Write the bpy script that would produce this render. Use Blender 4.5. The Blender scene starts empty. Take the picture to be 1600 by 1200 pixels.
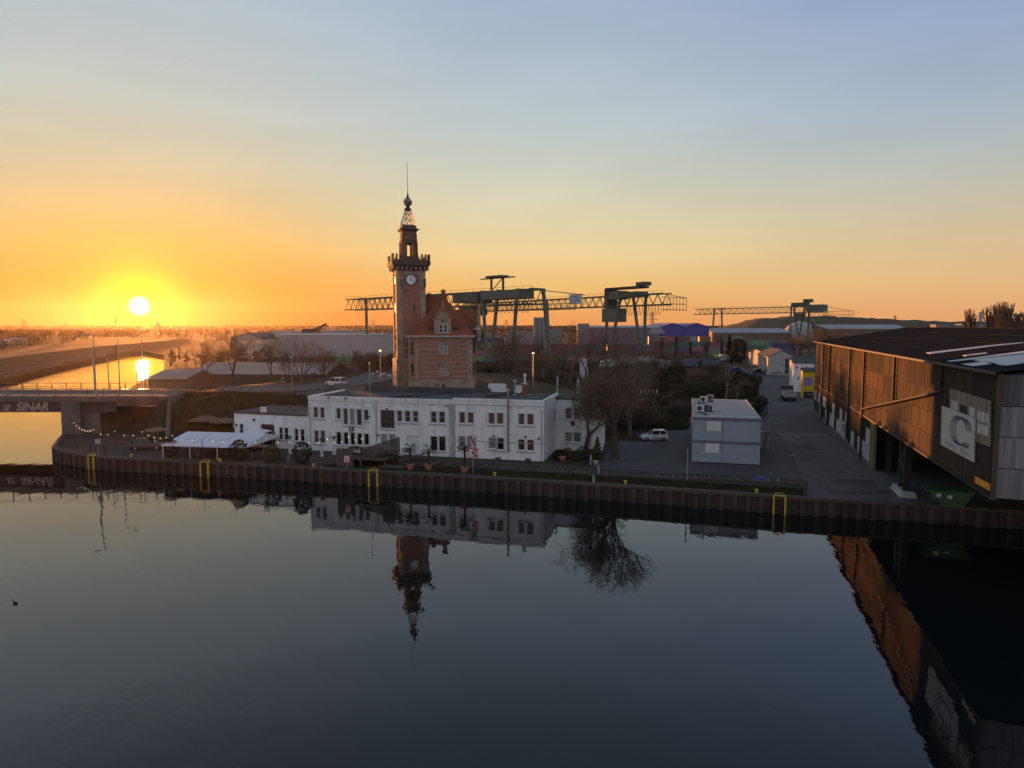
import bpy, math, random
from mathutils import Vector, Matrix
random.seed(7)
R = math.radians
S = bpy.context.scene
COL = S.collection
# ---------------------------------------------------------------- camera
CAM = Vector((0, 0, 17.3)); PITCH = R(4.84); F = 1063.0
cam = bpy.data.cameras.new('camera'); cam_o = bpy.data.objects.new('camera', cam); COL.objects.link(cam_o)
cam_o.location = CAM; cam_o.rotation_euler = (R(90) - PITCH, 0, 0)
cam.sensor_width = 36; cam.lens = 36 * F / 1600; cam.clip_start = .3; cam.clip_end = 30000
S.camera = cam_o
# ---------------------------------------------------------------- sky
SUN_EL, SUN_AZ = R(1.5), R(-28.56)           # azimuth clockwise from +Y
SUND = Vector((math.sin(SUN_AZ) * math.cos(SUN_EL), math.cos(SUN_AZ) * math.cos(SUN_EL), math.sin(SUN_EL)))
def lin(c):
    return tuple(((v / 255) / 12.92 if v / 255 < .04045 else ((v / 255 + .055) / 1.055) ** 2.4) for v in c)
EXPO = 1.74
K = 2 ** -1.6
w = bpy.data.worlds.new('World'); S.world = w; w.use_nodes = True
nt = w.node_tree; N = nt.nodes; Lk = nt.links.new
bg = N['Background']
tc = N.new('ShaderNodeTexCoord')
nrm = N.new('ShaderNodeVectorMath'); nrm.operation = 'NORMALIZE'; Lk(tc.outputs['Generated'], nrm.inputs[0])
sep = N.new('ShaderNodeSeparateXYZ'); Lk(nrm.outputs[0], sep.inputs[0])
def M(op, a, b=None, c=None, clamp=False):
    m = N.new('ShaderNodeMath'); m.operation = op; m.use_clamp = clamp
    for i, v in enumerate((a, b, c)):
        if v is None: continue
        if isinstance(v, (int, float)): m.inputs[i].default_value = v
        else: Lk(v, m.inputs[i])
    return m.outputs[0]
zc = M('MAXIMUM', sep.outputs[2], 0.0)
elev = M('POWER', zc, 0.5)
hor = N.new('ShaderNodeCombineXYZ'); Lk(sep.outputs[0], hor.inputs[0]); Lk(sep.outputs[1], hor.inputs[1])
hn = N.new('ShaderNodeVectorMath'); hn.operation = 'NORMALIZE'; Lk(hor.outputs[0], hn.inputs[0])
hd = N.new('ShaderNodeVectorMath'); hd.operation = 'DOT_PRODUCT'; Lk(hn.outputs[0], hd.inputs[0]); hd.inputs[1].default_value = (math.sin(SUN_AZ), math.cos(SUN_AZ), 0)
hang = M('ARCCOSINE', M('MINIMUM', hd.outputs['Value'], 1.0))      # horizontal angle from the sun, 0..pi
sd = N.new('ShaderNodeVectorMath'); sd.operation = 'DOT_PRODUCT'; Lk(nrm.outputs[0], sd.inputs[0]); sd.inputs[1].default_value = SUND
theta = M('ARCCOSINE', M('MINIMUM', sd.outputs['Value'], 1.0))
def ramp(fac, stops, interp='EASE'):
    r = N.new('ShaderNodeValToRGB'); r.color_ramp.interpolation = interp; Lk(fac, r.inputs[0])
    e = r.color_ramp.elements
    while len(e) > 1: e.remove(e[-1])
    for i, (p, c) in enumerate(stops):
        el = e[0] if i == 0 else e.new(p)
        el.position = p; el.color = (*[v * K for v in lin(c)], 1)
    return r.outputs[0]
def q(deg): return math.sqrt(max(0, math.sin(R(deg))))
# sky colours by height above the horizon, towards the sun, 28 and 62 degrees away from it, and opposite
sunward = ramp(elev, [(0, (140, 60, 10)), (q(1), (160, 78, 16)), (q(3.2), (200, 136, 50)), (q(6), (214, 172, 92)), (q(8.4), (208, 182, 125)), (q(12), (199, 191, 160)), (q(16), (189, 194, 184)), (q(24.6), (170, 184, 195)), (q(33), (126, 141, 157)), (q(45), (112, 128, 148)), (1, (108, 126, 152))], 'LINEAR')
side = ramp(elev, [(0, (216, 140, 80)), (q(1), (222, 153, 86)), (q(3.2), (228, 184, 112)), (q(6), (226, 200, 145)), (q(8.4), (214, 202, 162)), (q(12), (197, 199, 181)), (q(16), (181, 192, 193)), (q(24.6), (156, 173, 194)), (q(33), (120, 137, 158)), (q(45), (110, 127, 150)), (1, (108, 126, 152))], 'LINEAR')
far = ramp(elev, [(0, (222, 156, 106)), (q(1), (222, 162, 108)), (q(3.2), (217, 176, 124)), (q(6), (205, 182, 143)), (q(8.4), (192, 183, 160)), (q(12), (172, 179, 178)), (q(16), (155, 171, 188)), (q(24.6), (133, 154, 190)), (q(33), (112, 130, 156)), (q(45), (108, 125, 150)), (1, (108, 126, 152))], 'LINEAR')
back = ramp(elev, [(0, (168, 152, 152)), (q(4), (208, 188, 184)), (q(9), (212, 205, 208)), (q(18), (200, 205, 218)), (q(30), (176, 187, 204)), (q(50), (140, 156, 178)), (1, (108, 126, 152))], 'LINEAR')  # unseen sky behind and overhead, raised to fill ground and shaded walls
def mix(f, a, b, mode='MIX'):
    m = N.new('ShaderNodeMix'); m.data_type = 'RGBA'; m.blend_type = mode
    if isinstance(f, (int, float)): m.inputs[0].default_value = f
    else: Lk(f, m.inputs[0])
    Lk(a, m.inputs[6])
    if isinstance(b, tuple): m.inputs[7].default_value = b
    else: Lk(b, m.inputs[7])
    return m.outputs[2]
def step(v, a, b):
    m = N.new('ShaderNodeMapRange'); m.interpolation_type = 'SMOOTHSTEP'
    Lk(v, m.inputs[0]); m.inputs[1].default_value = a; m.inputs[2].default_value = b
    return m.outputs[0]
col = mix(step(hang, R(2), R(30)), sunward, side)
col = mix(step(hang, R(28), R(66)), col, far)
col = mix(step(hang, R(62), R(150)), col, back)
# thin high haze: soft streaks, very faint
mp = N.new('ShaderNodeMapping'); Lk(nrm.outputs[0], mp.inputs[0]); mp.inputs['Scale'].default_value = (1.6, 1.6, 9); mp.inputs['Rotation'].default_value = (.06, .03, .5)
nz = N.new('ShaderNodeTexNoise'); Lk(mp.outputs[0], nz.inputs[0]); nz.inputs['Scale'].default_value = 2.2; nz.inputs['Detail'].default_value = 5; nz.inputs['Roughness'].default_value = .55
strk = N.new('ShaderNodeMapRange'); Lk(nz.outputs[0], strk.inputs[0]); strk.inputs[1].default_value = .3; strk.inputs[2].default_value = .7; strk.inputs[3].default_value = .965; strk.inputs[4].default_value = 1.035
stc = N.new('ShaderNodeCombineXYZ'); [Lk(strk.outputs[0], stc.inputs[i]) for i in range(3)]
col = mix(1.0, col, stc.outputs[0], 'MULTIPLY')
# the physical sky, scaled down to a trace and added to the gradient
sky = N.new('ShaderNodeTexSky'); sky.sky_type = 'NISHITA'; sky.sun_disc = False
sky.sun_elevation = SUN_EL; sky.sun_rotation = SUN_AZ; sky.air_density = 1; sky.dust_density = 1; sky.ozone_density = 1.5
skm = N.new('ShaderNodeMix'); skm.data_type = 'RGBA'; skm.blend_type = 'MULTIPLY'; skm.inputs[0].default_value = 1
Lk(sky.outputs[0], skm.inputs[6]); skm.inputs[7].default_value = (.0005, .0006, .0008, 1)
col = mix(1.0, col, skm.outputs[2], 'ADD')
# glow of the low sun in the hazy air, and the disc itself
def glow(a, width, colr, power=1.6):
    g = M('EXPONENT', M('MULTIPLY', M('POWER', M('DIVIDE', theta, R(width)), power), -1.0))
    c = N.new('ShaderNodeCombineXYZ')
    for i in range(3): Lk(M('MULTIPLY', g, colr[i] * a * K), c.inputs[i])
    return c.outputs[0]
for g_ in (glow(.50, 2.2, (1, .62, 0.0), 1.4), glow(.05, 8, (1, .45, .0), 1.5), glow(4, .47, (1, .95, .8), 2.0)):
    col = mix(1.0, col, g_, 'ADD')
sub = N.new('ShaderNodeCombineXYZ')   # the yellow core of the glow holds no blue
col = mix(M('MULTIPLY', M('EXPONENT', M('MULTIPLY', M('POWER', M('DIVIDE', theta, R(2.0)), 2.0), -1.0)), M('GREATER_THAN', theta, R(.75))), col, (1.0 * K, .92 * K, .0, 1))
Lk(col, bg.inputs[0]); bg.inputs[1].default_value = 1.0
# ---------------------------------------------------------------- sun
sl = bpy.data.lights.new('sun', 'SUN'); so = bpy.data.objects.new('sun', sl); COL.objects.link(so)
sl.energy = 3.1; sl.angle = R(.6); sl.color = (1.0, .345, .085)
so.rotation_euler = SUND.to_track_quat('Z', 'Y').to_euler()
vs = S.view_settings; vs.view_transform = 'Standard'; vs.look = 'None'; vs.exposure = EXPO; vs.gamma = 1; vs.use_curve_mapping = False
S.cycles.use_denoising = True; S.cycles.volume_bounces = 0; S.cycles.max_bounces = 6; S.cycles.diffuse_bounces = 3
S.cycles.sample_clamp_indirect = 6
# ---------------------------------------------------------------- picture point -> world
def ray(px, py):
    a = (px - 800) / F; b = (600 - py) / F; c, s = math.cos(PITCH), math.sin(PITCH)
    return Vector((a, b * s + c, b * c - s))
def G(px, py, z=1.6):
    d = ray(px, py); return CAM + d * ((z - CAM.z) / d.z)
def V(px, py, Y):
    d = ray(px, py); return CAM + d * (Y / d.y)
def Zt(py, Y): return V(800, py, Y).z
# ---------------------------------------------------------------- materials
MATS = {}
def mat(name, c, rough=.8, var=.25, scale=1.2, bump=0.0, bscale=8, metal=0, dirt=None, dscale=.35, damt=.5, rnd=0.0, emit=None, spec=.5, stretch=None, coat=0, fine=0.0):
    """procedural: base colour, two noise scales, optional dirt colour, per-object value variation, bump"""
    if name in MATS: return MATS[name]
    m = bpy.data.materials.new(name); m.use_nodes = True; t = m.node_tree; n = t.nodes; l = t.links.new
    if rough >= .85 and spec == .5: spec = .15
    b = n['Principled BSDF']; b.inputs['Roughness'].default_value = rough; b.inputs['Metallic'].default_value = metal
    b.inputs['Specular IOR Level'].default_value = spec; b.inputs['Coat Weight'].default_value = coat
    co = n.new('ShaderNodeTexCoord'); src = co.outputs['Object']
    if stretch:
        mpn = n.new('ShaderNodeMapping'); l(src, mpn.inputs[0]); mpn.inputs['Scale'].default_value = stretch; src = mpn.outputs[0]
    oi = n.new('ShaderNodeObjectInfo')
    ofs = n.new('ShaderNodeVectorMath'); ofs.operation = 'ADD'; l(src, ofs.inputs[0])
    sc_ = n.new('ShaderNodeMath'); sc_.operation = 'MULTIPLY'; l(oi.outputs['Random'], sc_.inputs[0]); sc_.inputs[1].default_value = 37 if rnd else 0
    l(sc_.outputs[0], ofs.inputs[1]); src = ofs.outputs[0]
    n1 = n.new('ShaderNodeTexNoise'); l(src, n1.inputs[0]); n1.inputs['Scale'].default_value = scale; n1.inputs['Detail'].default_value = 6; n1.inputs['Roughness'].default_value = .65
    mr = n.new('ShaderNodeMapRange'); l(n1.outputs[0], mr.inputs[0]); mr.inputs[1].default_value = .25; mr.inputs[2].default_value = .75; mr.inputs[3].default_value = 1 - var; mr.inputs[4].default_value = 1 + var
    val = mr.outputs[0]
    if rnd:
        r2 = n.new('ShaderNodeMapRange'); l(oi.outputs['Random'], r2.inputs[0]); r2.inputs[3].default_value = 1 - rnd; r2.inputs[4].default_value = 1 + rnd
        mm = n.new('ShaderNodeMath'); mm.operation = 'MULTIPLY'; l(val, mm.inputs[0]); l(r2.outputs[0], mm.inputs[1]); val = mm.outputs[0]
    if fine:
        n3 = n.new('ShaderNodeTexNoise'); l(src, n3.inputs[0]); n3.inputs['Scale'].default_value = scale * 14; n3.inputs['Detail'].default_value = 3
        m3 = n.new('ShaderNodeMapRange'); l(n3.outputs[0], m3.inputs[0]); m3.inputs[1].default_value = .3; m3.inputs[2].default_value = .7; m3.inputs[3].default_value = 1 - fine; m3.inputs[4].default_value = 1 + fine
        mm = n.new('ShaderNodeMath'); mm.operation = 'MULTIPLY'; l(val, mm.inputs[0]); l(m3.outputs[0], mm.inputs[1]); val = mm.outputs[0]
    vm = n.new('ShaderNodeVectorMath'); vm.operation = 'SCALE'; vm.inputs[0].default_value = c; l(val, vm.inputs['Scale'])
    cout = vm.outputs[0]
    if dirt:
        n2 = n.new('ShaderNodeTexNoise'); l(src, n2.inputs[0]); n2.inputs['Scale'].default_value = dscale; n2.inputs['Detail'].default_value = 7; n2.inputs['Roughness'].default_value = .7
        m2 = n.new('ShaderNodeMapRange'); m2.interpolation_type = 'SMOOTHSTEP'; l(n2.outputs[0], m2.inputs[0]); m2.inputs[1].default_value = .48; m2.inputs[2].default_value = .66; m2.inputs[4].default_value = damt
        mx = n.new('ShaderNodeMix'); mx.data_type = 'RGBA'; l(m2.outputs[0], mx.inputs[0]); l(cout, mx.inputs[6]); mx.inputs[7].default_value = (*dirt, 1); cout = mx.outputs[2]
    l(cout, b.inputs['Base Color'])
    if bump:
        nb = n.new('ShaderNodeTexNoise'); l(src, nb.inputs[0]); nb.inputs['Scale'].default_value = bscale; nb.inputs['Detail'].default_value = 5
        bp = n.new('ShaderNodeBump'); bp.inputs['Strength'].default_value = bump; bp.inputs['Distance'].default_value = .05; l(nb.outputs[0], bp.inputs['Height']); l(bp.outputs[0], b.inputs['Normal'])
    if emit:
        b.inputs['Emission Color'].default_value = (*emit[:3], 1); b.inputs['Emission Strength'].default_value = emit[3]
    MATS[name] = m; return m
# ---------------------------------------------------------------- mesh builder
class MB:
    def __init__(s): s.v = []; s.f = []; s.m = []; s.mi = 0
    def add(s, vs, fs):
        o = len(s.v); s.v += [tuple(p) for p in vs]; s.f += [tuple(i + o for i in f) for f in fs]; s.m += [s.mi] * len(fs); return s
    def box(s, x0, x1, y0, y1, z0, z1, T=None):
        vs = [Vector(p) for p in ((x0, y0, z0), (x1, y0, z0), (x1, y1, z0), (x0, y1, z0), (x0, y0, z1), (x1, y0, z1), (x1, y1, z1), (x0, y1, z1))]
        if T is not None: vs = [T @ p for p in vs]
        return s.add(vs, [(3, 2, 1, 0), (4, 5, 6, 7), (0, 1, 5, 4), (1, 2, 6, 5), (2, 3, 7, 6), (3, 0, 4, 7)])
    def frustum(s, cx, cy, z0, z1, a0, b0, a1, b1):
        return s.add([(cx - a0, cy - b0, z0), (cx + a0, cy - b0, z0), (cx + a0, cy + b0, z0), (cx - a0, cy + b0, z0),
                      (cx - a1, cy - b1, z1), (cx + a1, cy - b1, z1), (cx + a1, cy + b1, z1), (cx - a1, cy + b1, z1)],
                     [(3, 2, 1, 0), (4, 5, 6, 7), (0, 1, 5, 4), (1, 2, 6, 5), (2, 3, 7, 6), (3, 0, 4, 7)])
    def prism(s, poly, z0, z1):
        n = len(poly); zb = z0 if callable(z0) else (lambda x, y: z0); zt = z1 if callable(z1) else (lambda x, y: z1)
        vs = [(x, y, zb(x, y)) for x, y in poly] + [(x, y, zt(x, y)) for x, y in poly]
        return s.add(vs, [tuple(range(n - 1, -1, -1)), tuple(range(n, 2 * n))] + [(i, (i + 1) % n, n + (i + 1) % n, n + i) for i in range(n)])
    def prism_y(s, poly, y0, y1):            # polygon in x,z extruded along y
        n = len(poly)
        return s.add([(x, y0, z) for x, z in poly] + [(x, y1, z) for x, z in poly], [tuple(range(n)), tuple(range(2 * n - 1, n - 1, -1))] + [((i + 1) % n, i, n + i, n + (i + 1) % n) for i in range(n)])
    def prism_x(s, poly, x0, x1):            # polygon in y,z extruded along x
        n = len(poly)
        return s.add([(x0, y, z) for y, z in poly] + [(x1, y, z) for y, z in poly], [tuple(range(n - 1, -1, -1)), tuple(range(n, 2 * n))] + [(i, (i + 1) % n, n + (i + 1) % n, n + i) for i in range(n)])
    def tube(s, p, q_, r0, r1=None, n=6, cap=True):
        p = Vector(p); q_ = Vector(q_); r1 = r0 if r1 is None else r1; d = q_ - p
        if d.length < 1e-6: return s
        a = d.orthogonal().normalized(); b = d.normalized().cross(a)
        vs = [c + (a * math.cos(2 * math.pi * i / n) + b * math.sin(2 * math.pi * i / n)) * r for c, r in ((p, r0), (q_, r1)) for i in range(n)]
        fs = [(i, (i + 1) % n, n + (i + 1) % n, n + i) for i in range(n)]
        if cap and n > 3: fs += [tuple(range(n - 1, -1, -1)), tuple(range(n, 2 * n))]
        return s.add(vs, fs)
    def path(s, pts, r, n=5):
        for a, b in zip(pts, pts[1:]): s.tube(a, b, r, n=n)
        return s
    def lathe(s, cx, cy, prof, n=12):        # profile (r, z)
        vs = [(cx + r * math.cos(2 * math.pi * i / n), cy + r * math.sin(2 * math.pi * i / n), z) for r, z in prof for i in range(n)]
        k = len(prof)
        fs = [(j * n + i, j * n + (i + 1) % n, (j + 1) * n + (i + 1) % n, (j + 1) * n + i) for j in range(k - 1) for i in range(n)]
        fs += [tuple(range(n - 1, -1, -1)), tuple(range((k - 1) * n, k * n))]
        return s.add(vs, fs)
    def quad(s, *p): return s.add(p, [tuple(range(len(p)))])
    def bar(s, p, q_, wd, ht):               # rectangular bar
        p = Vector(p); q_ = Vector(q_); d = (q_ - p).normalized()
        up = Vector((0, 0, 1)) if abs(d.z) < .9 else Vector((0, 1, 0))
        a = d.cross(up).normalized(); b = a.cross(d)
        vs = [c + a * sx * wd / 2 + b * sy * ht / 2 for c in (p, q_) for sx, sy in ((-1, -1), (1, -1), (1, 1), (-1, 1))]
        return s.add(vs, [(3, 2, 1, 0), (4, 5, 6, 7), (0, 1, 5, 4), (1, 2, 6, 5), (2, 3, 7, 6), (3, 0, 4, 7)])
    def mesh(s, name, mats, smooth=False):
        me = bpy.data.meshes.new(name); me.from_pydata(s.v, [], s.f)
        for m in (mats if isinstance(mats, (list, tuple)) else [mats]): me.materials.append(m)
        if any(s.m): me.polygons.foreach_set('material_index', s.m)
        if smooth: me.polygons.foreach_set('use_smooth', [True] * len(s.f))
        me.update(); return me
    def build(s, name, mats, parent=None, smooth=False, loc=None, rot=0):
        return link(name, s.mesh(name, mats, smooth), parent, loc, rot)
def link(name, me, parent=None, loc=None, rot=0):
    o = bpy.data.objects.new(name, me); COL.objects.link(o); o.parent = parent
    if loc is not None: o.location = loc
    if rot: o.rotation_euler = (0, 0, rot)
    return o
def tag(o, label=None, cat=None, group=None, kind=None):
    if label: o['label'] = label
    if cat: o['category'] = cat
    if group: o['group'] = group
    if kind: o['kind'] = kind
    return o
def thing(name, loc, rot, label, cat, group=None):
    o = link(name, None, None, loc, rot); return tag(o, label, cat, group)
def copy_tree(o, parent=None):
    c = o.copy(); COL.objects.link(c); c.parent = parent
    for ch in o.children: copy_tree(ch, c)
    return c
class Fr:
    """a vertical facade plane: origin, heading; local x along it, local y behind it, local z up from its foot"""
    def __init__(s, p, qp=None, ang=None, z=1.6):
        s.o = Vector((p[0], p[1], z)); s.a = ang if ang is not None else math.atan2(qp[1] - p[1], qp[0] - p[0])
        s.u = Vector((math.cos(s.a), math.sin(s.a), 0)); s.n = Vector((-math.sin(s.a), math.cos(s.a), 0))
        if qp is not None: s.len = math.hypot(qp[0] - p[0], qp[1] - p[1])
    def hit(s, px, py, y=0):
        d = ray(px, py); t = ((s.o + s.n * y - CAM).dot(s.n)) / d.dot(s.n); p = CAM + d * t - s.o
        return p.dot(s.u), p.z
    def rect(s, x0, y0, x1, y1, y=0):
        a = s.hit(x0, y0, y); b = s.hit(x1, y1, y); c = s.hit(x0, y1, y); d = s.hit(x1, y0, y)
        return (a[0] + c[0]) / 2, (b[0] + d[0]) / 2, (c[1] + b[1]) / 2, (a[1] + d[1]) / 2   # u0,u1,z0,z1
    def w(s, u, y, z=0): return s.o + s.u * u + s.n * y + Vector((0, 0, z))
def holed(mb, u0, u1, z0, z1, holes, depth=.22, y=0, top=None):
    """wall face at local y with rectangular openings and their reveals"""
    us = sorted({u0, u1, *[h[0] for h in holes], *[h[1] for h in holes]}); zs = sorted({z0, z1, *[h[2] for h in holes], *[h[3] for h in holes]})
    us = [u for u in us if u0 <= u <= u1]; zs = [z for z in zs if z0 <= z <= z1]
    for a, b in zip(us, us[1:]):
        run = None
        for c, d in zip(zs, zs[1:]):
            mu, mz = (a + b) / 2, (c + d) / 2
            inside = any(h[0] < mu < h[1] and h[2] < mz < h[3] for h in holes)
            if not inside: run = (run[0], d) if run else (c, d)
            if inside or d == zs[-1]:
                if run: mb.quad((a, y, run[0]), (b, y, run[0]), (b, y, run[1]), (a, y, run[1]))
                run = None
    for h in holes:
        a, b, c, d = h[:4]; e = y + depth
        mb.quad((a, y, c), (a, y, d), (a, e, d), (a, e, c)); mb.quad((b, y, c), (b, e, c), (b, e, d), (b, y, d))
        mb.quad((a, y, c), (a, e, c), (b, e, c), (b, y, c)); mb.quad((a, y, d), (b, y, d), (b, e, d), (a, e, d))
    return mb
# ================================================================ setting: water, land, haze
def water_mat():
    m = bpy.data.materials.new('water'); m.use_nodes = True; t = m.node_tree; n = t.nodes; l = t.links.new; b = n['Principled BSDF']
    b.inputs['Base Color'].default_value = (.006, .009, .009, 1); b.inputs['Roughness'].default_value = .008; b.inputs['IOR'].default_value = 1.5
    co = n.new('ShaderNodeTexCoord')
    def noise(sx, sy, rot, scale, det, rough=.5):
        mpn = n.new('ShaderNodeMapping'); l(co.outputs['Object'], mpn.inputs[0]); mpn.inputs['Scale'].default_value = (sx, sy, 1); mpn.inputs['Rotation'].default_value = (0, 0, R(rot))
        x = n.new('ShaderNodeTexNoise'); l(mpn.outputs[0], x.inputs[0]); x.inputs['Scale'].default_value = scale; x.inputs['Detail'].default_value = det; x.inputs['Roughness'].default_value = rough
        return x.outputs[0]
    def mth(op, a, c):
        x = n.new('ShaderNodeMath'); x.operation = op
        for i, v in enumerate((a, c)):
            if isinstance(v, (int, float)): x.inputs[i].default_value = v
            else: l(v, x.inputs[i])
        return x.outputs[0]
    swell = noise(1, .55, 20, .22, 2)
    chop = noise(1, .5, 14, 1.3, 1)
    fine_ = noise(1, .6, -12, 4.2, 1)
    patch = n.new('ShaderNodeMapRange'); patch.interpolation_type = 'SMOOTHSTEP'; l(noise(1, .45, 12, .035, 4, .6), patch.inputs[0]); patch.inputs[1].default_value = .42; patch.inputs[2].default_value = .62; patch.inputs[3].default_value = .45; patch.inputs[4].default_value = 1.35
    sp = n.new('ShaderNodeSeparateXYZ'); l(co.outputs['Object'], sp.inputs[0])
    open_ = n.new('ShaderNodeMapRange'); open_.interpolation_type = 'SMOOTHSTEP'; l(sp.outputs[1], open_.inputs[0]); open_.inputs[1].default_value = 85; open_.inputs[2].default_value = 190; open_.inputs[3].default_value = 1; open_.inputs[4].default_value = 5   # the canal beyond the bridge lies open to the breeze
    h = mth('ADD', mth('MULTIPLY', swell, 1.6), mth('MULTIPLY', mth('ADD', mth('MULTIPLY', chop, .26), mth('MULTIPLY', fine_, .11)), mth('MULTIPLY', patch.outputs[0], open_.outputs[0])))
    bp = n.new('ShaderNodeBump'); bp.inputs['Strength'].default_value = 1; bp.inputs['Distance'].default_value = .020; l(h, bp.inputs['Height']); l(bp.outputs[0], b.inputs['Normal'])
    return m
mb = MB(); mb.quad((-3600, -400, 0), (3600, -400, 0), (3600, 3600, 0), (-3600, 3600, 0))
tag(mb.build('water', water_mat()), 'calm dark harbour basin mirroring sky and buildings', kind='structure')
Z0 = 1.6
Qpx = [(110, 672), (95, 685), (86, 698), (95, 703), (117, 708), (163, 714), (260, 719), (480, 730), (720, 743), (980, 759), (1260, 778), (1467, 789), (1600, 798)]
QW = [G(x, y, Z0).xy for x, y in Qpx]
d_ = (QW[-1] - QW[-3]).normalized(); QW.append(QW[-1] + d_ * 60); QW.append(QW[-1] + d_ * 900)
bankR = [G(x, y, Z0).xy for x, y in ((113, 668), (140, 655), (160, 642), (180, 627), (205, 605), (227, 591), (256, 583.5), (257, 554.6))]
bankL = [G(x, y, 0).xy for x, y in ((226, 553.5), (206, 554.5), (120, 572), (60, 586), (0, 601.5))]
dl = (bankL[-1] - bankL[-2]).normalized(); bankL.append(bankL[-1] + dl * 115)
poly = list(reversed(QW)) + bankR + [b_ + (Vector((-1.6, -.65)) if i_ else Vector((0, 2))) for i_, b_ in enumerate(bankL)] + [Vector((-3600, 60)), Vector((-3600, 3550)), Vector((3600, 3550)), Vector((3600, QW[-1].y))]
M_earth = mat('earth', (.06, .048, .036), .95, .35, .12, bump=.4, bscale=3, dirt=(.05, .052, .026), dscale=.06, damt=.8, fine=.25)
mb = MB(); mb.quad(*[(p.x, p.y, Z0) for p in poly])
edge = list(reversed(QW)) + bankR + bankL
for a, b in zip(edge, edge[1:]): mb.quad((a.x, a.y, Z0), (a.x, a.y, -1), (b.x, b.y, -1), (b.x, b.y, Z0))
tag(mb.build('ground', M_earth), 'flat harbour land of bare earth and short grass', kind='structure')
# haze
mb = MB(); mb.box(-3700, 3700, -460, 3700, -2, 125)
hz = mb.build('haze', None); hz.data.materials.clear()
hm = bpy.data.materials.new('haze'); hm.use_nodes = True; t = hm.node_tree; t.nodes.remove(t.nodes['Principled BSDF'])
pv = t.nodes.new('ShaderNodeVolumePrincipled'); t.links.new(pv.outputs[0], t.nodes['Material Output'].inputs['Volume'])
pv.inputs['Color'].default_value = (1, .86, .72, 1); pv.inputs['Density'].default_value = .0000155; pv.inputs['Anisotropy'].default_value = .82
hz.data.materials.append(hm); tag(hz, 'thin golden evening haze over the harbour', kind='stuff')
# sheets
M_asph = mat('asphalt', (.086, .084, .082), .85, .22, .25, bump=.3, bscale=12, dirt=(.085, .08, .075), dscale=.12, damt=.6, fine=.12)
M_asph2 = mat('patched_asphalt', (.12, .117, .113), .85, .2, .3, bump=.3, bscale=12, dirt=(.04, .04, .042), dscale=.2, damt=.5, fine=.12)
M_conc = mat('concrete', (.17, .16, .145), .9, .25, .5, bump=.3, bscale=6, dirt=(.08, .07, .055), dscale=.5, damt=.7)
M_grass = mat('grass_ground', (.055, .052, .028), .95, .4, .8, bump=.6, bscale=9, dirt=(.07, .055, .03), dscale=.5, damt=.8, fine=.3)
M_grav = mat('gravel', (.085, .075, .066), .95, .35, .8, bump=.8, bscale=25, dirt=(.04, .035, .03), dscale=.4, damt=.6, fine=.35)
M_terr = mat('terrace_paving', (.085, .067, .052), .85, .25, .3, bump=.2, bscale=12, dirt=(.05, .04, .032), dscale=.15, damt=.6, fine=.1)
def sheet(name, pts, m, z, label=None):
    mb = MB(); mb.quad(*[(*G(x, y, z).xy, z) for x, y in pts]); o = mb.build(name, m)
    if not mb or o.data.polygons[0].normal.z < 0: o.data.flip_normals()
    return tag(o, label, kind='structure')
sheet('terrace', [(97, 702), (117, 707.2), (163, 713.2), (260, 718.2), (480, 729.2), (520, 731.6), (600, 722), (610, 712), (480, 704), (420, 695), (360, 683), (262, 660), (165, 664), (120, 670), (98, 685)], M_terr, 1.606, 'brown paved quayside terrace with string lights')
sheet('grass_verge', [(505, 730.8), (720, 742.3), (980, 758.2), (1262, 777), (1262, 764), (980, 744.5), (740, 732), (560, 723)], M_grass, 1.608, 'strip of short grass along the quay edge')
sheet('rail_bed', [(620, 727), (740, 733), (980, 746), (1262, 761), (1262, 750), (980, 733.5), (860, 726), (620, 712)], M_grav, 1.612, 'dark gravel bed of the quay railway')
sheet('yard', [(930, 731), (1262, 751), (1262, 778), (1420, 786.5), (1600, 797.5), (1600, 760), (1420, 720), (1275, 640), (1262, 607), (1238, 588), (1205, 582), (1195, 577), (1120, 574), (1110, 580), (1150, 586), (1168, 592), (1185, 612), (1200, 638), (1203, 648), (1195, 655), (1180, 660), (1003, 667), (968, 690), (945, 712)], M_asph, 1.604, 'worn asphalt yard and road beside the long warehouse')
sheet('concrete_patch', [(1218, 676.5), (1292, 678), (1352, 722), (1420, 762), (1410, 784), (1270, 776), (1262, 752), (1240, 707)], M_asph2, 1.616, 'paler patched paving in front of the warehouse')
sheet('light_strip', [(1217, 676), (1217, 678.2), (1291, 679.5), (1289, 677.5)], M_conc, 1.62, 'pale cable cover strip across the road')
# kerb lines of the road
def kerb(pts, w_=.18, h=.12, z=1.6, name='kerb', label=None):
    mb = MB(); ps = [G(x, y, z) for x, y in pts]
    for a, b in zip(ps, ps[1:]): mb.bar((a.x, a.y, z + h / 2), (b.x, b.y, z + h / 2), w_, h)
    return tag(mb.build(name, M_conc), label, kind='structure')
kerb([(1180, 659), (1195, 654.5), (1203, 648), (1200, 638), (1185, 612), (1168, 592), (1150, 586)], label='pale kerb along the inner bend of the road')
kerb([(1205, 583), (1238, 589), (1250, 598), (1258, 610), (1268, 632)], label='kerb between road and parking in front of the small halls')
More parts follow.
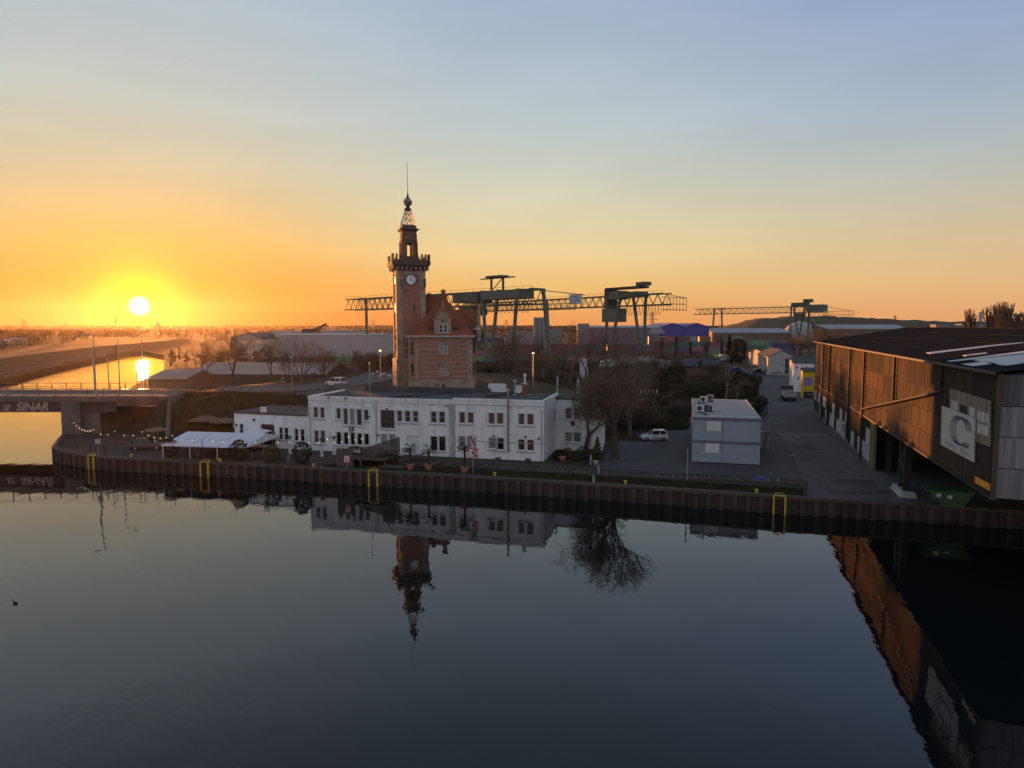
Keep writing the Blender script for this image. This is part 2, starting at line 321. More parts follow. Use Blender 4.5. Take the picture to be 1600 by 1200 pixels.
# ---------------------------------------------------------------- road embankment
def interp(tab, x):
    if x <= tab[0][0]: return tab[0][1]
    for (a, b), (c, d) in zip(tab, tab[1:]):
        if x <= c: return b + (d - b) * (x - a) / (c - a)
    return tab[-1][1]
HP = [(-52, 7.05), (-44, 6.9), (-34, 6.4), (-2, 6.25), (6, 4.4), (18, 1.5)]
YN = [(-52, 99.3), (-50.4, 99.8), (-49.6, 104), (-44, 106.0), (-36, 106.0), (0, 105), (18, 108)]
YF = [(-52, 108.6), (-50.4, 108.6), (-48, 118), (-42, 130), (-36, 160), (18, 160)]
def height(x, y):
    h = interp(HP, x); n_, f_ = interp(YN, x), interp(YF, x)
    def sm(t): t = max(0, min(1, t)); return t * t * (3 - 2 * t)
    if y < n_: k = sm(1 - (n_ - y) / 13)
    elif y > f_: k = sm(1 - (y - f_) / 14)
    else: k = 1
    return 1.45 + (h - 1.45) * k
def G2(px, py):                      # picture point onto the embankment surface
    z = 5
    for _ in range(12):
        p = G(px, py, z); z = .5 * z + .5 * height(p.x, p.y)
    return Vector((p.x, p.y, height(p.x, p.y)))
mb = MB(); nx, ny = 54, 60; x0, x1, y0, y1 = -50.4, 20, 88, 184
rn = random.Random(3)
for j in range(ny + 1):
    for i in range(nx + 1):
        x = x0 + (x1 - x0) * i / nx; y = y0 + (y1 - y0) * j / ny; h = height(x, y)
        flat = interp(YN, x) <= y <= interp(YF, x)
        mb.v.append((x, y, h + (0 if flat else rn.uniform(-.12, .12))))
mb.f = [(j * (nx + 1) + i, j * (nx + 1) + i + 1, (j + 1) * (nx + 1) + i + 1, (j + 1) * (nx + 1) + i) for j in range(ny) for i in range(nx)]; mb.m = [0] * len(mb.f)
M_bank = mat('bank_grass', (.060, .045, .024), .95, .45, .5, bump=.7, bscale=5, dirt=(.04, .045, .018), dscale=.3, damt=.8, fine=.35)
tag(mb.build('embankment', M_bank, smooth=True), 'brown grassy embankment carrying the bridge approach road', kind='structure')
# road surface draped on the plateau
cl = [(-51.5, 104), (-46, 110.5), (-39, 117), (-33, 126), (-30, 138), (-29, 158)]
mb = MB(); L_ = []
def offs(pts, d, z=None):
    out = []
    for i, p in enumerate(pts):
        a = Vector(pts[max(0, i - 1)]); b = Vector(pts[min(len(pts) - 1, i + 1)]); n_ = Vector((-(b - a).y, (b - a).x)).normalized()
        out.append(Vector(p) + n_ * d)
    return out
def dense(pts, k=6):
    out = []
    for i in range(len(pts) - 1):
        p0, p1, p2, p3 = (Vector(pts[max(0, i - 1)]), Vector(pts[i]), Vector(pts[i + 1]), Vector(pts[min(len(pts) - 1, i + 2)]))
        for s_ in range(k):
            t_ = s_ / k; out.append(.5 * ((2 * p1) + (p2 - p0) * t_ + (2 * p0 - 5 * p1 + 4 * p2 - p3) * t_ ** 2 + (3 * p1 - p0 - 3 * p2 + p3) * t_ ** 3))
    out.append(Vector(pts[-1])); return out
cld = dense(cl)
l_, r_ = offs(cld, 4.2), offs(cld, -4.6)
for a, b, c, d in zip(l_, l_[1:], r_[1:], r_): mb.quad(*[(p.x, p.y, height(p.x, p.y) + .06) for p in (d, c, b, a)])
tag(mb.build('road', M_asph2), 'curving asphalt approach road on the embankment', kind='structure')
mb = MB()
pl = [(-36, 107.5), (-28, 107), (2, 106.5), (4, 116), (-2, 121), (-24, 122), (-28, 122), (-33, 115)]
mb.quad(*[(x, y, height(x, y) + .03) for x, y in pl])
tag(mb.build('forecourt', M_asph), 'dark asphalt forecourt in front of the clock tower', kind='structure')
for k, (dd, lb) in enumerate(((4.3, 'kerb on the canal side of the approach road'), (-4.7, 'kerb on the forecourt side of the approach road'))):
    mb = MB(); ps = offs(cld, dd)
    for a, b in zip(ps, ps[1:]): mb.bar((a.x, a.y, height(a.x, a.y) + .1), (b.x, b.y, height(b.x, b.y) + .1), .16, .16)
    tag(mb.build('kerb', M_conc), lb, kind='structure')
# left bank of the canal
mb = MB(); base = bankL + []; prof = [(0, .7), (1.5, 1.65), (9, 2.6), (17, 5.2), (24, 5.6), (60, 6.2), (160, 8)]
pts = []
ext = [Vector((-330, 720)), Vector((-270, 560))] + bankL[1:]
rows = []
for i, p in enumerate(ext):
    a = ext[max(0, i - 1)]; b = ext[min(len(ext) - 1, i + 1)]; n_ = Vector(((b - a).y, -(b - a).x)).normalized()
    if n_.x > 0: n_ = -n_
    rows.append([(*(p + n_ * d), z) for d, z in prof])
for r0, r1 in zip(rows, rows[1:]):
    mb.quad((r0[0][0], r0[0][1], -1), r0[0], r1[0], (r1[0][0], r1[0][1], -1))
    for i in range(len(prof) - 1): mb.quad(r0[i], r0[i + 1], r1[i + 1], r1[i])
M_path = mat('bank_earth', (.075, .052, .034), .95, .3, .2, bump=.3, bscale=3, dirt=(.05, .045, .025), dscale=.06, damt=.9)
tag(mb.build('canal_bank', M_path, smooth=True), 'bare sloping far bank of the canal', kind='structure')
mb = MB()
for r0, r1 in zip(rows, rows[1:]):
    q0, q1 = Vector(r0[3]), Vector(r1[3]); e0, e1 = Vector(r0[4]), Vector(r1[4]); up = Vector((0, 0, .06))
    mb.quad(q0 + up, e0 + up, e1 + up, q1 + up)
tag(mb.build('path', mat('pale_path', (.12, .095, .07), .9, .2, .2), ), 'pale towpath along the far canal bank', kind='structure')
bank_rows = rows
# ---------------------------------------------------------------- quay wall
M_pile = mat('rusty_steel_pile', (.055, .035, .030), .75, .3, .9, bump=.3, bscale=10, dirt=(.09, .05, .032), dscale=.8, damt=.6, rnd=.28)
M_cope = mat('steel_coping', (.075, .055, .042), .8, .35, 1.5, bump=.3, dirt=(.05, .05, .03), dscale=1, damt=.6)
qt = thing('quay_wall', (0, 0, 0), 0, 'long rusty sheet-pile quay wall along the basin', 'quay wall')
pm = MB()
pr = [(-.60, 0), (-.32, 0), (-.22, -.30), (.22, -.30), (.32, 0), (.60, 0)]
for a, b in zip(pr, pr[1:]):
    pm.mi = 0; pm.quad((a[0], a[1], .42), (b[0], b[1], .42), (b[0], b[1], 1.42), (a[0], a[1], 1.42))
    pm.mi = 1; pm.quad((a[0], a[1], -1), (b[0], b[1], -1), (b[0], b[1], .42), (a[0], a[1], .42))
pm.mi = 0
for k_ in (-.60, .6): pm.box(k_ - .03, k_ + .03, -.05, .03, -1, 1.40)
pm = pm.mesh('sheet_pile', [M_pile, mat('algae_steel', (.030, .026, .020), .7, .4, 1.2, bump=.3, dirt=(.05, .04, .03), dscale=1.5, damt=.6, rnd=.3)])
acc = 0; cop = MB(); pil = MB(); seg = QW[:-1]
step_ = 1.18; pos = 0
for a, b in zip(seg, seg[1:]):
    L = (b - a).length; dr = (b - a) / L; ang = math.atan2(dr.y, dr.x); nrm_ = Vector((dr.y, -dr.x))
    while pos < L:
        p = a + dr * pos + nrm_ * .12
        o = link('sheet_pile', pm, qt, (p.x, p.y, 0), ang); pos += step_
    pos -= L
    a2, b2 = a + nrm_ * .05, b + nrm_ * .05
    cop.bar((a2.x, a2.y, 1.55), (b2.x, b2.y, 1.55), .72, .26)
cop.build('coping', M_cope, qt)
# yellow ladders
M_yel = mat('yellow_paint', (.50, .36, .03), .5, .15, 2, dirt=(.3, .2, .03), dscale=3, damt=.4)
M_galv = mat('galvanised_steel', (.32, .33, .34), .45, .15, 3, metal=.6)
lad = None
for px_, py_, lb in ((145, 713, 'yellow quay ladder nearest the bridge pier'), (325, 722, 'yellow quay ladder below the white party tent'), (586, 736, 'yellow quay ladder left of the potted palms'), (1217, 774, 'yellow quay ladder in front of the asphalt yard')):
    p = G(px_, py_, 1.6); i = next(k for k in range(2, len(QW) - 1) if QW[k].x <= p.x <= QW[k + 1].x); dr = (QW[i + 1] - QW[i]).normalized(); ang = math.atan2(dr.y, dr.x)
    n_ = Vector((dr.y, -dr.x)); pp = QW[i] + dr * (p.xy - QW[i]).dot(dr) + n_ * .60
    if lad is None:
        lad = thing('quay_ladder', (0, 0, 0), 0, lb, 'ladder', 'yellow ladders on the quay wall')
        for sx in (-.5, .5): MB().box(sx - .08, sx + .08, -.08, .08, -.6, 1.72).build('stile', M_yel, lad)
        for k_ in range(6): MB().box(-.39, .39, -.03, .03, -.3 + k_ * .34, -.25 + k_ * .34).build('rung', M_cope, lad)
        arch = [(-.5, .1, 1.7)] + [(.5 * math.cos(math.pi * (1 - t_ / 6)), .25 + .1 * math.sin(math.pi * t_ / 6), 1.72 + .26 * math.sin(math.pi * t_ / 6)) for t_ in range(1, 6)] + [(.5, .1, 1.7)]
        MB().path(arch, .035).build('grab_rail', M_yel, lad); MB().box(-.5, .5, .1, .4, 1.69, 1.75).build('top_plate', M_yel, lad); o = lad
    else: o = copy_tree(lad)
    o.location = (pp.x, pp.y, 0); o.rotation_euler = (0, 0, ang); o['label'] = lb
# small mooring bollards on the coping
bm_ = MB().lathe(0, 0, [(.16, 0), (.13, .25), (.2, .3), (.2, .38), (.08, .42)], 10).mesh('bollard', M_yel)
for px_, py_, lb in ((205, 714, 'small bollard left of the party tent'), (344, 721, 'small bollard below the party tent'), (490, 729, 'small bollard under the round shrubs'), (773, 743, 'small bollard right of the navigation sign'), (977, 756, 'small bollard by the garden corner'), (1182, 770, 'small bollard left of the yellow yard ladder')):
    p = G(px_, py_, 1.66); o = link('bollard', bm_, None, (p.x, p.y, 1.61)); tag(o, lb, 'bollard', 'mooring bollards on the quay')
# rails
M_rail = mat('rail_steel', (.10, .07, .055), .5, .2, 2, metal=.5)
tr = thing('railway_track', (0, 0, 1.6), 0, 'single disused railway track on the quay', 'railway track')
c1 = [(620, 716), (700, 722), (800, 728.5), (900, 734.5), (1000, 739.6), (1150, 745), (1250, 750.5)]
for off in (0, 7.2):
    ps = dense([G(x, y + off * (1 if x > 800 else .9), 1.6).xy for x, y in c1], 4); mb = MB()
    for a, b in zip(ps, ps[1:]): mb.bar((a.x, a.y, .10), (b.x, b.y, .10), .09, .14)
    mb.build('rail', M_rail, tr)
mb = MB(); ps = dense([G(x, y + 3.5, 1.6).xy for x, y in c1], 14)
M_slp = mat('sleeper_wood', (.11, .09, .075), .9, .3, 2, rnd=.3)
sm_ = MB().box(-.13, .13, -1.05, 1.05, 0, .07).mesh('sleeper', M_slp)
for a, b in zip(ps, ps[1:]):
    an = math.atan2((b - a).y, (b - a).x); link('sleeper', sm_, tr, (a.x, a.y, .018), an)
# ---------------------------------------------------------------- bridge
M_bri = mat('bridge_concrete', (.15, .125, .105), .9, .2, .6, bump=.2, bscale=4, dirt=(.07, .055, .045), dscale=.4, damt=.7)
M_gird = mat('girder_paint', (.06, .045, .042), .7, .2, .6, dirt=(.1, .06, .05), dscale=.6, damt=.5)
M_railing = mat('railing_steel', (.12, .12, .12), .6, .1, 3)
br = thing('road_bridge', (0, 0, 0), 0, 'concrete road bridge with graffiti girder over the canal mouth', 'bridge')
BX0, BX1, BY0, BY1, BZ = -170, -50.4, 98.6, 108.6, 7.05
MB().box(BX0, BX1, BY0, BY1, 6.35, 7.0).build('deck', M_bri, br)
MB().box(BX0, BX1, BY0 + 1.2, BY1 - 1.2, 7.0, 7.04).build('carriageway', M_asph2, br)
for y_ in (BY0, BY1 - .9): MB().box(BX0, BX1, y_, y_ + .9, 7.0, 7.22).build('footway', M_conc, br)
for y_ in (BY0 + .5, BY1 - 1.2): MB().box(BX0, -58, y_, y_ + .7, 4.75, 6.35).build('girder', M_gird, br)
MB().box(-58, BX1, BY0 + .6, BY1 - .6, 5.6, 6.35).build('span', M_bri, br)
pA, pB = V(113, 640, 101).x, V(166, 640, 101).x
MB().box(pA, pB - 2.3, BY0 - .2, BY1 - .6, -1, 6.35).build('pier', M_bri, br)
MB().box(pB - 2.3, pB, BY0 + .8, BY1 - .6, -1, 6.35).build('pier', M_bri, br)
MB().box(-50.4, -49.6, BY0 + .2, BY1 - .2, 0, 6.9).build('abutment', M_bri, br)
mb = MB(); mb.quad((-50.4, 99, 1.2), (-47.6, 92.6, 1.5), (-47.9, 93, 2.2), (-50.4, 99, 6.9)); mb.quad((-49.9, 99, 6.9), (-47.4, 93, 2.2), (-47.1, 92.6, 1.5), (-49.9, 99, 1.2)); mb.quad((-50.4, 99, 6.9), (-47.9, 93, 2.2), (-47.4, 93, 2.2), (-49.9, 99, 6.9))
mb.build('wing_wall', M_bri, br)
for y_, nm in ((BY0 + .15, 1), (BY1 - .15, 2)):
    r_ = MB(); xs = [BX0 + i * 2.35 for i in range(int((BX1 - BX0) / 2.35) + 1)]
    rl = MB().box(BX0, BX1, y_ - .05, y_ + .05, 8.24, 8.32).build('handrail', M_railing, br)
    MB().box(BX0, BX1, y_ - .025, y_ + .025, 7.72, 7.77).build('handrail', M_railing, br)
    pmsh = MB().box(-.06, .06, -.05, .05, 7.2, 8.24).mesh('railing_post', M_railing)
    for x in xs:
        if x > -100: link('railing_post', pmsh, br, (x, y_, 0))
# railing continuing on the embankment crest
rb = thing('guard_railing', (0, 0, 0), 0, 'low grey railing along the crest of the embankment', 'railing')
cr = dense([(-50.2, 98.9), (-49.3, 104.0), (-44, 106.2), (-37.0, 106.4)], 5)
hr = MB(); hr2 = MB(); pmsh = MB().box(-.05, .05, -.05, .05, -.15, 1.15).mesh('railing_post', M_railing)
for i, (a, b) in enumerate(zip(cr, cr[1:])):
    za, zb = height(a.x, a.y + .3), height(b.x, b.y + .3)
    hr.tube((a.x, a.y, za + 1.15), (b.x, b.y, zb + 1.15), .035, n=5); hr2.tube((a.x, a.y, za + .6), (b.x, b.y, zb + .6), .025, n=5)
    link('railing_post', pmsh, rb, (a.x, a.y, za))
hr.build('handrail', M_railing, rb); hr2.build('handrail', M_railing, rb)
# graffiti on the girder: thick outlined letters, a thin paint relief
M_graf = mat('graffiti_paint', (.36, .30, .29), .6, .2, 3); M_graf2 = mat('graffiti_outline', (.12, .06, .07), .6, .2, 3)
def text3d(s_, size, m, parent, name, loc, rot, ext=.012, shear=0, bold=0, align='CENTER'):
    cu = bpy.data.curves.new(name, 'FONT'); cu.body = s_; cu.size = size; cu.extrude = ext; cu.shear = shear; cu.offset = bold; cu.align_x = align; cu.align_y = 'CENTER'; cu.resolution_u = 3
    o = bpy.data.objects.new(name, cu); dg = bpy.context.evaluated_depsgraph_get(); me = bpy.data.meshes.new_from_object(o.evaluated_get(dg)) if False else None
    COL.objects.link(o); bpy.context.view_layer.update(); me = bpy.data.meshes.new_from_object(o.evaluated_get(bpy.context.evaluated_depsgraph_get())); bpy.data.objects.remove(o)
    me.materials.clear(); me.materials.append(m); o = bpy.data.objects.new(name, me); COL.objects.link(o); o.parent = parent; o.location = loc; o.rotation_euler = rot
    return o
gp = V(50, 636, BY0 + .48)
text3d('SINAR', 1.75, M_graf2, br, 'graffiti', (gp.x, BY0 + .488, 5.5), (R(90), 0, 0), .006, .25, .12)
text3d('SINAR', 1.7, M_graf, br, 'graffiti', (gp.x, BY0 + .478, 5.52), (R(90), 0, 0), .006, .25, .04)
gp = V(8, 636, BY0 + .48)
text3d('SE', 1.2, M_graf, br, 'graffiti', (gp.x, BY0 + .478, 5.4), (R(90), 0, 0), .006, .5, .02)

# repairs, drains and wear on the yard
rn = random.Random(8)
for i, (px, py, w_, d_, m_) in enumerate(((1225, 642, 2.6, 1.6, 'a'), (1262, 640, 1.8, 1.2, 'b'), (1150, 745, 5, 1.4, 'b'), (1020, 722, 4, 2.2, 'b'), (1260, 700, 3.2, 5, 'a'), (1300, 735, 3, 4, 'b'), (1225, 735, 2, 2, 'b'), (1330, 752, 5, 2, 'a'), (1030, 700, 3, 1.2, 'a'), (1210, 612, 3, 6, 'b'), (1350, 770, 6, 1.2, 'a'), (1200, 690, 1.6, 5, 'a'))):
    c = G(px, py, 1.6); mb = MB(); n_ = 9
    mb.quad(*[(c.x + w_ * .5 * math.cos(6.283 * k / n_) * rn.uniform(.75, 1.15), c.y + d_ * .5 * math.sin(6.283 * k / n_) * rn.uniform(.75, 1.15), 1.6235 + .0004 * i) for k in range(n_)])
    tag(mb.build('asphalt_patch', mat('fresh_tar', (.030, .030, .032), .8, .2, 1) if m_ == 'a' else mat('dusty_patch', (.105, .10, .092), .95, .3, 1.5)), 'repaired or dusty patch in the yard asphalt', kind='structure')
mh = MB().lathe(0, 0, [(.38, 0), (.38, .02), (.3, .025)], 16).mesh('manhole_cover', mat('cast_iron', (.10, .10, .10), .5, .3, 4, metal=.5))
for px, py, lb in ((1222, 659, 'iron manhole cover near the bend of the road'), (1243, 666, 'iron manhole cover right of the bend'), (1238, 712, 'iron manhole cover in front of the paler paving'), (1245, 684, 'iron manhole cover just below the pale strip')):
    p = G(px, py, 1.6); tag(link('manhole_cover', mh, None, (p.x, p.y, 1.628)), lb, 'manhole cover', 'manhole covers in the yard')
for px0, py0, px1, py1 in ((1262, 752, 1352, 722), (1240, 707, 1258, 752), (1006, 668, 1075, 662)):
    a, b = G(px0, py0, 1.6), G(px1, py1, 1.6); mb = MB(); mb.bar((a.x, a.y, 1.63), (b.x, b.y, 1.63), .12, .02); tag(mb.build('surface_joint', mat('joint_tar', (.14, .135, .125), .8, .3, 2)), 'pale joint line in the yard paving', kind='structure')
# ================================================================ materials for buildings
M_white = mat('white_render', (.74, .74, .72), .85, .09, .5, bump=.15, bscale=7, dirt=(.38, .38, .36), dscale=1.1, damt=.55, fine=.03, stretch=(1, 1, .28))
M_white_old = mat('grey_patch_render', (.36, .36, .35), .9, .15, 1.0, bump=.3, bscale=7)
M_roofing = mat('roofing_felt', (.075, .075, .078), .9, .2, .4, bump=.2, dirt=(.12, .12, .12), dscale=.25, damt=.6)
M_fr = mat('window_frame_white', (.62, .62, .61), .6, .08, 3)
M_sill = mat('sill_grey', (.33, .33, .33), .8, .15, 3)
M_glass = mat('dark_glass', (.016, .014, .013), .06, .3, 3, spec=.6, rnd=.3)
M_curt = mat('curtained_glass', (.085, .045, .028), .12, .4, 2, spec=.5, stretch=(6, 1, .6), rnd=.4)
M_blind = mat('blind_glass', (.20, .20, .19), .12, .15, 2, spec=.5, rnd=.2)
M_brown = mat('brown_door', (.05, .028, .02), .5, .3, 2)
M_grey = mat('grey_metal', (.22, .22, .23), .55, .15, 2)
M_dark = mat('dark_metal', (.03, .03, .032), .55, .2, 2)
M_black = mat('black_rubber', (.012, .012, .012), .6, .2, 2)
def window(parent, r, y, fm=None, gm=None, nx=1, nz=1, fw=.06, dep=.05, name='window', sill=0, sm_=None):
    """window part with frame bars as its mesh, pane as sub-part"""
    u0, u1, z0, z1 = r; fm = fm or M_fr; gm = gm or M_glass; mb = MB()
    mb.box(u0, u0 + fw, y - dep, y, z0, z1); mb.box(u1 - fw, u1, y - dep, y, z0, z1)
    mb.box(u0 + fw, u1 - fw, y - dep, y, z0, z0 + fw); mb.box(u0 + fw, u1 - fw, y - dep, y, z1 - fw, z1)
    bw = fw * .7
    for i in range(1, nx):
        x = u0 + (u1 - u0) * i / nx; mb.box(x - bw / 2, x + bw / 2, y - dep * .8, y, z0 + fw, z1 - fw)
    for i in range(1, nz):
        z = z0 + (z1 - z0) * i / nz; mb.box(u0 + fw, u1 - fw, y - dep * .75, y - .002, z - bw / 2, z + bw / 2)
    w_ = mb.build(name, fm, parent)
    MB().box(u0 + .01, u1 - .01, y - .02, y + .01, z0 + .01, z1 - .01).build('pane', gm, w_)
    if sill: MB().box(u0 - .08, u1 + .08, y - sill, y - dep - .002, z0 - .07, z0 - .004).build('sill', sm_ or M_sill, w_)
    return w_
# ================================================================ long white building
WL, WR = (-25.8, 85.6), (3.7, 78.3)
f1 = Fr(WL, WR, z=Z0)
wb = thing('white_building', f1.o, f1.a, 'long two-storey white flat-roofed building with paired windows beside the railway', 'building')
H1 = 6.95; HR = 7.15
def r5(x0, y0, x1, y1): return f1.rect(440 + x0 / 5.714, 560 + y0 / 5.714, 440 + x1 / 5.714, 560 + y1 / 5.714)
def r6(x0, y0, x1, y1, fr=None, y=0): return (fr or f1).rect(680 + x0 / 5.333, 560 + y0 / 5.333, 680 + x1 / 5.333, 560 + y1 / 5.333, y)
W = []   # (rect, glass, nx, nz, style)
for a in ((283, 433, 323, 530), (342, 436, 382, 535)): W.append((r5(*a), M_glass, 1, 2))
for a, g in (((487, 445, 527, 541), M_glass), ((550, 447, 590, 592), M_glass), ((608, 450, 652, 597), M_blind), ((668, 453, 715, 600), M_glass), ((733, 456, 775, 554), M_glass)): W.append((r5(*a), g, 1, 1))
W.append((r5(885, 463, 1008, 622), M_glass, 3, 4))
for a, g in (((1028, 466, 1075, 567), M_glass), ((1098, 468, 1148, 569), M_glass), ((1170, 470, 1218, 572), M_glass)): W.append((r5(*a), g, 1, 2))
for a in ((1330, 473, 1382, 577), (1403, 475, 1458, 578)): W.append((r5(*a), M_glass, 1, 2))
for a in ((200, 447, 248, 541), (270, 450, 320, 542), (442, 455, 495, 548), (513, 455, 567, 548), (692, 460, 743, 554), (765, 462, 820, 555)): W.append((r6(*a), M_curt, 1, 1))
for a in ((290, 643, 330, 752), (347, 645, 388, 757)): W.append((r5(*a), M_curt, 1, 2))
for a in ((487, 657, 532, 770), (552, 660, 595, 770), (612, 660, 655, 775), (672, 668, 718, 775), (735, 672, 780, 775)): W.append((r5(*a), M_glass, 1, 1))
for a in ((885, 675, 942, 782), (960, 678, 1015, 783)): W.append((r5(*a), M_blind, 2, 1))
for a in ((1333, 697, 1390, 823), (1407, 697, 1463, 825)): W.append((r5(*a), M_glass, 3, 4))
for a, g in (((195, 650, 250, 735), M_blind), ((265, 650, 312, 735), M_blind), ((445, 663, 505, 752), M_blind), ((515, 663, 572, 762), M_glass), ((690, 675, 745, 765), M_curt), ((765, 678, 822, 770), M_curt)): W.append((r6(*a), g, 1, 1))
vents = [r6(497, 822, 548, 855), r6(748, 832, 798, 865)]
door = r5(1118, 690, 1225, 868)
us = f1.hit(708, 625)[0]            # joint between the two halves
UL, UR = 0, f1.len
holes = [x[0] for x in W]
hl = [h for h in holes if h[0] < us] + [door]; hr_ = [h for h in holes if h[0] >= us] + vents
DP = 9.6
wl = holed(MB(), UL, us, 0, H1 - .25, hl, .2)
wl.quad((0, 0, 0), (0, 0, H1 - .25), (0, DP, H1 - .25), (0, DP, 0)); wl.quad((0, DP, 0), (0, DP, H1 - .25), (us, DP, H1 - .25), (us, DP, 0))
wl.build('wall', M_white, wb)
wr_ = holed(MB(), us, UR, 0, HR - .25, hr_, .2)
wr_.quad((us, 0, H1 - .3), (us, 0, HR - .25), (us, DP, HR - .25), (us, DP, H1 - .3))
RD = 7.6                              # depth of the right end before the recess
side_h = (Fr(f1.w(UR, 0).xy, ang=f1.a + R(90), z=Z0))
wr_.quad((UR, 0, 0), (UR, RD, 0), (UR, RD, HR - .25), (UR, 0, HR - .25)); wr_.quad((us, DP, 0), (us, DP, HR - .25), (UR, DP, HR - .25), (UR, DP, 0))
wr_.build('wall', M_white, wb)
# dark side window near the inner corner
window(wb, (0, .9, 3.9, 5.4), 0, name='window').matrix_local = Matrix.Translation((UR + .05, 6.2, 0)) @ Matrix.Rotation(R(90), 4, 'Z')
# parapets and roof
def parapet(mb, x0, x1, y0, y1, zb, zt, t_=.3, sides='fblr'):
    if 'f' in sides: mb.box(x0 - .06, x1 + .06, y0 - .06, y0 + t_, zb, zt)
    if 'b' in sides: mb.box(x0 - .06, x1 + .06, y1 - t_, y1 + .06, zb, zt)
    if 'l' in sides: mb.box(x0 - .06, x0 + t_, y0 + t_, y1 - t_, zb, zt)
    if 'r' in sides: mb.box(x1 - t_, x1 + .06, y0 + t_, y1 - t_, zb, zt)
p_ = MB(); parapet(p_, 0, us - .07, 0, DP, H1 - .25, H1, sides='fl'); p_.build('cornice', M_white, wb)
p_ = MB(); parapet(p_, us + .06, UR, 0, DP, HR - .25, HR, sides='fr'); p_.build('cornice', M_white, wb)
MB().prism([(.3, .3), (us, .3), (us, DP), (.3, DP)], H1 - .6, H1 - .18).build('roof', M_roofing, wb)
MB().prism([(us + .02, .3), (UR - .3, .3), (UR - .3, DP), (us + .02, DP)], HR - .6, HR - .16).build('roof', M_roofing, wb)
# back parapets (dark) seen over the roof
MB().box(3.2, us - 1, DP - .1, DP + .3, H1 - .3, H1 + .55).build('rear_parapet', M_roofing, wb)
MB().box(us - 1, UR - 9.2, DP - .1, DP + .3, H1 - .3, H1 + .55).build('rear_parapet', M_roofing, wb)
mb = MB(); mb.prism([(us - 9, .9), (us - 8.4, .9), (us - 3.2, DP - .2), (us - 3.8, DP - .2)], H1 - .2, H1 + .12); mb.build('roof_step', M_roofing, wb)
mb = MB(); mb.prism([(us + 3.2, 3), (us + 3.6, 3), (us + 6.6, DP - .2), (us + 6.2, DP - .2)], HR - .2, HR + .25); mb.build('roof_step', M_roofing, wb)
# windows
for r_, g, nx_, nz_ in W:
    h_ = window(wb, r_, .16, M_fr if g is not M_glass or nz_ != 4 else M_dark, g, nx_, nz_, fw=.055)
    u0, u1, z0, z1 = r_
    sr = MB(); e = .13
    sr.box(u0 - e, u0 - .005, -.05, -.003, z0 - e, z1 + e); sr.box(u1 + .005, u1 + e, -.05, -.003, z0 - e, z1 + e); sr.box(u0 - .005, u1 + .005, -.05, -.003, z1 + .005, z1 + e)
    sr.build('surround', M_fr, h_)
    MB().box(u0 - e - .03, u1 + e + .03, -.13, -.06, z0 - e - .09, z0 - e + .01).build('sill', M_sill, h_)
for v in vents: window(wb, v, .1, M_grey, M_glass, 1, 4, name='cellar_vent')
u0, u1, z0, z1 = door
d_o = MB().box(u0, u1, .12, .17, z0, z1).build('door', M_fr, wb); MB().box(u1 - .2, u1 - .12, .06, .12, z0 + 1, z0 + 1.15).build('handle', M_grey, d_o)
# worn grey strip of render at the joint, spalled patches below the parapet
uj = f1.hit(708, 640)[0]
zig = []; rn = random.Random(5)
zz = [5.9, 5.3, 4.7, 4.1, 3.5, 2.9, 2.3, 1.7, 1.1, .5, .02]
for z in zz: zig.append((uj - .16 - rn.uniform(0, .2), z))
for z in reversed(zz): zig.append((uj + .22 + rn.uniform(0, .14), z))
MB().prism_y([(uj - 1.3, 6.2), (uj - .9, 6.0), (uj - .35, 5.95)] + zig + [(uj + .3, 6.3), (uj - .2, 6.45), (uj - .9, 6.35)], -.009, .05).build('bare_render', M_white_old, wb)
for cx_, cz_, s_ in ((us - 5.1, 6.35, .22), (us - 2.7, 6.33, .28)):
    MB().prism_y([(cx_ - s_ * 1.6, cz_), (cx_ - s_ * .4, cz_ - s_ * .5), (cx_ + s_ * .9, cz_ - s_ * .3), (cx_ + s_ * 1.5, cz_ + s_ * .2), (cx_, cz_ + s_ * .35)], -.008, .05).build('bare_render', M_white_old, wb)
MB().box(0, us - .1, -.045, -.002, H1 - .62, H1 - .57).build('moulding', M_sill, wb)
MB().box(us + .1, UR, -.045, -.002, HR - .75, HR - .68).build('moulding', M_sill, wb)
ub = f1.hit(760, 700)[0]
MB().box(us + .4, UR, -.05, -.002, 2.02, 2.1).build('moulding', M_sill, wb)
mb = MB(); bx = r5(868, 787, 1095, 882); mb.box(bx[0], bx[1], -.9, 0, 0, bx[3]); mb.build('bay', M_white, wb)
# downpipes and flue
uf = f1.hit(795, 650)[0]; zf0 = f1.hit(795, 705)[1]; zf1 = f1.hit(795, 610)[1]
fl = MB().tube((uf, -.32, zf0), (uf, -.32, zf1), .10, n=8).build('flue', mat('flue_rust', (.20, .13, .10), .7, .3, 2), wb); MB().lathe(uf, -.32, [(.12, zf1), (.2, zf1 + .02), (.2, zf1 + .12), (.1, zf1 + .22)], 10).build('cowl', M_white_old, fl)
for z_ in (1.2, 3, 5, 6.4): MB().box(uf - .16, uf + .16, -.44, 0, z_, z_ + .05).build('bracket', M_grey, fl)
up_ = f1.hit(588, 640)[0]; MB().tube((up_, -.12, .1), (up_, -.12, H1 - .3), .05, n=6).build('downpipe', M_sill, wb)
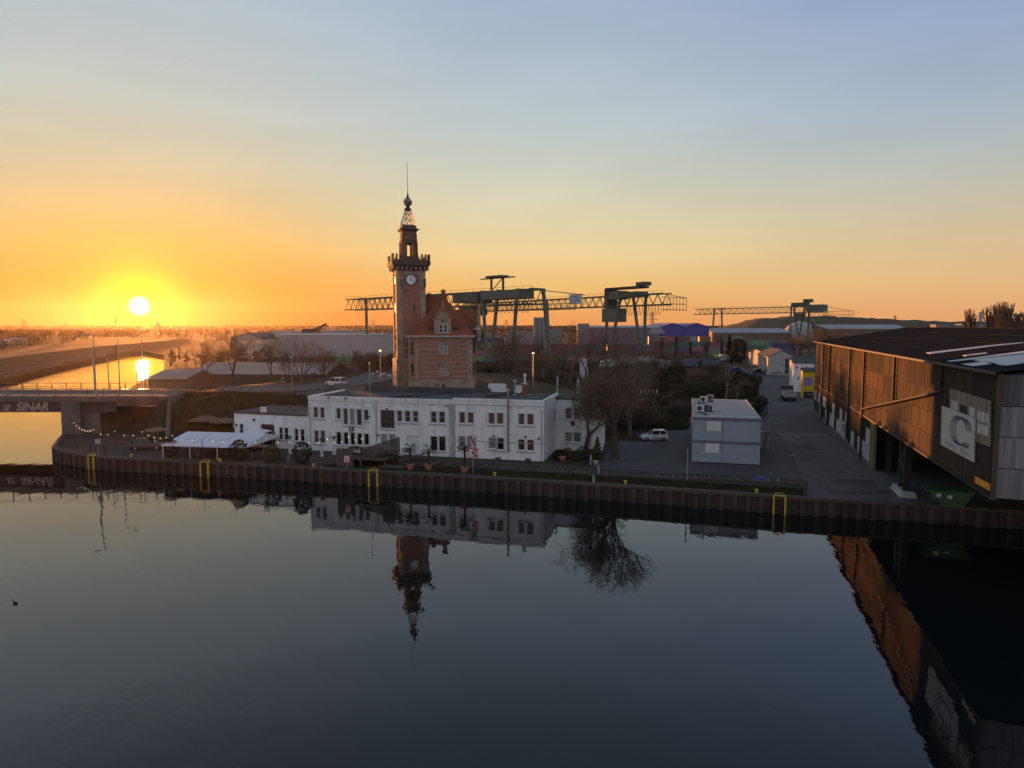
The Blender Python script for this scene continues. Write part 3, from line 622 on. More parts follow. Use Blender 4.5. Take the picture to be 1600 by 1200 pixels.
# wall lamps, emblem panel
M_lampon = mat('lit_bulb', (.9, .8, .6), .4, 0, 1, emit=(1, .82, .5, 1))
def wl_(px, py, lit=False, fr=f1):
    u, z = fr.hit(px, py); a = MB().box(u - .1, u + .1, -.28, 0, z - .08, z + .1).build('wall_lamp', M_dark, wb)
    if lit: MB().lathe(u, -.18, [(.03, z - .16), (.075, z - .12), (.075, z - .09)], 8).build('bulb', M_lampon, a)
for x, y in ((514, 621), (541, 622), (577, 651), (605, 639), (591, 680), (772, 681), (821, 682), (842, 685)): wl_(x, y)
u, z = f1.hit(549.5, 669.5); sg = MB().box(u - .3, u + .3, -.09, 0, z - .32, z + .32).build('emblem_panel', M_dark, wb)
mb = MB(); mb.box(u - .15, u + .15, -.102, -.09, z - .15, z - .05); mb.box(u - .05, u + .05, -.102, -.09, z - .05, z + .18); mb.build('emblem', M_fr, sg)
# ---- recessed right wing
rc = f1.w(UR, RD); f2 = Fr(rc.xy, ang=f1.a + R(3), z=Z0)
u_end = f2.hit(941, 660)[0]
Wr = [r6(1085, 415, 1137, 505, f2), r6(1155, 415, 1210, 505, f2), r6(1080, 617, 1140, 697, f2), r6(1152, 617, 1215, 700, f2)]
wt = link('wing', None, None)
wg = thing('side_wing', f2.o, f2.a, 'recessed white wing of the flat-roofed building behind the bare tree', 'building')
bpy.data.objects.remove(wt)
HW = 6.5; DW = 6.5
mb = holed(MB(), 0, u_end, 0, HW, Wr, .2); mb.quad((u_end, 0, 0), (u_end, DW, 0), (u_end, DW, HW), (u_end, 0, HW)); mb.quad((0, DW, 0), (0, DW, HW), (u_end, DW, HW), (u_end, DW, 0)); mb.build('wall', M_white, wg)
for r_ in Wr:
    h_ = window(wg, r_, .16, M_fr, M_curt if r_[2] > 2 else M_blind); u0, u1, z0, z1 = r_; e = .12; sr = MB()
    sr.box(u0 - e, u0, -.05, -.003, z0 - e, z1 + e); sr.box(u1, u1 + e, -.05, -.003, z0 - e, z1 + e); sr.box(u0, u1, -.05, -.003, z1, z1 + e); sr.build('surround', M_fr, h_)
    MB().box(u0 - e, u1 + e, -.13, -.055, z0 - e - .08, z0 - e).build('sill', M_sill, h_)
MB().prism([(-.05, -.12), (u_end + .12, -.12), (u_end + .12, DW + .1), (-.05, DW + .1)], HW, HW + .22).build('roof', M_roofing, wg)
u, z = f2.hit(895, 662); MB().prism_y([(u - .28, z + .3), (u - .25, z - .1), (u, z - .4), (u + .25, z - .1), (u + .28, z + .3)], -.08, 0).build('shield', M_dark, wg)
uu, zz_ = f2.hit(923, 690); MB().box(uu - .03, uu + .03, -.06, 0, .2, 2.6).build('downpipe', M_grey, wg)
# ---- single-storey left wing
wlz = 4.35
f0 = Fr((WL[0] - 11.0 * f1.u.x, WL[1] - 11.0 * f1.u.y + .4), WL, z=Z0)
lw = thing('low_wing', f0.o, f0.a, 'single-storey white annex with brown glazed door facing the party tent', 'building')
def r4(x0, y0, x1, y1): return f0.rect(200 + x0 / 5, 520 + y0 / 5, 200 + x1 / 5, 520 + y1 / 5)
LWn = [(r4(1178, 738, 1208, 835), 1, 2), (r4(1218, 740, 1252, 838), 1, 2), (r4(1298, 750, 1330, 845), 1, 2), (r4(1343, 752, 1378, 850), 1, 2), (r4(825, 708, 855, 730), 1, 1), (r4(868, 710, 900, 790), 1, 2)]
dr4 = r4(1040, 715, 1145, 876)
mb = holed(MB(), 0, f0.len + .0, 0, wlz, [a[0] for a in LWn] + [dr4], .2); mb.quad((0, 0, 0), (0, 0, wlz), (0, 8, wlz), (0, 8, 0)); mb.quad((0, 8, 0), (0, 8, wlz), (f0.len, 8, wlz), (f0.len, 8, 0)); mb.build('wall', M_white, lw)
for r_, a, b in LWn:
    h_ = window(lw, r_, .16, M_fr, M_glass, a, b); MB().box(r_[0] - .08, r_[1] + .08, -.1, -.003, r_[2] - .1, r_[2] - .02).build('sill', M_sill, h_)
window(lw, dr4, .15, M_brown, mat('red_brown_glass', (.07, .025, .018), .2, .4, 1.5), 3, 3, fw=.09, name='glazed_door')
MB().prism([(-.15, -.15), (f0.len - .02, -.15), (f0.len - .02, 8), (-.15, 8)], wlz, wlz + .2).build('roof', M_roofing, lw)
u, z = f0.hit(407.5, 643); MB().box(u - .3, u + .3, .3, .8, wlz + .2, wlz + .85).build('roof_box', M_fr, lw)
u, z = f0.hit(397, 656); MB().box(u - .1, u + .1, -.2, 0, z - .15, z + .15).build('wall_lamp', M_dark, lw)
# ---- things on the white building's roof
M_brick_r = mat('chimney_brick', (.22, .09, .06), .9, .35, 3, bump=.4)
def onroof(px, py, z): return G(px, py, z)
zr = Z0 + HR - .16
a = onroof(777, 612, zr); bxo = MB().box(-1.15, 1.15, -.4, .4, 0, 1.05).build('roof_cabinet', M_fr, None, False, a, f1.a); tag(bxo, 'white box standing on the rear of the flat roof', 'roof box')
a = onroof(820, 619, zr); ch = thing('chimney', a, f1.a, 'short red brick chimney with tall pale pot', 'chimney')
MB().box(-.28, .28, -.3, .3, 0, 1.5).build('brick_stack', M_brick_r, ch); MB().box(-.36, .36, -.38, .38, 1.5, 1.62).build('cap', M_white_old, ch); MB().lathe(0, 0, [(.13, 1.62), (.12, 2.35), (.19, 2.45), (.19, 2.7), (.06, 2.85)], 10).build('pot', M_fr, ch)
a = onroof(804.5, 617, zr); vp = thing('vent_pipe', a, 0, 'pale vent pipe with flat cap beside the satellite dish', 'vent pipe')
MB().lathe(0, 0, [(.3, 0), (.12, .15), (.1, 1.7)], 10).build('pipe', M_white_old, vp); MB().lathe(0, 0, [(.26, 1.72), (.26, 1.84), (.05, 1.95)], 10).build('cap', M_white_old, vp)
a = onroof(811, 617, zr); sdh = thing('satellite_dish', a, R(-20), 'round white satellite dish on the flat roof', 'satellite dish')
dd = MB().lathe(0, 0, [(.02, 0), (.3, .03), (.5, .1), (.55, .16), (.5, .14), (.02, .04)], 16).build('dish', M_fr, sdh); dd.matrix_local = Matrix.Translation((0, 0, .75)) @ Matrix.Rotation(R(80), 4, 'X')
MB().tube((0, .1, 0), (0, .1, .75), .04, n=6).build('mast', M_grey, sdh)
for px_, py_, lb in ((871, 617, 'grey upright roof vent above the recessed wing'), ):
    a = onroof(px_, py_ - 1, Z0 + 6.72); v_ = thing('roof_vent', a, 0, lb, 'vent'); MB().lathe(0, 0, [(.3, 0), (.12, .1), (.12, 2.2), (.16, 2.25), (.16, 2.35)], 10).build('pipe', M_sill, v_)
a = onroof(903, 615, Z0 + 6.72); v_ = thing('roof_beacon', a, 0, 'grey post with white lamp on the wing roof', 'lamp'); MB().box(-.2, .2, -.2, .2, 0, 1.5).build('post', M_sill, v_); MB().lathe(0, 0, [(.05, 1.5), (.13, 1.6), (.13, 1.8), (.05, 1.95)], 10).build('lamp', M_fr, v_)
a = onroof(578, 618, Z0 + H1 - .1)
lp = thing('roof_mast', a, 0, 'slim grey mast with small round lamp on the left roof', 'mast'); MB().tube((0, 0, 0), (0, 0, 4.0), .045, n=6).build('pole', M_sill, lp); MB().lathe(0, 0, [(.04, 4.0), (.12, 4.08), (.12, 4.2), (.04, 4.3)], 8).build('lamp', M_fr, lp)
# ================================================================ clock tower
M_brick = mat('tower_brick', (.33, .15, .11), .9, .14, .6, bump=.25, bscale=10, dirt=(.20, .09, .075), dscale=.35, damt=.55, fine=.14)
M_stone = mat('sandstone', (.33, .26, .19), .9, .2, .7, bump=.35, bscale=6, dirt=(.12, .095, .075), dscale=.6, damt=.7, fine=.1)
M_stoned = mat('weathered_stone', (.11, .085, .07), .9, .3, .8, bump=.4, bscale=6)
M_copper = mat('dark_copper', (.05, .045, .045), .5, .25, 2, metal=.3)
TY = 138.5; TB = 4.85
tp = V(640.3, 560, TY); tang = R(17.2)
tw = thing('clock_tower', (tp.x, TY, TB), tang, 'tall red brick and sandstone clock tower with lattice spire', 'tower')
def tz(py): return Zt(py, TY) - TB
hw = 2.72
z_c0, z_c1 = tz(424), tz(411)
core = MB().box(-hw, hw, -hw, hw, 0, z_c0); core.build('brick_shaft', M_brick, tw)
def rotc(mb, k, *a):                 # box given for the front face, turned to face k
    T = Matrix.Rotation(k * math.pi / 2, 4, 'Z'); mb.box(*a, T=T)
for k in range(4):                   # corner pilasters: each corner an L pier
    mb = MB(); T = Matrix.Rotation(k * math.pi / 2, 4, 'Z')
    mb.box(-hw - .16, -hw + .95, -hw - .16, -hw + .95, 0, z_c0 - .02, T=T)
    mb.build('corner_pier', M_stone, tw)
for k in range(4):
    mb = MB()
    rotc(mb, k, -hw + .96, hw - .96, -hw - .1, -hw - .0, z_c0 - .9, z_c0 - .03); mb.build('frieze', M_stone, tw)
    if k in (0, 3):
        mb = MB(); nq = 15; z_q = tz(505)
        for i in range(nq):
            z = 3.4 + i * (z_q - 3.4) / nq
            for s_ in (-1, 1): rotc(mb, k, *(sorted((s_ * (hw - 1.3 - .25 * (i % 2)), s_ * (hw - .955)))), -hw - .09, -hw - .002, z, z + .42)
        mb.build('quoins', M_stone, tw)
# slit windows
for (x, y0_, y1_, k) in ((647, 474, 489, 0), (627, 436, 448, 0), (663, 436, 448, 0)):
    ft = Fr(tw.location.xy + (Matrix.Rotation(tang, 2) @ Vector((0, -hw - .17))), ang=tang, z=TB); u, z1_ = ft.hit(x, y0_); _, z0_ = ft.hit(x, y1_)
    mb = MB(); yy = -hw - (.04 if abs(u) < 1.5 else .19); mb.box(u - .2, u + .2, yy - .02, yy + .03, z0_, z1_); s_ = mb.build('slit_window', M_glass, tw)
    mb = MB(); mb.box(u - .34, u - .2, yy - .08, yy + .03, z0_ - .14, z1_ + .14); mb.box(u + .2, u + .34, yy - .08, yy + .03, z0_ - .14, z1_ + .14); mb.box(u - .2, u + .2, yy - .08, yy + .03, z1_, z1_ + .14); mb.box(u - .2, u + .2, yy - .08, yy + .03, z0_ - .14, z0_); mb.build('surround', M_stone, s_)
mb = MB(); T = Matrix.Rotation(-math.pi / 2, 4, 'Z'); s3 = MB(); rotc(s3, 3, -.5, .5, -hw - .06, -hw, tz(548), tz(512)); s3.build('slit_window', M_glass, tw)
for z in (tz(522), tz(536)): 
    s3 = MB(); rotc(s3, 3, -.75, .75, -hw - .12, -hw - .07, z, z + .35); s3.build('transom', M_stone, tw)
s3 = MB(); rotc(s3, 3, -.3, .3, -hw - .05, -hw, tz(489), tz(474)); s3.build('slit_window', M_glass, tw)
# clocks on all four sides
M_dial = mat('clock_dial', (.72, .76, .80), .5, .05, 2); M_ink = mat('clock_black', (.012, .013, .014), .5, .1, 2)
zc_ = (tz(430) + tz(447)) / 2
dial = MB().lathe(0, 0, [(1.0, 0), (1.0, .05)], 32).mesh('clock', M_dial)
ringm = MB(); n_ = 32
for i in range(n_):
    a, b = 2 * math.pi * i / n_, 2 * math.pi * (i + 1) / n_
    for r0_, r1_, z0_, z1_ in ((1.0, 1.17, .0, .13),):
        c = [(r * math.cos(t_), r * math.sin(t_)) for r, t_ in ((r0_, a), (r1_, a), (r1_, b), (r0_, b))]
        ringm.quad(*[(x, y, z1_) for x, y in c]); ringm.quad((*c[1], z0_), (*c[2], z0_), (*c[2], z1_), (*c[1], z1_)); ringm.quad((*c[3], z0_), (*c[0], z0_), (*c[0], z1_), (*c[3], z1_))
ringm = ringm.mesh('ring', M_stoned)
marks = MB()
for i in range(12):
    T = Matrix.Rotation(i * math.pi / 6, 4, 'Z'); marks.box(-.03, .03, .68, .86, .05, .065, T=T)
for i in range(48):
    a, b = 2 * math.pi * i / 48, 2 * math.pi * (i + 1) / 48; marks.quad(*[(r * math.cos(t_), r * math.sin(t_), .057) for r, t_ in ((.92, a), (.98, a), (.98, b), (.92, b))])
marks = marks.mesh('hour_marks', M_ink)
for k in range(4):
    c = link('clock', dial, tw); Tm = Matrix.Rotation(k * math.pi / 2, 4, 'Z') @ Matrix.Translation((0, -hw - .01, zc_)) @ Matrix.Rotation(R(90), 4, 'X'); c.matrix_local = Tm
    link('ring', ringm, c); link('hour_marks', marks, c)
    for ang_, ln, wd in ((128, .74, .05), (14, .5, .075)):
        T = Matrix.Rotation(R(-ang_), 4, 'Z'); MB().box(-wd, wd, -.12, ln, .07, .09, T=T).build('hand', M_ink, c)
# main cornice: corbels, mouldings
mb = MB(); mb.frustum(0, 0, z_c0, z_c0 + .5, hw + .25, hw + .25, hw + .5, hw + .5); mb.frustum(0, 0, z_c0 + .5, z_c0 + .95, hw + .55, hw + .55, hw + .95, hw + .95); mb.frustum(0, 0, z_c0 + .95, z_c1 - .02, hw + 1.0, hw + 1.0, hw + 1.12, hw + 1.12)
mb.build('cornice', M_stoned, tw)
cb = MB()
for k in range(4):
    for i in range(7):
        x = -2.7 + i * .9; rotc(cb, k, x - .16, x + .16, -hw - .88, -hw - .3, z_c0 + .1, z_c0 + .62)
cb.build('corbels', M_stone, tw)
zp = z_c1
post = MB().box(-.15, .15, -.15, .15, 0, tz(402) - zp + .15); post.box(-.2, .2, -.2, .2, tz(402) - zp + .15, tz(402) - zp + .3); post = post.mesh('parapet_post', M_stoned)
e = hw + .85
ps_ = []
for sx in (-1, 1):
    for sy in (-1, 1):
        for d in (0, .72, 1.44): ps_ += [(sx * (e - d), sy * e)] + ([(sx * e, sy * (e - d))] if d else [])
for x, y in ps_: link('parapet_post', post, tw, (x, y, zp))
mb = MB()
for k in range(4): rotc(mb, k, -e - .12, e + .12, -e - .12, -e + .12, zp - .02, zp + .38)
for k in range(4): rotc(mb, k, -e, e, -e - .03, -e + .03, zp + .95, zp + 1.02)
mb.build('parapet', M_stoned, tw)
# upper lantern storey, tapering, with see-through openings
z0_, z1_ = zp, tz(362.5); a0, a1 = 1.78, 1.42
def taper(z): return a0 + (a1 - a0) * (z - z0_) / (z1_ - z0_)
zw0, zw1 = tz(402), tz(382)
mb = MB(); ow = .52
for k in range(4):
    T = Matrix.Rotation(k * math.pi / 2, 4, 'Z')
    def tb(xa0, xa1, zA, zB, th=.5):
        vs = []
        for z in (zA, zB):
            h_ = taper(z)
            fx = lambda x: (x if abs(x) < 9 else math.copysign(h_, x))
            vs += [(fx(xa0), -h_, z), (fx(xa1), -h_, z), (fx(xa1) if abs(xa1) < 9 else h_ - .001, -h_ + th, z), (fx(xa0), -h_ + th, z)]
        mb.add([T @ Vector(v) for v in vs], [(3, 2, 1, 0), (4, 5, 6, 7), (0, 1, 5, 4), (1, 2, 6, 5), (2, 3, 7, 6), (3, 0, 4, 7)])
    tb(-99, -ow, z0_, z1_); tb(ow, 99, z0_, z1_); tb(-ow, ow, z0_, zw0); tb(-ow, ow, zw1, z1_)
mb.build('lantern_wall', mat('lantern_stone', (.20, .115, .09), .9, .25, .8, bump=.3, fine=.1), tw)
for k in range(4):
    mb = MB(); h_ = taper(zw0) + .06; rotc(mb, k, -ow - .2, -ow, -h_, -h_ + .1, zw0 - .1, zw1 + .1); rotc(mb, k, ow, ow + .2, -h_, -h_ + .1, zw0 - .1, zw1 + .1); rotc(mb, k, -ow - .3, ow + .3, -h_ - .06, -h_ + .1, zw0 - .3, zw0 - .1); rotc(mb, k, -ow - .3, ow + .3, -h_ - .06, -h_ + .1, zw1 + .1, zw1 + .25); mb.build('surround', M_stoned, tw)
mb = MB()
for z in (tz(405), tz(378), tz(370)): h_ = taper(z) + .07; mb.frustum(0, 0, z, z + .16, h_, h_, h_, h_)
# bands must not block the openings: they sit above and below them
mb.build('string_course', M_stoned, tw)
mb = MB(); mb.frustum(0, 0, z1_, z1_ + .3, a1 + .1, a1 + .1, a1 + .45, a1 + .45); mb.frustum(0, 0, z1_ + .3, z1_ + .48, a1 + .5, a1 + .5, a1 + .5, a1 + .5); mb.frustum(0, 0, z1_ + .48, tz(353), a1 + .05, a1 + .05, a1 - .02, a1 - .02); mb.build('lantern_cornice', M_stoned, tw)
# open lattice spire
zl0, zl1 = tz(353), tz(328.5); n_ = 8; rl0, rl1 = 1.62, .62
def lp_(i, t_): 
    a = 2 * math.pi * (i + .5) / n_; r = rl0 + (rl1 - rl0) * t_; return Vector((r * math.cos(a), r * math.sin(a), zl0 + (zl1 - zl0) * t_))
for i in range(n_): MB().bar(lp_(i, 0), lp_(i, 1), .09, .09).build('spire_rib', M_copper, tw)
mb = MB()
for t_ in (0.02, .40, .74, .98):
    for i in range(n_): mb.bar(lp_(i, t_), lp_(i + 1, t_), .06, .06)
for (ta, tb_) in ((0.02, .40), (.40, .74), (.74, .98)):
    for i in range(n_): mb.bar(lp_(i, ta), lp_(i + 1, tb_), .055, .055); (mb.bar(lp_(i + 1, ta), lp_(i, tb_), .055, .055) if i % 2 else 0)
mb.build('lattice', M_copper, tw)
zb = tz(323)
MB().lathe(0, 0, [(.5, zl1 - .1), (.8, zl1), (.62, zl1 + .3), (.3, zb), (.34, zb + .1)], 12).build('spire_cap', M_copper, tw)
zbc = tz(316); rb_ = .84
bl = MB()
for i in range(12):
    a = math.pi * i / 12
    pts_ = [(rb_ * math.sin(t_) * math.cos(a), rb_ * math.sin(t_) * math.sin(a), zbc + rb_ * math.cos(t_)) for t_ in [2 * math.pi * j / 20 for j in range(21)]]
    bl.path(pts_, .03, 4)
for t_ in (-.35, 0, .1): 
    r = math.sqrt(rb_ ** 2 - (t_ * rb_) ** 2) + .02; bl.path([(r * math.cos(2 * math.pi * j / 20), r * math.sin(2 * math.pi * j / 20), zbc + t_ * rb_) for j in range(21)], .05, 4)
bl.build('ball_cage', M_copper, tw)
MB().lathe(0, 0, [(.03, zbc - .8), (.5, zbc - .6), (.68, zbc - .05), (.6, zbc + .3), (.03, zbc + .75)], 14).build('ball', mat('frosted_globe', (.45, .45, .43), .3, .1, 2), tw)
MB().lathe(0, 0, [(.34, tz(309)), (.18, tz(307)), (.24, tz(305)), (.1, tz(303.5)), (.13, tz(302)), (.05, tz(300))], 8).build('finial', M_copper, tw)
mb = MB(); mb.tube((0, 0, tz(301)), (0, 0, tz(285)), .06, .05, n=5); mb.tube((0, 0, tz(285)), (0, 0, tz(256)), .045, .03, n=5); mb.lathe(0, 0, [(.04, tz(256)), (.1, tz(255.4)), (.04, tz(254.6))], 6); mb.lathe(0, 0, [(.05, tz(285.6)), (.09, tz(285)), (.05, tz(284.4))], 6); mb.build('rod', M_copper, tw)
# rusticated stone base with courses
zb1 = tz(563)
for i in range(9):
    z = i * zb1 / 9; MB().box(-hw - .38, hw + .38, -hw - .38, hw + .38, z + .03, z + zb1 / 9 - .03).build('stone_course', M_stone, tw)
MB().frustum(0, 0, zb1, zb1 + .5, hw + .5, hw + .5, hw + .2, hw + .2).build('base_moulding', M_stone, tw)
# ================================================================ harbour office (brick house with red hipped roof)
M_tile = mat('red_roof_tile', (.24, .085, .045), .85, .22, .5, bump=.5, bscale=14, dirt=(.14, .05, .032), dscale=.3, damt=.6, fine=.15)
M_gutter = mat('zinc_gutter', (.42, .43, .44), .4, .1, 3, metal=.5)
OY = 132.0
ox0 = V(638.5, 560, OY).x; ox1 = V(737.5, 560, OY).x
f3 = Fr((ox0, OY), ang=R(.6), z=TB)
of = thing('harbour_office', f3.o, f3.a, 'red brick house with pale stone bands and steep red hipped roof', 'house')
OW = ox1 - ox0; OD = 13.0; ze = f3.hit(690, 526)[1]; zpk = Zt(464, OY + 6.3) - TB
def r2(x0, y0, x1, y1): return f3.rect(560 + x0 / 5, 400 + y0 / 5, 560 + x1 / 5, 400 + y1 / 5)
Wf = [r2(634, 683, 664, 765), r2(668, 683, 698, 765), r2(638, 854, 668, 934), r2(672, 854, 702, 934), r2(404, 672, 432, 770), r2(406, 838, 434, 938)]
zpl = f3.hit(690, 595)[1]; cell = r2(648, 1000, 680, 1030)
mb = holed(MB(), 0, OW, zpl, ze, Wf, .25)
mb.quad((OW, 0, zpl), (OW, OD, zpl), (OW, OD, ze), (OW, 0, ze)); mb.quad((0, OD, 0), (0, OD, ze), (OW, OD, ze), (OW, OD, 0)); mb.quad((0, 0, zpl), (0, 0, ze), (0, OD, ze), (0, OD, zpl))
mb.build('brick_wall', M_brick, of)
mb = holed(MB(), -.12, OW + .12, 0, zpl, [cell], .25, y=-.12); mb.quad((OW + .12, -.12, 0), (OW + .12, OD, 0), (OW + .12, OD, zpl), (OW + .12, -.12, zpl)); mb.quad((-.12, -.12, zpl), (OW + .12, -.12, zpl), (OW + .12, 0, zpl), (-.12, 0, zpl)); mb.build('plinth', M_stone, of)
# horizontal sandstone bands, interrupted by window surrounds
for y_ in (648, 690, 727, 768, 797, 833, 864, 905, 940, 970):
    zz_ = f3.hit(690, 400 + y_ / 5)[1]
    for (a, b) in ((r2(470, 0, 618, 9)[0], r2(618, 0, 620, 9)[0]), (r2(712, 0, 720, 9)[0], r2(865, 0, 880, 9)[0])):
        MB().box(a, b, -.05, 0, zz_ - .12, zz_ + .12).build('stone_band', M_stone, of)
    MB().box(OW, OW + .05, 1.2, OD, zz_ - .12, zz_ + .12).build('stone_band', M_stone, of)
# quoin strips
def quoins(x0, x1, y):
    mb = MB(); n_ = 20
    for i in range(n_):
        z = zpl + i * (ze - zpl) / n_; d = .22 if i % 2 else 0
        mb.box(x0 - (d if x0 > 1 else 0), x1 + (d if x0 < 1 else 0), y - .1, y, z + .02, z + (ze - zpl) / n_ - .02)
    mb.build('quoins', M_stone, of)
qa = r2(435, 0, 463, 9); quoins(qa[0], qa[1], 0); quoins(OW - .75, OW + .08, 0); quoins(0, .28, 0)
mb = MB(); mb.box(OW, OW + .1, 0, 1.1, zpl, ze); mb.box(OW, OW + .1, OD - 1.1, OD, zpl, ze); mb.build('quoins', M_stone, of)
for i, r_ in enumerate(Wf):
    window(of, r_, .2, M_fr if i < 4 else M_stoned, M_blind if i < 4 else M_glass, 1, 3 if i < 4 else 2, fw=.08)
window(of, cell, .02, M_fr, M_glass, 2, 1)
for (a, b) in ((Wf[0], Wf[1]), (Wf[2], Wf[3])):
    c0, c1 = a[0], b[1]; mb = MB()
    mb.box(c0 - .2, c0, -.09, 0, a[2] - .1, a[3]); mb.box(c1, c1 + .2, -.09, 0, a[2] - .1, a[3]); mb.box(a[1], b[0], -.08, .1, a[2], a[3]); mb.build('window_surround', M_stone, of)
    MB().box(c0 - .3, c1 + .3, -.18, 0, a[2] - .28, a[2] - .1).build('window_sill', M_stone, of)
    mb = MB(); mb.box(c0 - .3, c1 + .3, -.14, 0, a[3] + .02, a[3] + .3)
    for k in range(7):
        t_ = -1 + k / 3; x = (c0 + c1) / 2 + t_ * 1.0; zt_ = a[3] + 1.05 - .18 * abs(t_)
        mb.add([(x - .1, -.12, a[3] + .3), (x + .1, -.12, a[3] + .3), (x + .13 + t_ * .12, -.12, zt_), (x - .13 + t_ * .12, -.12, zt_), (x - .1, 0, a[3] + .3), (x + .1, 0, a[3] + .3), (x + .13 + t_ * .12, 0, zt_), (x - .13 + t_ * .12, 0, zt_)], [(0, 1, 2, 3), (0, 3, 7, 4), (1, 5, 6, 2), (3, 2, 6, 7)])
    mb.build('flat_arch', M_stone, of)
# side windows on the right flank
for z in (1.9, 6.1):
    for yy in (2.6, 5.2, 8.6):
        o = window(of, (0, 1.0, z + .9, z + 3.3), 0, M_stoned, M_glass, 2, 2); o.matrix_local = Matrix.Translation((OW + .06, yy, 0)) @ Matrix.Rotation(R(90), 4, 'Z')
# eaves, gutter, roof
MB().box(-.3, OW + .3, -.3, 0, ze - .35, ze - .02).build('eaves_cornice', M_stone, of); MB().box(OW, OW + .3, 0, OD + .3, ze - .35, ze - .02).build('eaves_cornice', M_stone, of)
mb = MB(); mb.box(-.6, OW + .55, -.62, -.36, ze, ze + .2); mb.box(OW + .32, OW + .58, -.36, OD + .4, ze, ze + .2); mb.build('gutter', M_gutter, of)
xp = f3.hit(694, 464, 6.3)[0]
rr = MB(); A = (-.45, -.5, ze + .12); B = (OW + .45, -.5, ze + .12); C_ = (OW + .45, OD + .5, ze + .12); D_ = (-.45, OD + .5, ze + .12); P = (xp, 5.8, zpk); P2 = (xp, 7.6, zpk)
zf = zpk + 0.0
rr.quad(A, B, P); rr.quad(B, C_, P2, P); rr.quad(C_, D_, P2); rr.quad(D_, A, P, P2); rr.quad(A, D_, C_, B)
rr.build('roof', M_tile, of)
# roof courses: thin raised lines on the front slope
mb = MB(); n_ = 22
for i in range(1, n_):
    t_ = i / n_; a = Vector(A).lerp(Vector(P), t_); b = Vector(B).lerp(Vector(P), t_); nn = Vector((0, -.03, .03)); mb.bar(a + nn, b + nn, .05, .06)
mb.build('tile_courses', M_tile, of)
# rear ranges of the roof: left ridge behind the tower, right cross gable
zr_ = Zt(461, OY + 9) - TB
mb = MB(); xl = f3.hit(662, 480, 9)[0]
mb.prism_x([(5.2, ze + 3), (9, zr_ - .2), (12.8, ze + 3)], xl - 1.4, xp + .4); mb.build('rear_roof', M_tile, of)
mb = MB(); mb.prism_x([(4.6, ze + .1), (8.4, Zt(484, OY + 8.4) - TB), (12.2, ze + .1)], xp + 1, OW + .75); mb.build('side_roof', M_tile, of)
mb = MB(); gx = OW + .78
gp_ = [(4.3, ze - 1), (4.3, ze + .9), (5.1, ze + .9), (5.1, ze + 2.2), (6.2, ze + 2.2), (6.2, ze + 3.9), (7.2, ze + 3.9), (7.2, ze + 5.2), (9.6, ze + 5.2), (9.6, ze + 3.9), (10.6, ze + 3.9), (10.6, ze + 2.2), (11.7, ze + 2.2), (11.7, ze + .9), (12.5, ze + .9), (12.5, ze - 1)]
mb.prism_x(gp_, gx, gx + .55); mb.build('side_gable', M_stone, of)
for (y_, z_) in ((8.4, 5.2), (6.7, 3.9), (10.1, 3.9), (5.6, 2.2), (11.2, 2.2), (4.7, .9), (12.1, .9)):
    MB().lathe(gx + .28, y_, [(.26, ze + z_), (.18, ze + z_ + .2), (.3, ze + z_ + .4), (.24, ze + z_ + .62), (.08, ze + z_ + .8), (.1, ze + z_ + .95), (.03, ze + z_ + 1.2)], 8).build('finial', M_stone, of)
# chimneys
for (px_, py0, py1, yy, wd) in ((692.5, 453, 466, 6.6, .75), (670.5, 458.5, 470, 8.8, .75)):
    u, z1_ = f3.hit(px_, py0, yy); _, z0_ = f3.hit(px_, py1, yy)
    c = MB().box(u - wd / 2, u + wd / 2, yy - .45, yy + .45, z0_ - 1, z1_ - .3).build('chimney', M_brick_r, of)
    MB().box(u - wd / 2 - .12, u + wd / 2 + .12, yy - .57, yy + .57, z1_ - .3, z1_ - .1).build('chimney_cap', M_stoned, c); 
    mb = MB(); [mb.lathe(u + s_, yy, [(.12, z1_ - .1), (.09, z1_ + .22)], 6) for s_ in (-.2, .18)]; mb.build('chimney_pot', M_stoned, c)
# front dormer with stepped and scrolled stone gable
dc = f3.hit(691.5, 500)[0]; dz0 = ze - .1
def dzz(y_): return f3.hit(691, 400 + y_ / 5)[1]
dw_ = 1.62
dwin = [r2(632, 534, 662, 600), r2(667, 534, 697, 600)]
body = [(dc - dw_, dz0), (dc + dw_, dz0), (dc + dw_, dzz(495)), (dc + 1.15, dzz(490)), (dc + 1.1, dzz(462)), (dc + .55, dzz(452)), (dc + .52, dzz(425)), (dc + .3, dzz(415)), (dc - .3, dzz(415)), (dc - .52, dzz(425)), (dc - .55, dzz(452)), (dc - 1.1, dzz(462)), (dc - 1.15, dzz(490)), (dc - dw_, dzz(495))]
dm = MB(); dm.prism_y(body, -.18, .3); dm.build('dormer_gable', M_stone, of)
mb = MB(); zz2 = dzz(495); mb.prism_y([(dc - 1.5, dz0 + .2), (dc + 1.5, dz0 + .2), (dc + 1.5, zz2 - .2), (dc, dzz(440)), (dc - 1.5, zz2 - .2)], .3, 3.6); mb.build('dormer_roof', M_tile, of)
for (y_, hw_) in ((495, 1.9), (462, 1.3), (425, .72)):
    z = dzz(y_); MB().box(dc - hw_, dc + hw_, -.32, .34, z - .02, z + .14).build('gable_moulding', M_stone, of)
z = dzz(415); mb = MB(); mb.lathe(dc, .05, [(.34, z), (.2, z + .25), (.36, z + .5), (.3, z + .7), (.1, z + .85), (.22, z + 1.0), (.16, z + 1.15), (.03, z + 1.45)], 10); mb.build('finial', M_stone, of)
for s_ in (-1, 1):
    for (x, y_) in ((1.42, 492), (.95, 459)):
        z = dzz(y_); MB().lathe(dc + s_ * x, .05, [(.16, z), (.1, z + .15), (.17, z + .3), (.03, z + .6)], 8).build('finial', M_stone, of)
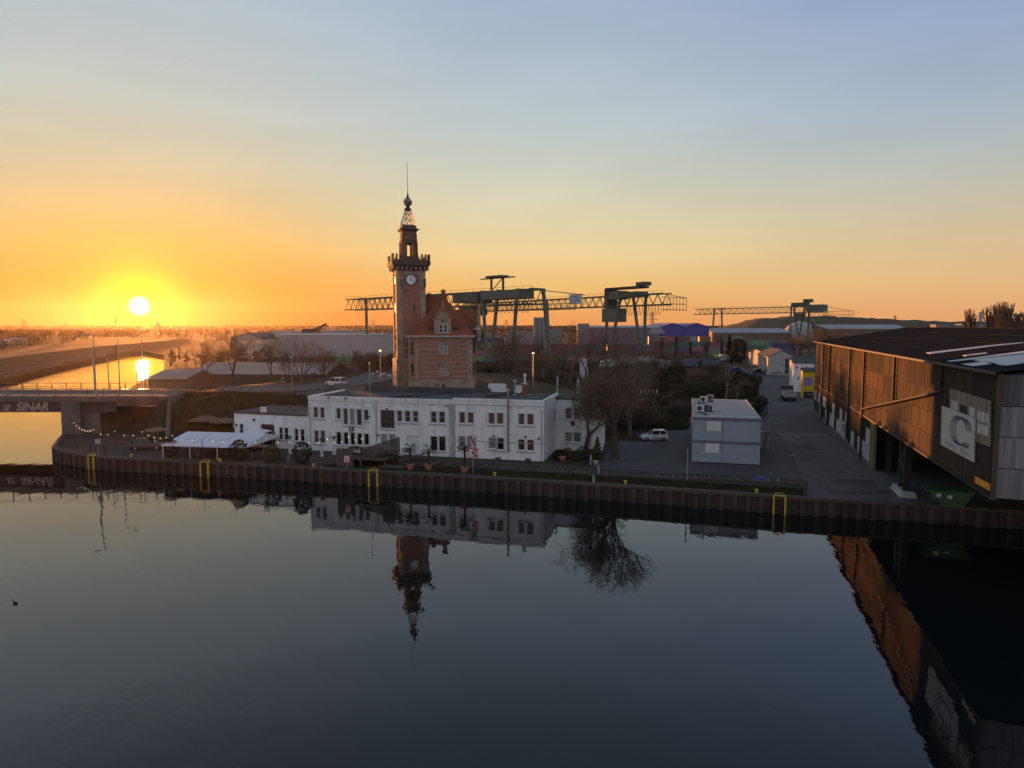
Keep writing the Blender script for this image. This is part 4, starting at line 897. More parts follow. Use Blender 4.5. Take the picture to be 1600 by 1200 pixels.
for r_ in dwin: window(of, (r_[0], r_[1], r_[2], r_[3]), -.20, M_fr, M_glass, 1, 2, fw=.09, dep=.06)
MB().lathe(0, 0, [(.22, 0), (.22, .08)], 10).build('medallion', M_stoned, of).matrix_local = Matrix.Translation((dc, -.18, dzz(507))) @ Matrix.Rotation(R(90), 4, 'X')
for x in (568, 762):
    u, z = f3.hit(560 + x / 5, 400 + 573 / 5, 1.0); t_ = (z - ze) / (zpk - ze)
    o = MB().box(-.45, .45, -.05, .1, -.35, .35).build('roof_window', M_glass, of); y_ = -.5 + 6.3 * t_; o.location = (u, y_ - .06, ze + .12 + (zpk - ze) * t_); o.rotation_euler = (-math.atan2(6.3, zpk - ze), 0, 0)
# small balcony turret at the right rear edge
tx = OW + .75; MB().lathe(tx, 5, [(.5, ze - .6), (.6, ze - .2), (.6, ze + 1.2), (.7, ze + 1.3)], 8).build('oriel', M_stoned, of); MB().lathe(tx, 5, [(.72, ze + 1.3), (.7, ze + 1.5), (.1, ze + 1.9)], 8).build('oriel_roof', M_gutter, of)

KT = 121 / 138.5                       # both stand nearer than first measured: same bearing, true size
for o_ in (tw, of): o_.location = CAM + (Vector(o_.location) - CAM) * KT; o_.scale = (KT, KT, KT)

rn = random.Random(4)                 # rust and soot runs below sills and cornice, thin relief of grime
M_run = mat('grime_run', (.36, .35, .33), .9, .3, 2)
mb = MB()
for i in range(34):
    u = rn.uniform(.4, UR - .4); zt_ = (H1 if u < us else HR) - .80; l_ = rn.uniform(.3, 1.2); w_ = rn.uniform(.03, .09)
    if any(h[0] - .2 < u < h[1] + .2 and h[3] + .15 > zt_ - l_ for h in holes if h[3] > 4): l_ = .25
    mb.quad((u - w_, -.004, zt_), (u + w_, -.004, zt_), (u + w_ * .3, -.004, zt_ - l_), (u - w_ * .2, -.004, zt_ - l_))
tag(mb.build('grime_runs', M_run, wb), kind='stuff')
for i, uu in enumerate((.25, us - .45, UR - .25)): MB().tube((uu, -.11, .05), (uu, -.11, H1 - .9), .05, n=6).build('downpipe', M_sill, wb)
# ================================================================ large warehouse
P0 = G(1272, 644, Z0); P1 = G(1363.5, 734.5, Z0)
uw = (P1.xy - P0.xy).normalized(); WANG = math.atan2(uw.y, uw.x)
# near corner: where the facade line meets the picture column of the corner
rc_ = ray(1556, 700); t_ = None
a_ = P0.xy; dd_ = ray(1557, 700); den = uw.x * dd_.y - uw.y * dd_.x; s_c = (-(a_.x) * dd_.y + a_.y * dd_.x) / den
LW = s_c; L1 = (P1.xy - P0.xy).length      # whole facade length; length that reaches the ground
fw_ = Fr(P0.xy, ang=WANG, z=Z0)             # local x towards the camera, local y to the right (behind facade = +n)
# with heading towards the camera the normal (-sin, cos) points to the right side
if fw_.n.x < 0: fw_.n = -fw_.n
wh = thing('warehouse', fw_.o, WANG, 'huge weathered brown warehouse hall cantilevered over the water', 'warehouse')
ZE = (Zt(583, fw_.w(LW, 0).y)) - Z0; ZB = Zt(778, fw_.w(LW, 0).y) - Z0; ZR = 17.05 - Z0
yW = 14.0; YB = 28.0
def hitw(px, py): 
    d = ray(px, py); n_ = Vector((-math.sin(WANG), math.cos(WANG), 0)); t = ((fw_.o - CAM).dot(n_)) / d.dot(n_); p = CAM + d * t - fw_.o; return p.dot(Vector((*uw, 0))), p.z
# local y axis is left-handed from the facade: interior lies at +y (to the right when walking to the camera: check)
SG = 1 if Vector((-math.sin(WANG), math.cos(WANG))).x > 0 else -1
def clad_mat(name, c, dirt, rnd=.12, lit=None):
    m = mat(name, c, .9, .45, .9, spec=.08, bump=.15, bscale=3, dirt=dirt, dscale=.7, damt=.75, rnd=rnd, stretch=(3.2, 3.2, .22), fine=.12); return m
M_cl1 = clad_mat('brown_cladding', (.078, .058, .045), (.026, .024, .021))
M_cl2 = clad_mat('grey_brown_cladding', (.050, .045, .039), (.030, .024, .020))
M_cl3 = clad_mat('rust_cladding', (.105, .066, .044), (.035, .027, .022))
M_cl4 = clad_mat('pale_cladding', (.26, .24, .20), (.12, .10, .08))
M_clg = clad_mat('grey_end_cladding', (.235, .22, .225), (.13, .12, .125), .12)
M_clw = clad_mat('white_panel', (.48, .48, .46), (.3, .3, .28), .1)
M_clo = clad_mat('olive_panel', (.20, .19, .10), (.12, .11, .06), .1)
M_frame = mat('black_steel', (.018, .016, .015), .7, .3, 1)
def corr(wd, ht, n_, m, dep=.03):            # corrugated sheet, width along x, facing -y*SG
    mb = MB(); k = n_ * 4
    xs = []; ys = []
    for i in range(n_):
        for fx, fy in ((0, 0), (.35, 0), (.5, dep), (.85, dep)): xs.append((i + fx) / n_ * wd); ys.append(fy)
    xs.append(wd); ys.append(0)
    for a in range(len(xs) - 1): mb.quad((xs[a], ys[a] * SG, 0), (xs[a + 1], ys[a + 1] * SG, 0), (xs[a + 1], ys[a + 1] * SG, ht), (xs[a], ys[a] * SG, ht))
    return mb.mesh('cladding_panel', m)
pwid = 2.45; rows = [ZB, ZB + 1.74, ZB + 3.5, ZB + 5.28, ZE - .12]
ncol = int(round(LW / pwid)); pwid = LW / ncol
rnW = random.Random(11)
PAN = {}
def panel(x, z0, z1, m, wd, y=0):
    key = (round(wd, 2), round(z1 - z0, 2), m.name)
    if key not in PAN: PAN[key] = corr(wd - .03, z1 - z0 - .03, 5, m)
    o = link('cladding_panel', PAN[key], wh, (x, y, z0)); return o
def zone(x, r):                                # which sheets have weathered how, by place on the wall
    if x > LW - 5.9: return M_cl2
    if r == 0 and x > L1: return (M_cl1, M_cl1, M_cl3, M_cl1, M_cl2, M_cl1, M_cl1)[int(x / 5.1) % 7]
    v = math.sin(x * .35 + r * 1.9) + .6 * math.sin(x * 1.1 + 2.3 * r)
    if r == 2 and L1 - 34 < x < L1 + 3: return M_cl3 if v > -.6 else M_cl1
    return M_cl1 if v > -.25 else M_cl2
for c in range(ncol):
    x = c * pwid
    for r in range(4): panel(x, rows[r], rows[r + 1], zone(x, r), pwid)
lowrows = [0.45, 2.35, 4.1, ZB]
nl = int(round(L1 / pwid)); pl_ = L1 / nl
for c in range(nl - 1):
    x = c * pl_
    for r in range(3):
        m_ = M_cl2 if r == 2 else (M_cl2 if rnW.random() < .62 else M_clw)
        if r == 0 and rnW.random() < .5: m_ = M_clw
        if r == 2 and c < 6: m_ = M_cl3
        panel(x, lowrows[r], lowrows[r + 1], m_, pl_, .02)
for r in range(3): panel((nl - 1) * pl_, lowrows[r], lowrows[r + 1], M_clo, pl_, .02)
MB().box(0, L1, *sorted((-.06 * SG, .25 * SG)), 0, .44).build('plinth', M_conc, wh)
# grey end wall facing the camera: columns x rows of corrugated sheets
rowsE = [ZB, ZB + 1.85, ZB + 3.75, ZB + 5.6, None]
def eavz(y): return ZE + (ZR - ZE) * min(abs(y), 2 * yW - abs(y)) / yW
ewd = 1.78
for c in range(15):
    y0_, y1_ = c * ewd, (c + 1) * ewd
    for r in range(4):
        zb_, zt_ = rowsE[r], rowsE[r + 1] or eavz((y0_ + y1_) / 2) - .2
        key = ('e', r, c if r == 3 else 0)
        if key not in PAN: 
            PAN[key] = corr(ewd - .04, zt_ - zb_ - .05, 4, M_clg if r < 3 else clad_mat('dark_grey_end_cladding', (.12, .112, .112), (.2, .19, .19), .2))
        o = link('cladding_panel', PAN[key], wh); o.matrix_local = Matrix.Translation((LW + .02, SG * y0_, zb_)) @ Matrix.Rotation(R(90 * SG), 4, 'Z')
        if SG < 0: o.matrix_local = Matrix.Translation((LW + .02, -y0_, zb_)) @ Matrix.Rotation(R(-90), 4, 'Z')
# backing structure so that joints read dark, soffit and open bay
mb = MB()
def by(a, b): return sorted((a * SG, b * SG))
mb.box(0, LW - .1, *by(.09, .3), ZB + .02, ZE - .1); mb.box(0, L1 - .1, *by(.1, .3), 0, ZB); mb.box(LW - .35, LW - .06, *by(.3, YB), ZB, ZE - .1)
mb.box(0, .3, *by(.3, YB), 0, ZE - .1); mb.box(.3, LW - .4, *by(YB - .3, YB), ZB, ZE - .1); mb.box(.3, L1, *by(YB - .3, YB), 0, ZB)
mb.build('frame', M_frame, wh)
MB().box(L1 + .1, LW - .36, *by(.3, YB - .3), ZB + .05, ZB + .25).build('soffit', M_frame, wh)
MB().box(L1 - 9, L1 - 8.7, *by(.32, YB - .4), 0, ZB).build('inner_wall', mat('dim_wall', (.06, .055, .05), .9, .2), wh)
# gable fill
for xx in (LW - .3, .05):
    mb = MB(); pr_ = [(SG * .3, ZE - .12), (SG * yW, ZR - .25), (SG * YB, ZE - .12)]
    mb.add([(xx, y, z) for y, z in pr_] + [(xx + .2, y, z) for y, z in pr_], [(0, 1, 2), (5, 4, 3), (0, 3, 4, 1), (1, 4, 5, 2), (2, 5, 3, 0)]); mb.build('gable', M_frame, wh)
# roof: two slopes with sheet courses, skylight strips
M_wroof = mat('dark_roof_sheet', (.021, .023, .026), 1.0, spec=.0, var=.25, scale=.35, rnd=.04, fine=.2, dirt=(.04, .034, .03), dscale=.2, damt=.6, bump=.3, bscale=6) if True else mat('x', (.062, .056, .052), .9, .25, .35, bump=.3, bscale=6, dirt=(.10, .07, .05), dscale=.2, damt=.6, rnd=.12, fine=.2)
M_sky = mat('skylight_sheet', (.42, .42, .43), .5, .15, 1, dirt=(.25, .25, .25), dscale=1)
nr = 10
for k in range(nr):
    x0_, x1_ = -.4 + (LW + .75) * k / nr, -.4 + (LW + .75) * (k + 1) / nr
    for j in range(4):
        ya, yb = (-.35 + (yW + .35) * j / 4), (-.35 + (yW + .35) * (j + 1) / 4); za, zb_ = ZE + (ZR - ZE) * ya / yW + .05 * (j == 0), ZE + (ZR - ZE) * yb / yW
        mb = MB(); lap = .035 * (3 - j)
        mb.quad((x0_, SG * ya, za + .06), (x1_, SG * ya, za + .06), (x1_, SG * yb, zb_ + .02), (x0_, SG * yb, zb_ + .02)); mb.quad((x0_, SG * ya, za - .08), (x1_, SG * ya, za - .08), (x1_, SG * ya, za + .06), (x0_, SG * ya, za + .06))
        mb.build('roof_sheet', M_wroof, wh)
mb = MB(); mb.quad((-.4, SG * yW, ZR + .03), (LW + .35, SG * yW, ZR + .03), (LW + .35, SG * (YB + .3), ZE), (-.4, SG * (YB + .3), ZE)); mb.build('rear_roof_slope', M_wroof, wh)
MB().bar((-.4, SG * yW, ZR + .06), (LW + .35, SG * yW, ZR + .06), .5, .12).build('ridge', M_wroof, wh)
MB().bar((-.3, -.4 * SG, ZE - .02), (LW + .3, -.4 * SG, ZE - .02), .16, .16).build('gutter', mat('weathered_gutter', (.05, .04, .033), .7, .3, 1), wh)
def roofhit(px, py):
    d = ray(px, py); u3 = Vector((*uw, 0)); n3 = Vector((-math.sin(WANG), math.cos(WANG), 0)) * SG
    o3 = fw_.o + Vector((0, 0, ZE)); v3 = n3 * yW + Vector((0, 0, ZR - ZE)); nn = u3.cross(v3); t = (o3 - CAM).dot(nn) / d.dot(nn); p = CAM + d * t - o3
    return p.dot(u3), p.dot(n3)
def skyl(pts):
    mb = MB(); vs = []
    for px, py in pts:
        x, y = roofhit(px, py); vs.append((min(x, LW + .3), SG * y, ZE + (ZR - ZE) * y / yW + .11))
    mb.quad(*vs); mb.quad(*[(a, b, c - .06) for a, b, c in reversed(vs)])
    for a, b in zip(vs, vs[1:] + vs[:1]): mb.quad(a, (a[0], a[1], a[2] - .06), (b[0], b[1], b[2] - .06), b)
    mb.build('skylight', M_sky, wh)
def K_(x, y): return (1380 + x / 7.27, 470 + y / 7.27)
for q_ in ([(490, 600), (1165, 523), (1215, 530), (540, 612)], [(1165, 523), (1570, 486), (1600, 488), (1215, 530)], [(905, 632), (1160, 602), (1185, 610), (940, 637)], [(725, 700), (1280, 628), (1380, 634), (770, 706)], [(1280, 628), (1600, 586), (1600, 606), (1380, 634)],
           [(1020, 686), (1600, 622), (1600, 655), (1110, 706)], [(890, 735), (1120, 710), (1230, 730), (1020, 760)], [(1110, 706), (1600, 655), (1600, 676), (1230, 712)], [(1230, 712), (1600, 676), (1600, 718), (1400, 750), (1330, 745)]):
    skyl([K_(*p) for p in q_])
# downpipes and the slanting pipe
def wpx(x, y): return hitw(1220 + x / 3.242, 480 + y / 3.242)
M_pipe = mat('rusty_pipe', (.025, .017, .014), .7, .3, 2)
for (x, ya, yb) in ((225, 180, 590), (257, 185, 620), (362, 205, 690), (436, 220, 790), (592, 245, 475), (833, 290, 430)):
    u, z1_ = wpx(x, ya); _, z0_ = wpx(x, yb); o = MB().tube((u, -.22 * SG, max(z0_, .1)), (u, -.22 * SG, min(z1_, ZE - .1)), .13, n=8).build('downpipe', M_pipe, wh)
    mb = MB()
    z = max(z0_, .1) + .6
    while z < ZE - .5: mb.box(u - .18, u + .18, *by(-.37, 0), z, z + .07); z += 1.7
    mb.build('bracket', M_frame, o)
u0_, z0_ = wpx(428, 515); u1_, z1_ = wpx(833, 428); MB().tube((u0_, -.30 * SG, z0_), (u1_, -.30 * SG, z1_), .085, n=8).build('slanting_pipe', M_pipe, wh)
mb = MB(); mb.bar((0, -.08 * SG, ZB - .06), (LW, -.08 * SG, ZB - .06), .14, .14); mb.build('edge_beam', M_pipe, wh)
mb = MB(); mb.bar((LW + .08, -.05 * SG, ZB - .1), (LW + .08, -.05 * SG, ZE), .22, .22); mb.build('corner_trim', mat('corner_rust', (.07, .045, .03), .8, .5, 2, stretch=(1, 1, .5)), wh)
# corner posts of the open bay
for yy in (1.2, 9, 17, 25): MB().box(L1 - .05, L1 + .45, *by(yy, yy + .5), 0, ZB).build('post', M_frame, wh)
MB().box(L1 - .2, L1 + .16, *by(-.1, .2), 0, ZB).build('corner_post', M_clo, wh)
# faded strip of old sheets, the sign board, the orange plate
def quadw(pts, off, m, name, th=.05, parent=None):
    vs = [(hitw(x, y)[0], hitw(x, y)[1]) for x, y in pts]; mb = MB(); n_ = len(vs)
    a, b = -off * SG, -(off - th) * SG
    mb.add([(u, a, z) for u, z in vs] + [(u, b, z) for u, z in vs], [tuple(range(n_)), tuple(range(2 * n_ - 1, n_ - 1, -1))] + [(i, (i + 1) % n_, n_ + (i + 1) % n_, n_ + i) for i in range(n_)])
    return mb.build(name, m, parent or wh)
def S3(x, y): return (1440 + x / 6, 600 + y / 6)
quadw([S3(*p) for p in ((275, 42), (660, 158), (655, 590), (525, 545), (515, 320), (275, 232))], .07, M_cl4, 'old_panel', .05)
for (a, b, c, d) in ((290, 150, 350, 230), (370, 190, 440, 270), (460, 210, 515, 290), (540, 250, 650, 370), (540, 340, 640, 460)):
    quadw([S3(a, b), S3(c, b + (c - a) * .3), S3(c, d + (c - a) * .3), S3(a, d)], .09, random.Random(a).choice([M_cl1, M_clo, M_clw, M_cl4]), 'old_panel', .02)
M_board = mat('sign_board', (.50, .50, .48), .5, .05, 1, dirt=(.4, .4, .38), dscale=.5)
bd = quadw([S3(*p) for p in ((211, 205), (522, 320), (514, 735), (202, 570))], .16, M_board, 'sign_board', .08)
# logo: nested crossing arcs and a line of lettering, on the board
M_navy = mat('navy_print', (.06, .075, .16), .5, .1, 2); M_pr = mat('faint_print', (.36, .37, .40), .6, .1, 2); M_prr = mat('faint_red_print', (.45, .25, .22), .6, .1, 2)
u0_, zt0 = hitw(*S3(211, 205)); u1_, zt1 = hitw(*S3(522, 320)); _, zb0 = hitw(*S3(202, 570)); _, zb1_ = hitw(*S3(514, 735))
bw_ = u1_ - u0_; bt, bb = (zt0 + zt1) / 2, (zb0 + zb1_) / 2; bh = bt - bb
def arc(cx, cz, rx, rz, a0_, a1_, th, m, y=-.172):
    mb = MB(); n_ = 22
    for i in range(n_):
        t0_, t1_ = R(a0_ + (a1_ - a0_) * i / n_), R(a0_ + (a1_ - a0_) * (i + 1) / n_)
        q4 = [(cx + (rx + s_) * math.cos(t), cz + (rz + s_) * math.sin(t)) for t, s_ in ((t0_, -th / 2), (t0_, th / 2), (t1_, th / 2), (t1_, -th / 2))]
        mb.quad(*[(x, y * SG, z) for x, z in q4])
    mb.build('logo_arc', m, bd)
bd_ = bd
cx, cz = u0_ + bw_ * .66, bb + bh * .56
for k in range(3):
    arc(cx - .10 * bw_ + k * .07 * bw_, cz, .22 * bw_, .33 * bh, 95 - 4 * k, 262, .022 * bw_, M_navy)
    arc(cx - .06 * bw_ + k * .07 * bw_, cz, .22 * bw_, .33 * bh, 15, 82, .022 * bw_, M_navy)
    arc(cx - .06 * bw_ + k * .07 * bw_, cz, .22 * bw_, .33 * bh, -75, -38, .022 * bw_, M_navy)
tx_ = text3d('CONTAINERTERMINAL', bh * .085, M_pr, bd, 'lettering', (u0_ + bw_ * .38, -.175 * SG, bb + bh * .12), (R(90), 0, 0 if SG > 0 else R(180)), .004)
tx2 = text3d('DORTMUND', bh * .085, M_pr, bd, 'lettering', (u0_ + bw_ * .83, -.175 * SG, bb + bh * .12), (R(90), 0, 0 if SG > 0 else R(180)), .004)
MB().box(u0_ + bw_ * .675, u0_ + bw_ * .70, *by(-.178, -.165), bb + bh * .06, bb + bh * .20).build('print_mark', M_prr, bd)
M_org = mat('orange_plate', (.75, .33, .03), .5, .08, 1)
quadw([S3(*p) for p in ((518, 865), (655, 940), (652, 1003), (514, 925))], .1, M_org, 'orange_plate', .06)
# small white/painted objects at the wall foot
u, z = wpx(320, 630); MB().box(u - 1.1, u + 1.1, *by(-.1, -.03), .9, 2.7).build('poster_board', M_clw, wh); 
mb = MB(); mb.box(u - .8, u - .1, *by(-.115, -.1), 1.2, 2.3); mb.box(u + .15, u + .8, *by(-.115, -.1), 1.5, 2.4); mb.build('poster_print', M_navy, wh)
# lattice support column on its concrete block
cp = G(1412, 771, Z0)
lc = thing('lattice_column', (cp.x, cp.y, Z0), WANG, 'dark lattice steel column on a rough concrete block under the overhang', 'column')
hh = Z0 + ZB - Z0 - .12
for x in (-.9, .9): MB().box(x - .22, x + .22, -.3, .3, .5, hh).build('upright', M_frame, lc)
mb = MB(); z = .6; s_ = 1
while z < hh - 1.3: mb.bar((-.85 * s_, -.2, z), (.85 * s_, -.2, z + 1.25), .1, .14); z += 1.25; s_ = -s_
mb.build('bracing', mat('old_steel', (.09, .065, .045), .7, .3, 2), lc)
mb = MB(); rn = random.Random(2)
for i in range(9): x = -1.9 + i * .42; mb.frustum(x + .2, 0, -.02, .42 + rn.uniform(-.1, .12), .3, .75, .2 + rn.uniform(0, .08), .5)
mb.build('concrete_block', M_white_old, lc)
# small dark things under the overhang
dk = G(1387, 715, Z0); mc = thing('machine', (dk.x, dk.y, Z0), WANG, 'dark machine parked in the shade under the hall', 'machine')
MB().box(-1, 1.6, -1.1, 1.1, .5, 1.9).build('body', M_frame, mc); MB().box(-2.4, -1, -.9, .9, .6, 1.3).build('hood', M_dark, mc)
for sx in (-1.7, 1): 
    for sy in (-1, 1): MB().tube((sx, sy * .95, .45), (sx, sy * 1.2, .45), .45, n=12).build('wheel', M_black, mc)
# green skip
M_green = mat('skip_green', (.04, .11, .04), .55, .2, 1.5, dirt=(.03, .07, .03), dscale=1.5, damt=.6)
sk0 = V(1487, 772, 58.5); sk = thing('skip_container', (sk0.x, sk0.y + .6, Z0), R(-16), 'green trapezoid skip under the overhanging hall', 'skip')
mb = MB(); mb.prism_y([(-.55, 0), (1.0, 0), (1.85, 1.35), (-1.75, 1.35)], -.9, .9); mb.build('body', M_green, sk)
for x0_, x1_ in ((-1.5, -.62), (-.5, .38), (.5, 1.35)): MB().box(x0_, x1_, -.935, -.9, .62, 1.2).build('side_panel', mat('skip_green_light', (.05, .13, .05), .5, .15, 2), sk)
for x0_, z0_ in ((-1.1, .85), (-.25, .75)): MB().box(x0_, x0_ + .35, -.95, -.937, z0_, z0_ + .28).build('sticker', M_fr, sk)
mb = MB(); mb.bar((-1.78, -.92, 1.36), (1.88, -.92, 1.36), .1, .1); mb.bar((-1.78, .92, 1.36), (1.88, .92, 1.36), .1, .1); mb.bar((-1.78, -.92, 1.36), (-1.78, .92, 1.36), .1, .1); mb.bar((1.88, -.92, 1.36), (1.88, .92, 1.36), .1, .1); mb.build('rim', M_green, sk)
for sx in (-.9, .9): MB().tube((sx, -.93, .5), (sx, -1.1, .5), .06, n=6).build('lug', M_green, sk)
# ================================================================ container office
M_off = mat('office_blue_grey', (.29, .335, .37), .6, .06, .8, bump=.1, dirt=(.22, .26, .31), dscale=.4, damt=.5, fine=.03)
M_offt = mat('office_trim', (.14, .13, .165), .6, .1, 1); M_offr = mat('office_roof', (.36, .36, .36), .7, .15, .7, dirt=(.18, .18, .18), dscale=.6, damt=.6, rnd=.12)
oL, oR = G(1081, 722.5, Z0), G(1179.5, 726, Z0)
f4 = Fr(oL.xy, ang=R(-14.5), z=Z0); f4.len = 7.4; oc = thing('container_office', f4.o, f4.a, 'pale blue two-storey container office with white shutters and metal roof', 'office')
ow_ = f4.len; oz = f4.hit(1130, 653)[1]; n_c = 9; od = 20.5
hs = oz / 2
def r7(x0, y0, x1, y1): return f4.rect(940 + x0 / 5, 560 + y0 / 5, 940 + x1 / 5, 560 + y1 / 5)
for fl_ in (0, 1):
    z0_ = fl_ * hs + (.12 if fl_ == 0 else 0)
    for c in range(n_c):
        y0_ = c * od / n_c; y1_ = (c + 1) * od / n_c - .03
        MB().box(0, ow_, y0_, y1_, z0_, (fl_ + 1) * hs - .32 - .003).build('office_module', M_off, oc)
        MB().box(-.06, ow_ + .06, y0_ - (.06 if c == 0 else 0), y1_, (fl_ + 1) * hs - .32, (fl_ + 1) * hs).build('trim_band', M_offt, oc)
MB().box(.1, ow_ - .1, .05, od, -.02, .12).build('base_frame', M_dark, oc)
for c in range(n_c): MB().box(.12, ow_ - .12, c * od / n_c + .1, (c + 1) * od / n_c - .5, oz + .002, oz + .09).build('roof_panel', M_offr, oc)
MB().box(-.02, .12, 0, od, oz + .002, oz + .14).build('roof_edge', M_offr, oc); MB().box(ow_ - .12, ow_ + .02, 0, od, oz + .002, oz + .14).build('roof_edge', M_offr, oc)
for r_ in ((820, 492, 935, 566), (808, 662, 920, 737)):
    a = r7(*r_); s_ = MB().box(a[0], a[1], -.05, -.002, a[2], a[3]).build('window_shutter', M_fr, oc); mb = MB()
    for k in range(8): z = a[2] + (a[3] - a[2]) * (k + .5) / 8; mb.box(a[0] + .05, a[1] - .05, -.06, -.051, z - .04, z + .04)
    mb.build('slats', M_fr, s_); mb = MB(); mb.box(a[0] - .05, a[0], -.06, -.002, a[2] - .05, a[3] + .05); mb.box(a[1], a[1] + .05, -.06, -.002, a[2] - .05, a[3] + .05); mb.build('frame', M_offt, s_)
for px_ in (943, 712, 1190):
    u = f4.hit(940 + px_ / 5, 700)[0]
    for fl_ in (0, 1): MB().box(u - .03, u + .03, -.03, -.002, fl_ * hs + .14, (fl_ + 1) * hs - .33).build('panel_joint', M_offt if px_ == 943 else M_off, oc)
MB().box(0, .16, -.04, -.002, .12, hs - .35).build('corner_post', M_off, oc); MB().box(ow_ - .16, ow_, -.04, -.002, .12, hs - .35).build('corner_post', M_off, oc)
u, z = f4.hit(940 + 748 / 5, 560 + 740 / 5); MB().box(u - .06, u + .06, -.06, -.002, z - .08, z + .08).build('socket', M_dark, oc)
# air conditioners on the roof
M_ac = mat('ac_casing', (.55, .55, .54), .6, .1, 2)
acp = None
for px_, py_, lb, tall in ((1099, 627, 'white air conditioner with round fan at rear of the office roof', 1), (1110, 625, 'larger dark-faced air conditioner at the rear of the office roof', 1.1), (1094, 642, 'white air conditioner at the front left of the office roof', 1), (1104, 639, 'small dark-topped air conditioner behind the front unit', .8)):
    p = G(px_, py_ + 3, Z0 + oz + .1); a = thing('air_conditioner', p, f4.a, lb, 'air conditioner', 'air conditioners on the container office')
    a.scale = (.8, .8, .8); MB().box(-.55, .55, -.25, .25, .2, .2 + tall * .95).build('casing', M_ac if 'dark' not in lb else M_grey, a); g_ = MB().lathe(0, 0, [(.34, 0), (.34, .03), (.1, .05)], 16).build('fan_grille', M_dark, a); g_.matrix_local = Matrix.Translation((-.1, -.25, .2 + tall * .5)) @ Matrix.Rotation(R(90), 4, 'X')
    MB().box(-.5, .5, -.2, .2, .0, .2).build('stand', M_dark, a)
for px_, py_, lb in ((1111, 643, 'black roof vent right of the front air conditioners'), (1102, 648, 'black roof vent at the front edge of the office roof'), (1092, 634, 'black roof vent at the left edge of the office roof')):
    p = G(px_, py_, Z0 + oz + .1); o = MB().lathe(0, 0, [(.4, 0), (.4, .05), (.1, .06), (.1, .55), (.16, .6), (.05, .7)], 8).build('roof_vent', M_dark, None, False, p); tag(o, lb, 'vent', 'vents on the container office roof')
# outside stair at right
st = G(1190, 712, Z0); sr_ = thing('outside_stair', (st.x + .35, st.y + 2.2, Z0), f4.a, 'dark metal stair on the right flank of the container office', 'stair')
for k in range(10): MB().box(0, 1.0, 3.2 - k * .3 - .28, 3.2 - k * .3, .25 + k * .26, .29 + k * .26).build('tread', M_dark, sr_)
for x in (0, 1.0): MB().bar((x, 3.2, .1), (x, .1, 2.75), .05, .22).build('stringer', M_dark, sr_); MB().bar((x, 3.2, 1.1), (x, .1, 3.7), .04, .04).build('handrail', M_grey, sr_)
MB().box(-.3, 1.1, -1.6, .1, 2.7, 2.78).build('landing', M_dark, sr_)
for x, y in ((1.05, -1.5), (1.05, 0)): MB().box(x - .04, x + .04, y - .04, y + .04, 0, 3.7).build('post', M_grey, sr_)
# ================================================================ small halls at the end of the road
M_hall = mat('pale_hall', (.36, .35, .32), .8, .12, .4, dirt=(.25, .24, .2), dscale=.3, damt=.5); M_hroof = mat('hall_roof_dark', (.08, .08, .082), .85, .2, .5, bump=.2)
def simple_building(name, label, cat, px0, px1, ybase, ytop, Y=None, depth=14, ridge=0, wm=None, rm=None, wins=(), z=1.6, ang=0.0, group=None, doors=(), flat=.25, gable=False):
    """box building whose front spans px0..px1; windows given as picture rectangles"""
    if Y is None: Y = G((px0 + px1) / 2, ybase, z).y
    p0 = V(px0, 560, Y); o = Vector((p0.x, Y, z)); f = Fr((p0.x, Y), ang=ang, z=z)
    Wd = f.hit(px1, 560)[0]; H = f.hit((px0 + px1) / 2, ytop)[1]; t = thing(name, o, ang, label, cat, group); wm = wm or M_hall; rm = rm or M_hroof
    hs_ = [f.rect(*w_[:4]) for w_ in wins] + [f.rect(*w_[:4]) for w_ in doors]
    for h_ in hs_: pass
    hs_ = [(max(.02, h[0]), min(Wd - .02, h[1]), max(0, h[2]), min(H - .02, h[3])) for h in hs_]
    mb = holed(MB(), 0, Wd, 0, H, hs_, .15)
    mb.quad((Wd, 0, 0), (Wd, depth, 0), (Wd, depth, H), (Wd, 0, H)); mb.quad((0, depth, 0), (0, depth, H), (Wd, depth, H), (Wd, depth, 0)); mb.quad((0, 0, 0), (0, 0, H), (0, depth, H), (0, depth, 0))
    if gable: mb.quad((0, 0, H), (Wd, 0, H), (Wd / 2, 0, H + ridge)); mb.quad((0, depth, H), (Wd / 2, depth, H + ridge), (Wd, depth, H))
    elif ridge: mb.quad((Wd, 0, H), (Wd, depth, H), (Wd, depth / 2, H + ridge)); mb.quad((0, 0, H), (0, depth / 2, H + ridge), (0, depth, H))
    mb.build('wall', wm, t)
    for i, h in enumerate(hs_):
        g = (list(wins) + list(doors))[i]; m_ = g[4] if len(g) > 4 else M_glass
        window(t, h, .12, M_fr, m_, g[5] if len(g) > 5 else 1, g[6] if len(g) > 6 else 1, fw=.1, name='window' if i < len(wins) else 'door')
    r_ = MB(); e = .3
    if gable:
        r_.prism_y([(-e, H - .06), (Wd / 2, H + ridge + .02), (Wd + e, H - .06), (Wd + e, H + .12), (Wd / 2, H + ridge + .22), (-e, H + .12)], -e, depth + e)
    elif ridge:
        r_.prism_x([(-e, H - .06), (depth / 2, H + ridge + .02), (depth + e, H - .06), (depth + e, H + .12), (depth / 2, H + ridge + .22), (-e, H + .12)], -e, Wd + e)
    else: r_.box(-e, Wd + e, -e, depth + e, H + .003, H + flat)
    r_.build('roof', rm, t); return t, f, Wd, H
def c3(x, y): return 1040 + x / 4.444, 450 + y / 4.444
